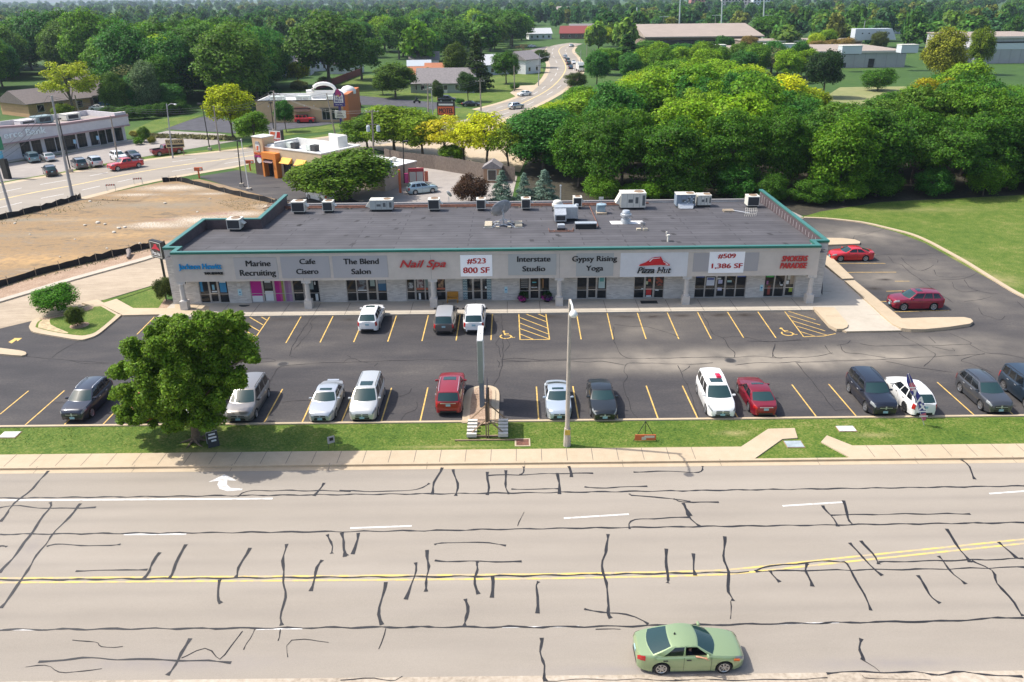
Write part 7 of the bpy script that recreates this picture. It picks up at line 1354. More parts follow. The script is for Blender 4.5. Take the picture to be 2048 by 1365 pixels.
rb_ = MB(); rb_.bx(Ld + .01, 26.0, .8, 8.2, 0, 3.2); rb_.build('rear_wing', M('donut_rear_cream', (.46, .37, .29), .9, var=.05, scale=1), o); MB().bx(Ld + .02, 26.1, .7, 8.3, 3.2, 3.32).build('rear_wing_roof', m_mem, o)
R_ = Matrix.Rotation(ang, 4, 'Z')
def dpt(x, y, z): v = R_ @ Vector((x, y, z)); return (A.x + v.x, A.y + v.y, v.z)
for px, py, lb in ((586, 297, 'left pair of dark coils on the white donut shop roof'), (625, 302, 'right pair of dark coils on the white donut shop roof')):
    q = G(px, py, Hd - 1); u = thing('rooftop_unit', lb, 'air conditioner', q, ang); MB().bx(-1.0, .0, -.5, .5, .1, .95).build('casing', M('unit_pale', (.55, .60, .56), .5), u); MB().bx(.1, 1.1, -.5, .5, .1, 1.0).build('coil', m_coil, u); MB().bx(-1.0, 1.1, -.4, .4, 0, .1).build('curb', m_curb, u)
u = thing('roof_vent', 'white vent cap on the rear wing of the donut shop', 'vent', dpt(23.5, 6, 3.3), ang); MB().lathe([(.3, 0), (.3, .3), (.5, .35), (.45, .6), (.1, .75)], (0, 0, 0), 14).build('hood', m_hv, u, 40)
u = thing('rooftop_unit', 'pale blue grey unit on the rear wing of the donut shop', 'air conditioner', dpt(24.6, 2.6, 3.3), ang); MB().bx(-.9, .9, -.8, .8, .05, .85).build('casing', M('unit_ice', (.45, .55, .60), .5), u); MB().bx(-.95, .95, -.85, .85, .85, .95).build('lid', m_hv, u)
p = G(556, 297); o = thing('pylon_sign', 'red and white cup sign rising behind the donut shop roof', 'sign', (p.x, p.y, 0), -.35); zt, z0 = Z4(562, 260, p), Z4(562, 284, p)
MB().bx(-1.4, 1.4, -.35, .35, z0, zt).build('cabinet', m_darkpole, o); MB().bx(-1.3, 1.2, -.37, -.352, z0 + .1, zt - .1).build('sign_face', M('sign_face_white', (.7, .7, .68), .4), o); MB().prism_y([(-1.25, z0 + .8), (-.4, z0 + .7), (.1, zt - .4), (-1.0, zt - .3)], -.39, -.371).build('cup_print', M('cup_orange', (.6, .12, .04), .5), o); MB().prism_y([(.2, z0 + .8), (1.1, z0 + .8), (1.15, zt - .3), (.5, zt - .3)], -.39, -.371).build('red_print', m_dkred, o); text('DONUTS', m_dkred, o, (-.05, -.38, z0 + .4), 1, .01, 0, 0, width=2.1, height=.4, fat=.04); MB().bx(-.3, .3, -.2, .2, 0, z0).build('post', m_darkpole, o)
# drive through boards
p = G(834, 377); o = thing('menu_board', 'red framed drive through menu board on a dark base', 'menu board', (p.x, p.y, 0), .12); m_mr = M('menu_red', (.32, .02, .03), .5)
MB().bx(-1.1, 1.1, -.3, .3, 0, .9).build('base', m_darkpole, o); MB().bx(-1.15, 1.15, -.2, .2, .9, 3.0).build('frame', m_mr, o); MB().bx(-1.0, -.06, -.23, -.202, 1.05, 2.5).bx(.06, 1.0, -.23, -.202, 1.05, 2.5).build('menu_panel', M('menu_pale', (.42, .38, .35), .5), o); MB().bx(-1.75, -1.2, -.15, .1, .9, 2.3).build('side_panel', M('menu_pink', (.45, .04, .17), .5), o); MB().bx(1.2, 1.75, -.15, .1, 1.0, 2.5).build('side_panel', M('menu_orange', (.5, .12, .06), .5), o)
p = G(801, 386); o = thing('clearance_post', 'orange clearance post at the drive through lane', 'post', (p.x, p.y, 0), 0); mo = M('post_orange', (.62, .14, .05), .6); MB().bx(-.16, .16, -.16, .16, 0, 3.4).build('post', mo, o); MB().bx(-.45, -.17, -.1, .1, 2.6, 3.2).build('speaker_box', m_hv, o)
for px, py, lb in ((399, 357, 'orange lane sign at the street end of the donut lot'), (501, 342, 'orange lane sign beside the flagpole at the donut shop')):
    p = G(px, py); o = thing('lane_sign', lb, 'sign', (p.x, p.y, 0), 0, 'orange lane signs'); MB().bx(-.1, .1, -.1, .1, 0, 1.5).build('post', mo, o); MB().bx(-.6, .7, -.12, .12, 1.2, 1.75).build('board', mo, o); MB().bx(.3, .6, -.14, -.122, 1.3, 1.65).build('white_patch', m_hv, o)
p = G(354, 311); o = thing('for_lease_board', 'tan for lease board on two posts beside the maroon pickup', 'sign', (p.x, p.y, 0), .2); MB().bx(-1.3, -1.15, -.06, .06, 0, 1.6).bx(1.15, 1.3, -.06, .06, 0, 1.6).build('posts', m_tim, o); MB().bx(-1.6, 1.6, -.1, -.062, 1.4, 2.9).build('board', M('board_tan', (.50, .38, .20), .6), o); text('FOR LEASE', m_black, o, (0, -.115, 2.45), 1, .008, 0, 0, width=2.8, height=.5, fat=.05); MB().bx(-1.4, 1.5, -.115, -.102, 1.55, 1.95).build('lower_strip', m_black, o)
p = G(893, 236); o = thing('motel_sign', 'black board with orange motel letters on the corner lawn', 'sign', (p.x, p.y, 0), -.1); MB().bx(-2.1, 2.1, -.3, .3, .6, 3.6).build('cabinet', m_black, o); MB().bx(-1.95, 1.95, -.33, -.302, .75, 2.6).build('orange_field', M('motel_orange', (.62, .12, .04), .5), o); text('MOTEL', m_black, o, (0, -.345, 1.65), 1, .008, 0, 0, width=3.3, height=1.1, fat=.1); MB().bx(-1.7, 1.7, -.33, -.302, 2.85, 3.25).build('white_letters', M('sign_face_white', (.7, .7, .68), .4), o); MB().bx(-.3, .3, -.2, .2, 0, .6).build('post', m_black, o)
# timber fence and shed
P = [Vector(q) for q in P2([(770, 324), (800, 331), (870, 339), (940, 351), (975, 358), (1030, 364)])]; o = thing('timber_fence', 'long weathered board fence behind the donut shop lot', 'fence', (P[0].x, P[0].y, 0)); m_fc = M('fence_grey_wood', (.17, .135, .11), .9, var=.2, scale=3); mb = MB(); r = random.Random(8)
for a, b in zip(P[:-1], P[1:]):
    L = (b - a).length; n = int(L / .32); an = math.atan2((b - a).y, (b - a).x)
    for i in range(n): q = a + (b - a) * (i + .5) / n - P[0]; mb.box((q.x, q.y, 1.15 + r.uniform(-.03, .03)), (L / n * .93, .06, 2.3), an)
mb.build('boards', m_fc, o)
for a, b in zip(P[:-1], P[1:]):
    n = max(1, int((b - a).length / 3))
    for i in range(n): q = a + (b - a) * i / n - P[0]; MB().box((q.x, q.y + .1, 1.2), (.14, .14, 2.45)).build('post', m_fc, o)
p = G(986, 366); gable_house('garden_shed', 'small brown shed with white trimmed doors at the end of the board fence', (p.x, p.y + 1.2, 0), -.1 + PI / 2, 2.6, 2.6, 2.3, .8, M('shed_brown', (.34, .21, .13), .9), m_shg, 0, .2, [(-.0, 1.2, 1.2, 1.5, 'l')], 'shed')
P = [Vector(q) for q in P2([(632, 180), (668, 171), (695, 160), (722, 150)])]; o = thing('red_fence', 'dark red board fence on the slope above the tan restaurant', 'fence', (P[0].x, P[0].y, 0)); mb = MB(); m_rf = M('fence_red', (.20, .05, .045), .9, var=.15, scale=2)
for a, b in zip(P[:-1], P[1:]):
    L = (b - a).length; n = int(L / .6); an = math.atan2((b - a).y, (b - a).x)
    for i in range(n): q = a + (b - a) * (i + .5) / n - P[0]; mb.box((q.x, q.y, 1.1), (L / n * .94, .07, 2.2), an)
mb.build('boards', m_rf, o)
for q in P: MB().box((q.x - P[0].x, q.y - P[0].y + .1, 1.2), (.16, .16, 2.4)).build('post', m_rf, o)
# houses
m_sage = M('siding_sage', (.27, .31, .27), .85); m_wsd = M('siding_white', (.62, .63, .64), .85); m_gsd = M('siding_blue_grey', (.40, .44, .48), .85)
def house(px, py, label, w, d, h, rh, rz_, mw, mr, hip=0, n=3, **k):
    q = G(px, py); return gable_house('house', label, (q.x, q.y + d * .4, 0), rz_, w, d, h, rh, mw, mr, hip, .5, [(-w / 2 + w * (i + .5) / n, 1.6, 1.1, 1.3, 'f') for i in range(n)] + [(0, 1.6, 1.1, 1.2, 'r')], **k)
house(893, 186, 'sage green ranch house with a grey roof behind two small trees', 17, 9, 3.0, 3.6, -.03, m_sage, m_shg, 0, 5, chim=False, door=True)
house(850, 186, 'low sage green garage wing at the left end of the ranch house', 8, 7, 2.7, 1.2, -.03, m_sage, m_shg, 0, 2)
house(900, 165, 'house with an orange roof just behind the sage green ranch house', 16, 8, 3.0, 2.8, 0, m_wsd, M('roof_orange', (.42, .17, .09), .9), 0, 3); house(838, 168, 'small house with a tan roof half behind the round bush', 7, 8, 3, 2.0, .2, m_wsd, M('roof_orange', (.42, .17, .09), .9), 0, 2)
house(838, 150, 'pale blue grey shed like house left of the orange roof', 8, 6, 3.2, 1.6, .1, m_gsd, m_gsd, 0, 2); house(848, 141, 'white house with porch windows under the tall dark trees', 11, 8, 4, 2.5, .1, m_wsd, m_shg, 0, 4)
house(575, 152, 'pale house with a grey hip roof left of the big round tree', 16, 12, 4.2, 3.2, .12, m_gsd, m_shg, 4, 4); house(612, 144, 'white two storey house behind the hip roofed house', 12, 9, 6.0, 3, .9, m_wsd, m_shg, 0, 4); house(690, 148, 'white house deep in the shade right of the big round tree', 12, 8, 3.5, 2.5, 0, m_wsd, m_shg, 0, 4)
house(978, 150, 'house with a pale grey roof between the dark conifer and the round maple', 12, 9, 3.6, 3, .3, m_gsd, M('roof_pale', (.52, .53, .54), .8), 0, 3); house(1045, 148, 'house with a bright grey wall to the right of the round maple', 9, 10, 5, 2.5, .9, m_wsd, m_shg, 0, 2)
house(1148, 78, 'brown house with a red roof at the end of the far road', 17, 11, 3.5, 4.0, -.15, M('house_brown', (.17, .11, .09), .9), M('roof_red', (.22, .05, .045), .9), 0, 4); house(1172, 72, 'house with a blue grey roof behind the red roof', 22, 12, 3.5, 4, 0, m_wsd, m_shg, 0, 4); house(1078, 79, 'white house left of the red roof at the far bend', 15, 9, 3.5, 3, .2, m_wsd, M('roof_pale', (.52, .53, .54), .8), 0, 4); house(1048, 74, 'small grey roofed house among the trees left of the far bend', 12, 9, 4, 3.5, .6, m_gsd, m_shg, 0, 3)
house(1122, 31, 'house with a tan roof high in the distant trees', 22, 14, 5, 6, .2, m_wsd, M('roof_tan', (.45, .38, .33), .9), 0, 4)
# school and halls on the right
m_hall = M('hall_grey', (.35, .35, .36), .8, var=.04, scale=.5); m_hroof = M('hall_roof_tan', (.30, .245, .205), .9, var=.06, scale=.2); m_hw = M('hall_white', (.52, .56, .60), .6)
def hall(x0, y0, x1, label, dep, h, mw, mr, cap_=None, roof_top=None):
    a, b = G(x0, y0), G(x1, y0); o = thing('school_hall', label, 'building', (a.x, a.y, 0)); L = b.x - a.x
    MB().bx(0, L, 0, dep, 0, h).build('wall', mw, o); MB().bx(-.4, L + .4, -.4, dep + .4, h, h + .4).build('roof', mr, o); s = MB()
    for i in range(int(L / 4)): s.bx(i * 4 + 1.9, i * 4 + 2.1, -.05, -.002, 0, h)
    s.build('wall_ribs', M('hall_rib', (.29, .29, .30), .8), o); MB().bx(-.42, L + .42, -.45, -.401, h - .3, h + .42).build('fascia', M('hall_fascia', (.55, .50, .46), .8), o); return o, L, a
o, L, a_ = hall(1440, 139, 1830, 'long grey metal school hall with a flat tan roof', 42, 5.6, m_hall, m_hroof); MB().bx(L * .80, L * .80 + 2.2, -.12, -.06, .1, 3.2).build('door', m_black, o); MB().bx(L * .63, L * .63 + 3.5, -.12, -.06, .3, 1.8).build('vent_panel', m_coil, o)
p = G(1740, 108); o = thing('roof_plenum', 'big white slanted air housing on the grey school hall', 'roof box', (p.x, p.y, 6.0)); MB().prism_y([(-9, 0), (10, 0), (9, 2.2), (7.5, 4.8), (-9, 4.8)], -2, 3).build('housing', m_hw, o); s = MB()
for k in range(5): s.bx(-6 + k * 3, -5.4 + k * 3, -2.05, -2.002, 2.6, 3.1)
s.build('port_holes', m_black, o)
o, L, a_ = hall(1945, 128, 2150, 'right hand school hall with white and grey bands', 40, 9.5, m_hall, m_hroof); MB().bx(-.1, L, -.12, -.055, 5.2, 7.4).build('white_band', m_hw, o); MB().bx(-.1, L, -.15, -.056, 7.5, 8.0).build('dark_band', m_black, o); MB().bx(-7, -.1, 1, 20, 0, 6).build('side_wing', m_hall, o)
p, p1_ = G(1290, 103), G(1530, 103); o = thing('gym_building', 'broad tan roofed gymnasium among the trees', 'building', (p.x, p.y, 0)); L = p1_.x - p.x
MB().bx(0, L, 0, 34, 0, 7).build('wall', M('gym_brown', (.24, .18, .15), .9), o); r_ = MB(); r_.add([(-1, -3, 6.8), (L + 1, -3, 6.8), (L + 1, 34, 11.5), (-1, 34, 11.5), (-1, -3, 6.2), (L + 1, -3, 6.2), (L + 1, 34, 7), (-1, 34, 7)], [(0, 1, 2, 3), (0, 4, 5, 1), (1, 5, 6, 2), (3, 2, 6, 7), (0, 3, 7, 4)]); r_.build('roof', m_hroof, o); MB().bx(2, L - 2, -.4, -.002, 2, 5).build('window_band', m_cgs, o)
o, L, a_ = hall(1490, 108, 1735, 'low brown school wing under the bare trees', 20, 5.2, M('gym_brown', (.24, .18, .15), .9), m_hroof)
for px, py, w, lb in ((1428, 104, 4, 'white box on the roof left of the bare tree'), (1560, 102, 6, 'large white box on the roof behind the bare tree'), (1700, 106, 3.5, 'white box on the roof right of the brown trees'), (1815, 104, 3, 'small white box on the roof right of the white air housing')):
    p = G(px, py, 6.4); o = thing('roof_plenum', lb, 'roof box', (p.x, p.y, 5.9)); MB().bx(-w, w, -1.5, 2.5, .2, 2.8).build('housing', m_hw, o); MB().bx(-w - .1, w + .1, -1.6, 2.6, 2.8, 3.0).build('lid', m_hv, o); MB().bx(-w * .8, w * .8, -1.2, 2.2, 0, .2).build('curb', m_curb, o)
p = G(1720, 104); o = thing('flagpole', 'flagpole with a red flag behind the white air housing', 'flagpole', (p.x, p.y, 0)); zt = Z4(1724, 42, p); MB().tube([(0, 0, 0), (.2, 0, zt)], .16, 6).build('pole', m_gpole, o); s = MB(); s.add([(.2, 0, zt * .45), (2.4, .3, zt * .43), (2.2, 0, zt * .55), (.2, 0, zt * .57)], [(0, 1, 2, 3)]); fl_o = s.build('flag', M('flag_red', (.5, .03, .05), .7), o); fl_o.modifiers.new('t', 'SOLIDIFY').thickness = .03; MB().bx(-1.6, 2.2, -.3, .3, 7, 9.6).build('scoreboard', M('flag_red', (.5, .03, .05), .7), o)
for px, w, h, mw, lb in ((1400, 30, 16, M('far_brick', (.36, .16, .13), .9), 'distant red brick block at the top edge, left of the white mast'), (1480, 60, 14, M('far_pale', (.48, .42, .42), .9), 'distant pale office block at the top edge between the masts'), (1522, 26, 17, M('far_bluewhite', (.50, .54, .60), .9), 'distant blue white block at the top edge right of the pale block')):
    p = G(px, 22); o = thing('office_block', lb, 'building', (p.x, p.y, 0)); MB().bx(-w / 2, w / 2, 0, 20, 0, h + 7).build('wall', mw, o); MB().bx(-w / 2 - .5, w / 2 + .5, -.5, 20.5, h + 7, h + 7.6).build('roof', m_shg, o); s = MB()
    for i in range(int(w / 5)):
        for z in (10, 14, 18): s.bx(-w / 2 + i * 5 + 1.5, -w / 2 + i * 5 + 4, -.06, -.002, z, z + 2)
    s.build('windows', m_cgs, o)
for px, py, w, lb in ((1790, 48, 16, 'white flat building in the trees at the upper right'), (1775, 68, 8, 'small white gabled building at the upper right')): house(px, py, lb, w * 2, 12, 4, 1.2 if w > 10 else 3, .1, m_wsd, M('roof_pale', (.52, .53, .54), .8), 0, 4)
# ---------------------------------------------------------------- trees
m_bark = M('bark', (.11, .09, .07), .95, var=.3, scale=6)
def crown(seed, H, R, zb, nl, nv, size, shape='round', lobe=(.24, .40), squash=.75, up=.25, out=(.45, 1.0), droop=0.0):
    r = np.random.default_rng(seed); V = []; C = []
    for i in range(nl):
        while True:
            d = r.normal(size=3); d /= np.linalg.norm(d)
            if d[2] > -.75: break
        k = r.uniform(*out) ** .6; h = (H - zb) / 2; mid = zb + h * (.92 if shape != 'vase' else 1.1)
        if shape == 'cone':
            t = r.uniform(0, 1) ** 1.25; z = zb + (H - zb) * t; rad = R * (1 - t) * r.uniform(.55, 1.0) + .05; a = r.uniform(0, 2 * PI); c = np.array([rad * math.cos(a), rad * math.sin(a), z]); lr = R * .16 + R * .20 * (1 - t)
        else:
            lr = R * r.uniform(*lobe); wz = 1.0
            if shape == 'vase': wz = .75 + .35 * d[2]
            if shape == 'col': wz = 1.0
            c = np.array([d[0] * (R - lr * .7) * k * wz, d[1] * (R - lr * .7) * k * wz, mid + d[2] * (h - lr * .6) * k])
        C.append((c, lr)); n = int(nv * (lr / (R * .32)) ** 1.6) + 8
        dd = r.normal(size=(n, 3)); dd[:, 2] += up; dd /= np.linalg.norm(dd, axis=1)[:, None]
        q = c + dd * lr * r.uniform(.45, 1.08, (n, 1)) * np.array([1, 1, squash])
        if shape == 'cone': q[:, 2] -= np.hypot(q[:, 0], q[:, 1]) * .22
        if droop: q[:, 2] -= droop * np.maximum(0, np.hypot(q[:, 0], q[:, 1]) - R * .6)
        oo = q - np.array([0, 0, mid]); oo /= np.linalg.norm(oo, axis=1)[:, None] + 1e-6
        V.append(leaf_quads(r, q, dd * .8 + oo * .4, size))
    return np.concatenate(V), C
def trunk_mesh(C, H, zb, r0, nb=9, seed=1, multi=1):
    r = random.Random(seed); mb = MB(); top = Vector((r.uniform(-.2, .2), r.uniform(-.2, .2), zb + (H - zb) * .55))
    for m in range(multi):
        o0 = Vector((r.uniform(-.15, .15) * multi, r.uniform(-.15, .15) * multi, 0)); t2 = top + Vector((r.uniform(-.5, .5) * (multi - 1), r.uniform(-.5, .5) * (multi - 1), 0))
        mb.tube([o0, o0 * .5 + Vector((0, 0, zb * .6 + .2)), t2 * .5 + Vector((0, 0, zb * .35)), t2], r0 / multi ** .5, 8, r0 * .3)
    for c, lr in r.sample(C, min(nb, len(C))):
        c = Vector(c); s = Vector((0, 0, zb * .7 + (top.z - zb * .7) * r.uniform(.1, .9))); mb.tube([s, s.lerp(c, .5) + Vector((0, 0, .3)), c], r0 * .33, 5, r0 * .08)
    return mb.mesh('trunk', m_bark, 40)
PROTO = {}
def proto(key, **k):
    H, zb = k.pop('H', 10), k.pop('zb', 2.0); R = k.pop('R', 4.0); r0 = k.pop('r0', .22); multi = k.pop('multi', 1); nb = k.pop('nb', 9)
    v, C = crown(k.pop('seed'), H, R, zb, **k); PROTO.setdefault(key, []).append((quads_mesh('crown', v, m_leaf), trunk_mesh(C, H, zb, r0, nb, len(C), multi), H, R))
for s in range(4): proto('broad', seed=10 + s, nl=70, nv=240, size=.36, zb=1.6)
for s in range(3): proto('locust', seed=20 + s, nl=66, nv=300, size=.27, zb=.3, shape='round', lobe=(.20, .36), squash=.55, up=.5, out=(.3, 1))
for s in range(3): proto('wood', seed=30 + s, nl=76, nv=270, size=.30, zb=.3, R=3.6, lobe=(.24, .40), squash=.75)
for s in range(3): proto('airy', seed=40 + s, nl=46, nv=150, size=.32, zb=2.6, lobe=(.18, .32), squash=.6, out=(.35, 1), multi=2)
for s in range(2): proto('small', seed=50 + s, nl=46, nv=200, size=.38, zb=2.2, R=3.6, lobe=(.3, .45), multi=2)
for s in range(2): proto('spruce', seed=60 + s, nl=130, nv=55, size=.42, zb=.3, R=3.6, shape='cone', squash=.4, up=.1)
for s in range(2): proto('pine', seed=65 + s, nl=110, nv=60, size=.5, zb=.8, R=3.0, shape='cone', squash=.45, up=.2)
for s in range(2): proto('bush', seed=70 + s, nl=60, nv=260, size=.42, zb=.2, R=5.2, lobe=(.24, .38), squash=.9, r0=.3)
for s in range(2): proto('bare', seed=80 + s, nl=34, nv=14, size=.4, zb=2.0, lobe=(.2, .35), nb=30, r0=.16)
for s in range(2): proto('low', seed=90 + s, nl=26, nv=42, size=.95, zb=1.2, lobe=(.3, .48))
tr_r = random.Random(11)
KN = {'spruce': 'spruce_tree', 'pine': 'conifer_tree', 'bush': 'shrub', 'bare': 'bare_tree'}
def tree(kind, base, H, W_, col, label, group=None, cat=None, z=0, rz=None, pi=None):
    cm, tm, H0, R0 = PROTO[kind][pi if pi is not None else tr_r.randrange(len(PROTO[kind]))]
    o = thing(KN.get(kind, 'tree'), label, cat or {'bush': 'shrub'}.get(kind, 'tree'), (base[0], base[1], z), tr_r.uniform(0, 6.28) if rz is None else rz, group)
    o.scale = (W_ / 2 / R0, W_ / 2 / R0, H / H0); j = tr_r.uniform(.9, 1.1)
    link_mesh('crown', cm, o, col=tuple(c * j * k for c, k in zip(col, (1.15, 1.25, .55)))); link_mesh('trunk', tm, o); return o
def ptree(kind, bx, by, ty, wpx, col, label, group=None, by_ground=True, z=0, dy=0, cat=None, pi=None):
    b = G(bx, by, z); b = Vector((b.x, b.y + dy, z)); W_ = wpx / (FOC / (b - Vector((0, 0, CH))).dot(FW)); H = Z4(bx, ty, Vector((b.x, b.y + W_ * .12))) - z; H = max(H, W_ * .62) if kind == 'bush' else H; return tree(kind, b, H, W_, col, label, group, cat, z, pi=pi)
DK, MD, LT, YG, YL, OL, LM, BS, PL, BN, GG, DT = (.060, .140, .022), (.105, .205, .026), (.18, .285, .024), (.27, .33, .022), (.46, .37, .022), (.092, .165, .034), (.31, .37, .018), (.16, .22, .38), (.075, .036, .040), (.24, .16, .09), (.13, .185, .17), (.050, .150, .042)
# --- the big tree on the verge, built with finer leaves
vv, CC = [], []
r_ = np.random.default_rng(5)
b = G(393, 884); Hn = Z4(400, 636, Vector((b.x, b.y + 1.5)))
sp = FOC / (b - Vector((0, 0, CH))).dot(FW); Vn = []
LB = [(330, 700, 60), (420, 665, 62), (480, 700, 58), (390, 720, 65), (300, 745, 62), (270, 700, 46), (250, 790, 46), (300, 810, 62), (360, 790, 66), (428, 770, 60), (470, 760, 40), (250, 840, 34), (290, 856, 36), (350, 850, 46), (405, 840, 50), (438, 830, 40), (240, 745, 40), (470, 650, 44), (430, 645, 40), (380, 690, 50), (310, 665, 30), (500, 715, 30), (436, 800, 44), (390, 760, 60), (405, 650, 34), (275, 870, 22), (375, 660, 50), (440, 695, 58), (345, 655, 40), (425, 735, 56), (340, 730, 60), (470, 690, 50), (370, 830, 56), (310, 780, 56)]
for px, py, pr_ in LB:
    for k in range(3):
        yy = b.y + r_.uniform(-2.6, 2.6) * (1 - .3 * abs(px - 370) / 130) + (0.6 if py < 700 else -.4); q = YP(px, py, yy); lr = pr_ / 2 / sp * r_.uniform(1.0, 1.32); c = np.array([q.x - b.x, q.y - b.y, max(q.z, 1.5 + lr * .6)]); CC.append((c, lr))
for c, lr in CC:
    for m in range(6):
        d0 = r_.normal(size=3); d0[2] += .3; d0 /= np.linalg.norm(d0); c2 = c + d0 * lr * r_.uniform(.4, .85); l2 = lr * r_.uniform(.3, .6); n = int(460 * (l2 / .6) ** 1.5) + 60
        dd = r_.normal(size=(n, 3)); dd[:, 2] += .25; dd /= np.linalg.norm(dd, axis=1)[:, None]; Vn.append(leaf_quads(r_, c2 + dd * l2 * r_.uniform(.4, 1.1, (n, 1)) * np.array([1, 1, .8]), dd, .185))
o = thing('tree', 'big leafy tree on the verge, hiding two parked cars', 'tree', (b.x, b.y, .05)); link_mesh('crown', quads_mesh('crown', np.concatenate(Vn), m_leaf), o, col=(.14, .245, .018)); tm = MB(); tm.tube([(0, 0, 0), (.05, .1, 1.2), (-.05, .2, 2.4), (-.2, .3, 5.5)], .30, 10, .12)
for c, lr in random.Random(2).sample(CC, 20): s = Vector((0, .15, random.Random(int(lr * 1e5)).uniform(1.3, 4))); tm.tube([s, s.lerp(Vector(c), .5) + Vector((0, 0, .2)), Vector(c)], .10, 5, .025)
for a in range(6): tm.tube([(0, 0, .25), (.5 * math.cos(a * 1.05), .5 * math.sin(a * 1.05), .06), (1.0 * math.cos(a * 1.05 + .2), 1.0 * math.sin(a * 1.05 + .2), -.02)], .12, 5, .04)
tm.build('trunk', M('bark_brown', (.15, .11, .075), .95, var=.3, scale=6), o, 40)
# --- single trees and shrubs that stand out
ptree('bush', 117, 622, 568, 92, (.07, .19, .02), 'large round bright green bush on the left island', z=.15, pi=0); ptree('bush', 155, 652, 609, 40, (.075, .105, .025), 'small thin brownish green shrub in front of the large round bush', z=.15, pi=1)
ptree('bush', 334, 603, 548, 46, (.06, .075, .028), 'dark evergreen shrub at the left corner of the shop building')
ptree('wood', 690, 408, 286, 195, (.11, .185, .028), 'wide light leaved tree in front of the donut shop', dy=3); ptree('broad', 622, 404, 318, 110, (.13, .20, .028), 'lower tree leaning left in front of the donut shop windows', dy=2)
ptree('bush', 942, 414, 344, 76, PL, 'dark purple leaved plum bush behind the mall', cat='tree', dy=2)
ptree('spruce', 1004, 416, 340, 58, BS, 'left of three blue spruces behind the mall', dy=3); ptree('spruce', 1049, 416, 345, 48, BS, 'middle and smallest of three blue spruces behind the mall', dy=3); ptree('spruce', 1090, 416, 338, 66, BS, 'right and widest of three blue spruces behind the mall', dy=3)
ptree('small', 466, 278, 160, 98, (.33, .35, .015), 'bright yellow green tree on the corner left of the tan restaurant'); ptree('small', 510, 292, 216, 74, (.11, .20, .028), 'smaller green tree in front of the yellow green corner tree'); ptree('small', 572, 264, 196, 42, DT, 'dark narrow tree before the tan restaurant wall')
ptree('airy', 150, 236, 110, 122, (.30, .32, .03), 'tall airy yellow green tree behind the bank'); ptree('bush', 130, 240, 205, 50, (.15, .2, .024), 'leafy bush under the airy yellow tree')
ptree('broad', 790, 308, 200, 150, (.16, .23, .02), 'yellowish green tree beside the transformer pole'); ptree('broad', 735, 300, 226, 105, (.11, .19, .024), 'green tree left of the transformer pole'); ptree('broad', 845, 316, 216, 115, (.16, .225, .024), 'green tree between the transformer pole and the yellow trees')
ptree('airy', 890, 322, 222, 120, (.50, .42, .03), 'golden tree leaning over the board fence'); ptree('airy', 928, 331, 224, 125, (.36, .35, .015), 'yellow green tree in the middle of the fence row'); ptree('airy', 975, 339, 212, 140, (.44, .43, .03), 'tallest yellow tree at the right of the fence row'); ptree('broad', 905, 329, 285, 60, (.13, .22, .024), 'low green tree under the golden trees at the fence'); ptree('airy', 1015, 343, 236, 105, (.16, .225, .024), 'loose green tree above the garden shed')
ptree('broad', 659, 176, 14, 165, (.07, .14, .028), 'huge round tree with a thick trunk above the tan restaurant', pi=1); ptree('broad', 725, 160, 60, 95, DK, 'dark tree filling the gap right of the huge round tree')
ptree('broad', 792, 196, 121, 92, (.09, .155, .03), 'round spreading tree on the lawn left of the sage house'); ptree('small', 765, 190, 155, 40, (.07, .12, .025), 'little round tree at the left of the spreading lawn tree')
ptree('pine', 955, 182, 66, 66, (.045, .075, .03), 'tall dark conifer above the sage green house'); ptree('broad', 913, 165, 80, 58, (.070, .105, .022), 'round tree with orange tints left of the dark conifer'); ptree('broad', 1012, 168, 96, 62, DK, 'dense round maple on the lawn by the bend'); ptree('small', 876, 212, 156, 26, (.045, .075, .022), 'slim upright tree before the left end of the sage house'); ptree('small', 936, 204, 138, 46, (.035, .08, .02), 'round dark tree before the right end of the sage house'); ptree('small', 1081, 136, 97, 42, (.05, .085, .025), 'round street tree at the inside of the bend'); ptree('small', 858, 168, 133, 24, DT, 'small dark tree left of the orange roof')
ptree('small', 597, 172, 119, 54, (.28, .31, .015), 'yellow bush like tree left of the huge round tree'); ptree('small', 600, 190, 158, 40, (.09, .10, .045), 'reddish green shrub below the yellow bush like tree'); ptree('pine', 515, 196, 112, 85, (.03, .085, .04), 'wide dark conifer behind the yellow green corner tree'); ptree('bush', 650, 172, 155, 32, (.07, .12, .06), 'pale round bush by the red fence', cat='shrub')
ptree('small', 1000, 78, 50, 50, MD, 'round green tree left of the house street'); ptree('bare', 988, 98, 58, 70, (.20, .15, .13), 'greyish bare crown beyond the round maple'); ptree('bush', 1030, 180, 168, 22, DK, 'clipped dark hedge at the corner drive'); ptree('bush', 920, 209, 203, 20, DT, 'small round shrub between the two black cars'); ptree('bare', 1045, 122, 85, 40, (.17, .11, .10), 'small reddish bare tree by the house street')
ptree('broad', 1197, 100, 44, 62, LM, 'bright lime tree right of the far road'); ptree('pine', 1252, 140, 68, 80, (.030, .085, .022), 'dark layered tree right of the lime tree'); ptree('broad', 1300, 128, 76, 90, DK, 'broad dark tree before the left of the gym roof'); ptree('broad', 1215, 150, 90, 70, MD, 'mid green tree beside the wires of the far road'); ptree('bush', 1150, 176, 146, 50, (.05, .075, .02), 'dark rounded bush at the edge of the far road', cat='shrub')
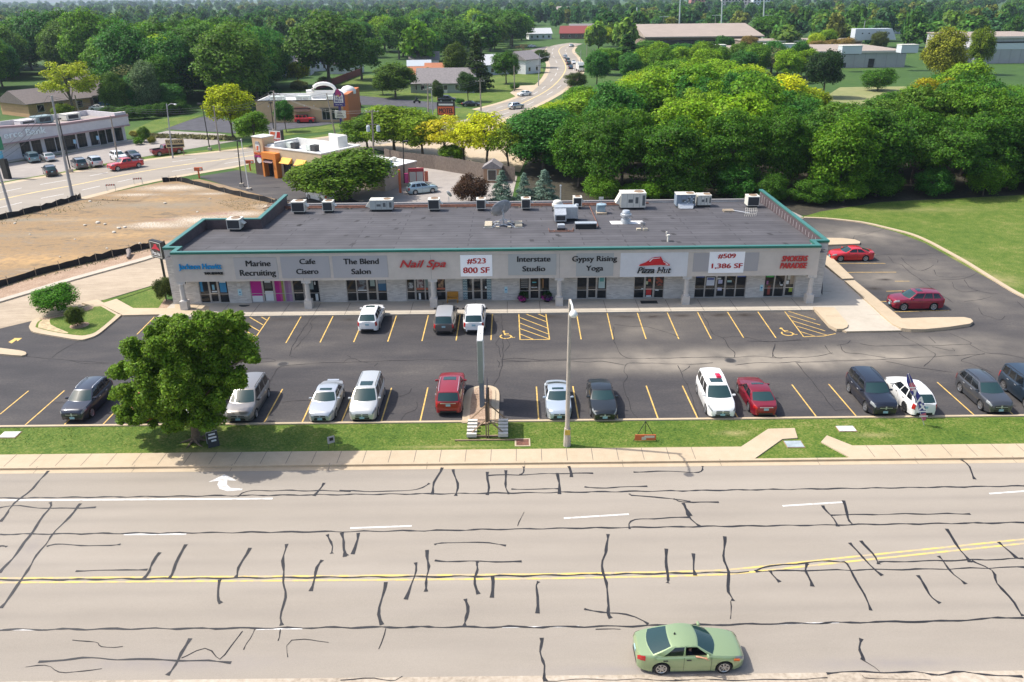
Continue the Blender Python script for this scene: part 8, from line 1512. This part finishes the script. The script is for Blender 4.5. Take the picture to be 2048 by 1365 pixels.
ptree('broad', 1645, 196, 92, 84, (.022, .052, .022), 'dark upright tree before the grey school hall'); ptree('bush', 1755, 182, 132, 72, DK, 'low dark round tree on the school lawn', cat='tree'); ptree('broad', 1878, 175, 48, 92, (.24, .24, .04), 'orange tinted spreading tree at the right hall'); ptree('broad', 1952, 150, 44, 52, (.15, .2, .024), 'upright yellow green tree beside the orange tinted tree'); ptree('airy', 1565, 272, 136, 135, (.50, .48, .03), 'bright yellow tree above the dark woods'); ptree('broad', 1480, 240, 126, 105, LM, 'lime green tree left of the bright yellow tree'); ptree('broad', 1615, 275, 168, 80, (.20, .24, .015), 'lime yellow tree right of the bright yellow tree'); ptree('airy', 1850, 275, 140, 110, (.30, .25, .02), 'ochre yellow tree at the right side of the woods'); ptree('broad', 1910, 265, 108, 115, (.16, .26, .024), 'bright green tree right of the ochre yellow tree'); ptree('bare', 1552, 160, 88, 90, (.2, .17, .15), 'large bare tree before the low school wing'); ptree('broad', 1445, 112, 68, 46, DT, 'dark green tree in front of the gym roof'); ptree('broad', 1495, 112, 68, 40, BN, 'brown leaved tree at the right of the gym roof'); 
for bx, by, ty, w, c, lb in ((1362, 124, 84, 62, DT, 'deep green tree hiding the left half of the gym wall'), (1540, 152, 100, 60, GG, 'grey green tree before the bare tree'), (1602, 156, 108, 52, OL, 'olive tree left of the dark upright tree'), (1628, 110, 62, 38, LM, 'lime tree over the low school wing'), (1650, 108, 54, 44, LT, 'fresh green tree over the low school wing'), (1630, 114, 78, 42, BN, 'left brown tree over the low school wing'), (1660, 112, 76, 40, BN, 'middle brown tree over the low school wing'), (1690, 112, 72, 46, BN, 'right brown tree over the low school wing'), (1755, 110, 58, 40, (.07, .085, .03), 'olive tree right of the school flag'), (1740, 95, 34, 70, DK, 'dark tree behind the school flag'), (1535, 92, 25, 80, DK, 'dark tree behind the right end of the gym')): ptree('broad', bx, by, ty, w, c, lb)
# --- woods filled with trees, each its own object
LAND = [(1030, 'the blue spruces'), (1130, 'the mushroom vent'), (1200, 'the small blower'), (1265, 'the biggest rooftop unit'), (1325, 'the roof gap'), (1371, 'the blue grey rooftop unit'), (1450, 'the fallen antenna'), (1506, 'the last rooftop unit'), (1560, 'the right parapet'), (1650, 'the drive bend'), (1760, 'the upper curb'), (1850, 'the left lawn'), (1950, 'the right lawn'), (2100, 'the right edge')]
CN = {DK: 'dark green', MD: 'mid green', LT: 'fresh green', YG: 'yellowish green', OL: 'olive green', LM: 'lime green', GG: 'grey green', DT: 'deep green', BN: 'brownish', BS: 'bluish', YL: 'yellow'}
def inside(p, poly):
    c = False
    for (x0, y0), (x1, y1) in zip(poly, poly[1:] + poly[:1]):
        if (y0 > p[1]) != (y1 > p[1]) and p[0] < (x1 - x0) * (p[1] - y0) / (y1 - y0) + x0: c = not c
    return c
def pix(p):
    q = Vector(p) - Vector((0, 0, CH)); k = q.dot(FW); return 1024 + FOC * q.dot(RT) / k, 682.5 - FOC * q.dot(UP) / k
def fill(poly_px, gap, pick, seed, maxn=400):
    poly = P2(poly_px); r = random.Random(seed); xs, ys = [p[0] for p in poly], [p[1] for p in poly]; pts = []
    for _ in range(9000):
        p = (r.uniform(min(xs), max(xs)), r.uniform(min(ys), max(ys))); g = gap(p) if callable(gap) else gap
        if inside(p, poly) and all((p[0] - q[0]) ** 2 + (p[1] - q[1]) ** 2 > g * g for q in pts): pts.append(p)
        if len(pts) >= maxn: break
    for p in sorted(pts, key=lambda q: q[1]): pick(Vector((*p, 0)), r)
    return len(pts)
SKR = [(960, 330), (1020, 262), (1060, 215), (1120, 190), (1170, 163), (1230, 142), (1300, 112), (1400, 103), (1500, 118), (1560, 150), (1640, 192), (1750, 190), (1830, 155), (1900, 112), (1960, 150), (2048, 150), (2300, 150)]
SKL = [(-200, 20), (0, 26), (60, 3), (190, 2), (215, 40), (270, 12), (300, 32), (350, 24), (480, 12), (540, 42), (600, 30), (700, 50)]
def sky(px, K):
    for (x0, y0), (x1, y1) in zip(K, K[1:]):
        if x0 <= px < x1: return y0 + (y1 - y0) * (px - x0) / (x1 - x0)
    return K[0][1] if px < K[0][0] else K[-1][1]
def lab(b, r, col, kindn, rows):
    px, py = pix(b); l = min(LAND, key=lambda t: abs(t[0] - px))[1]; return f'{CN[col]} {kindn} {rows}, above {l}'
def pick_woods(b, r):
    px, py = pix(b); d = b.y
    if d < 122: kind = r.choice(['locust', 'locust', 'wood']); col = r.choice([DK, DT, DK, DT, MD]) if px < 1780 else r.choice([MD, GG, OL, DK]); H = r.uniform(11.5, 14.5); W_ = r.uniform(9, 12.5); row = 'in the woods front row'
    elif d < 150: kind = r.choice(['locust', 'wood', 'broad']); col = r.choice([DT, MD, MD, LT] if px < 1500 else [DT, DK, MD, OL]); H = r.uniform(13, 16.5); W_ = r.uniform(10.5, 14); row = 'amid the woods'
    else: kind = r.choice(['wood', 'broad', 'broad']); col = r.choice([LT, LT, YG, MD] if px < 1660 else [MD, DK, DT, OL]); H = r.uniform(14, 18) if px < 1560 else r.uniform(10, 13); W_ = r.uniform(12, 16); row = 'in the woods back row'
    if d > 138: H = Z4(px, sky(px, SKR) + r.uniform(0, 26), b)
    H = min(H, 23, Z4(px, sky(px, SKR), b));
    if H < 6.5: return
    tree(kind, b, H, W_ * min(1, H / 10), col, lab(b, r, col, {'locust': 'feathery tree', 'wood': 'bushy tree', 'broad': 'broad tree'}[kind], row), 'trees of the woods behind the shops')
n1 = fill([(1120, 372), (1190, 396), (1300, 398), (1545, 396), (1640, 405), (1800, 396), (2048, 386), (2240, 380), (2240, 205), (1960, 205), (1800, 218), (1690, 222), (1600, 215), (1420, 200), (1290, 180), (1190, 192), (1100, 252), (1050, 330)], lambda p: 6.2 if p[1] < 120 else 8 if p[1] < 150 else 10.0, pick_woods, 21, 112)
def pick_under(b, r):
    px, py = pix(b); c = r.choice([DK, MD, DT]); tree('bush', b, r.uniform(3, 5.5), r.uniform(5, 8), c, f'{CN[c]} undergrowth bush below the woods, above {min(LAND, key=lambda t: abs(t[0] - px))[1]}', 'bushes at the foot of the woods')
n2 = fill([(1170, 404), (1300, 405), (1545, 405), (1640, 414), (1800, 402), (2048, 391), (2200, 386), (2200, 376), (2048, 380), (1800, 391), (1640, 400), (1545, 396), (1170, 396)], 4.4, pick_under, 5, 45)
LL = [(40, 'left of the brick apartments'), (110, 'over the brick apartments'), (200, 'over the dark roofed apartments'), (300, 'over the bank lawn'), (380, 'over the curved street lamp'), (470, 'behind the yellow corner tree'), (560, 'behind the tan restaurant'), (660, 'around the huge tree')]
def pick_left(b, r):
    px, py = pix(b); d = b.y; col = r.choice([DK, DK, DT, MD, OL] if d > 195 else [MD, DT, GG, LT]); kind = r.choice(['broad', 'wood', 'wood']); H = Z4(px, sky(px, SKL) + r.uniform(0, 40), b) if d > 218 else r.uniform(9, 15); H = min(H, 26.2)
    tree(kind, b, H, r.uniform(.72, .95) * H, col, f'{CN[col]} {"tall" if H > 19 else "middling" if H > 13 else "low"} {"broad" if kind == "broad" else "bushy"} forest tree, {min(LL, key=lambda t: abs(t[0] - px))[1]}', 'trees of the forest at the upper left')
n3 = fill([(-120, 205), (0, 188), (50, 160), (130, 162), (200, 176), (245, 212), (280, 230), (340, 228), (420, 212), (470, 220), (540, 195), (565, 150), (570, 130), (300, 132), (-120, 132)], 9.0, pick_left, 33, 86)
ptree('broad', 355, 200, 56, 130, (.24, .33, .02), 'big bright yellow green tree in front of the dark left forest'); ptree('bare', 262, 222, 120, 85, (.14, .15, .12), 'grey feathery tree right of the dark roofed apartment block', pi=0); ptree('wood', 300, 228, 108, 60, GG, 'grey green tree left of the bright yellow green forest tree'); ptree('wood', 345, 224, 160, 62, DT, 'low deep green tree over the bank lawn'); ptree('wood', 235, 232, 132, 60, OL, 'olive tree above the blue sedan')
for k, (bx, by) in enumerate(((225, 240), (255, 240), (290, 238), (325, 232), (360, 228))): ptree('bush', bx, by, by - 26, 46, DK, ['dark hedge bush at the right end of the bank roof', 'dark hedge bush second from the bank roof', 'dark hedge bush in the middle of the bank lawn edge', 'dark hedge bush over the bank lawn', 'dark hedge bush near the new asphalt drive'][k], 'hedge bushes behind the bank')
for k, (bx, by, w, c) in enumerate(((290, 285, 26, OL), (305, 288, 18, (.16, .15, .03)), (278, 290, 22, MD), (270, 276, 22, (.28, .24, .09)), (290, 274, 24, (.28, .24, .09)))): ptree('bush', bx, by, by - 16 if k != 0 else by - 34, w, c, ['upright dark shrub in the bed right of the bank', 'yellow shrub at the tip of the bed right of the bank', 'low green shrub in the bed right of the bank', 'straw coloured grass clump at the bank corner', 'straw coloured grass clump behind the bank bed'][k], 'shrubs in the bed by the bank', cat='shrub')
def pick_mid(b, r):
    px, py = pix(b); col = r.choice([MD, DT, DK, LT, OL, DK]); kind = r.choice(['broad', 'broad', 'low']); H = r.uniform(13, 20); H = min(H, CH - 1.5)
    tree(kind, b, H, r.uniform(.8, 1.15) * H, col, f'{CN[col]} {"tall" if H > 17 else "middling"} {"rough" if kind == "low" else "round"} tree {"before" if b.y < 400 else "deep in"} the belt, {min([(740, "by the huge round tree"), (830, "over the porch house"), (920, "over the sage green house"), (1010, "over the round maple"), (1070, "over the house street")], key=lambda t: abs(t[0] - px))[1]}', 'trees of the middle tree belt')
n4 = fill([(735, 145), (880, 150), (900, 120), (1000, 115), (1040, 100), (1060, 78), (1060, 66), (700, 74), (705, 110)], lambda p: 12 if p[1] < 420 else 18, pick_mid, 44, 44)
def pick_gym(b, r): c = r.choice([MD, DT, LT, OL]); tree('broad', b, r.uniform(10, 13), r.uniform(8, 11), c, CN[c] + ' round tree between woods and gym', 'trees between the woods and the gym')
n6 = fill([(1180, 172), (1300, 150), (1400, 142), (1620, 150), (1620, 166), (1290, 172)], 11, pick_gym, 66, 20)
print('TREES', n1, n2, n3, n4, n6)
dup_ = {}
for o in S.objects:
    if o.parent is None and o.get('group') and o.name.split('.')[0] in ('tree', 'shrub'): dup_.setdefault(o['label'], []).append(o)
for l, os_ in dup_.items():
    if len(os_) > 1:
        os_.sort(key=lambda o: pix(o.location)[0]); n = len(os_)
        for i, o in enumerate(os_): o['label'] = l + ', ' + ('leftmost' if i == 0 else 'rightmost' if i == n - 1 else ('second', 'third', 'fourth', 'fifth', 'sixth', 'seventh', 'eighth', 'ninth', 'tenth', 'next')[i - 1] + ' from left')
# --- the far woods that read as one mass
def far_woods():
    r = np.random.default_rng(77); protos = []
    for s in range(4):
        v, _ = crown(200 + s, 10, 4.6, .8, 18, 20, 1.7, lobe=(.32, .5)); protos.append(v.astype(np.float32))
    out = []; cols = []; N = 3000; k = 0
    while k < N:
        d = 395 * (5200 / 395) ** (r.uniform() ** .9); x = r.uniform(-.78, .78) * d
        px, py = pix((x, d, 0))
        if (1030 < px < 1190 and py > 60) or (px < 1120 and d < 425) or (px > 1120 and d < 520 and 1290 < px < 1560 and py > 84) or (px > 1780 and 60 < py < 95 and r.uniform() < .6): continue
        if r.uniform() < (.10 if d > 600 else .12): k += .2; continue
        s = r.uniform(1.0, 1.7) * (1 + max(0, d - 1200) / 3500); H = min(r.uniform(1.15, 1.95) * (1 + max(0, d - 1500) / 9000), 2.5)
        a = r.uniform(0, 6.28); ca, sa = math.cos(a), math.sin(a); v = protos[r.integers(4)]
        q = np.empty_like(v); q[:, 0] = (v[:, 0] * ca - v[:, 1] * sa) * s + x; q[:, 1] = (v[:, 0] * sa + v[:, 1] * ca) * s + d; q[:, 2] = v[:, 2] * H; out.append(q)
        base = np.array([(.038, .12, .02), (.075, .18, .022), (.125, .22, .026), (.045, .13, .04), (.17, .2, .03)][r.choice(5, p=[.34, .30, .16, .14, .06])]) * r.uniform(.8, 1.25); cols.append(np.repeat(base[None], len(v), 0)); k += 1
    v = np.concatenate(out); c = np.concatenate(cols); m = leaf_mat('far_foliage', (.05, .1, .03)); nt = m.node_tree
    me = quads_mesh('far_woods', v, m); at_ = me.attributes.new('tint', 'FLOAT_COLOR', 'POINT'); at_.data.foreach_set('color', np.concatenate([c, np.ones((len(c), 1))], 1).astype(np.float32).ravel())
    rgb = next(n for n in nt.nodes if n.type == 'RGB'); an = nt.nodes.new('ShaderNodeAttribute'); an.attribute_name = 'tint'
    for l in list(rgb.outputs[0].links): nt.links.new(an.outputs['Color'], l.to_socket)
    o = bpy.data.objects.new('far_woods', me); COL.objects.link(o); o['kind'] = 'stuff'; o['label'] = 'hazy mass of distant trees reaching the horizon'
far_woods()
# --- weeds and grass tufts
def tufts(name, poly_px, n, size, col, seed, z=.02):
    poly = P2(poly_px); r = np.random.default_rng(seed); xs, ys = [p[0] for p in poly], [p[1] for p in poly]; c = []
    while len(c) < n:
        p = (r.uniform(min(xs), max(xs)), r.uniform(min(ys), max(ys)))
        if inside(p, poly): c.append((p[0], p[1], z + size * .25))
    c = np.array(c); v = leaf_quads(r, c, r.normal(size=(n, 3)) * .8, size); o = bpy.data.objects.new(name, quads_mesh(name, v, leaf_mat(name + '_leaf', col, .2, .5))); COL.objects.link(o); o['kind'] = 'stuff'; o['label'] = 'scattered blades and clumps'
tufts('verge_grass', [(-40, 897), (-40, 858), (2090, 838), (2090, 870), (1700, 884), (1660, 880), (1600, 852), (1480, 892)], 9000, .07, (.13, .20, .03), 3, .05)
tufts('weeds', [(340, 494), (60, 562), (0, 578), (0, 572), (150, 528), (330, 486)], 500, .16, (.13, .15, .06), 4); tufts('weeds', [(0, 438), (150, 408), (260, 392), (250, 402), (0, 452)], 250, .18, (.13, .15, .06), 5); tufts('weeds', [(470, 395), (550, 408), (480, 425), (430, 405)], 700, .12, (.19, .17, .08), 6)
tufts('ornamental_grass', [(300, 271), (470, 276), (470, 282), (300, 276)], 900, .9, (.20, .19, .08), 7)
# ---------------------------------------------------------------- haze
hz_ = bpy.data.materials.new('air'); hz_.use_nodes = True; nt = hz_.node_tree
for n_ in list(nt.nodes):
    if n_.type == 'BSDF_PRINCIPLED': nt.nodes.remove(n_)
pv = nt.nodes.new('ShaderNodeVolumePrincipled'); pv.inputs['Color'].default_value = (.62, .76, .95, 1); pv.inputs['Density'].default_value = .00010; pv.inputs['Anisotropy'].default_value = .2
nt.links.new(pv.outputs[0], next(n_ for n_ in nt.nodes if n_.type == 'OUTPUT_MATERIAL').inputs['Volume'])
struct(MB().bx(-6100, 6100, -420, 9100, -1.0, 60).build('haze', hz_), 'stuff')
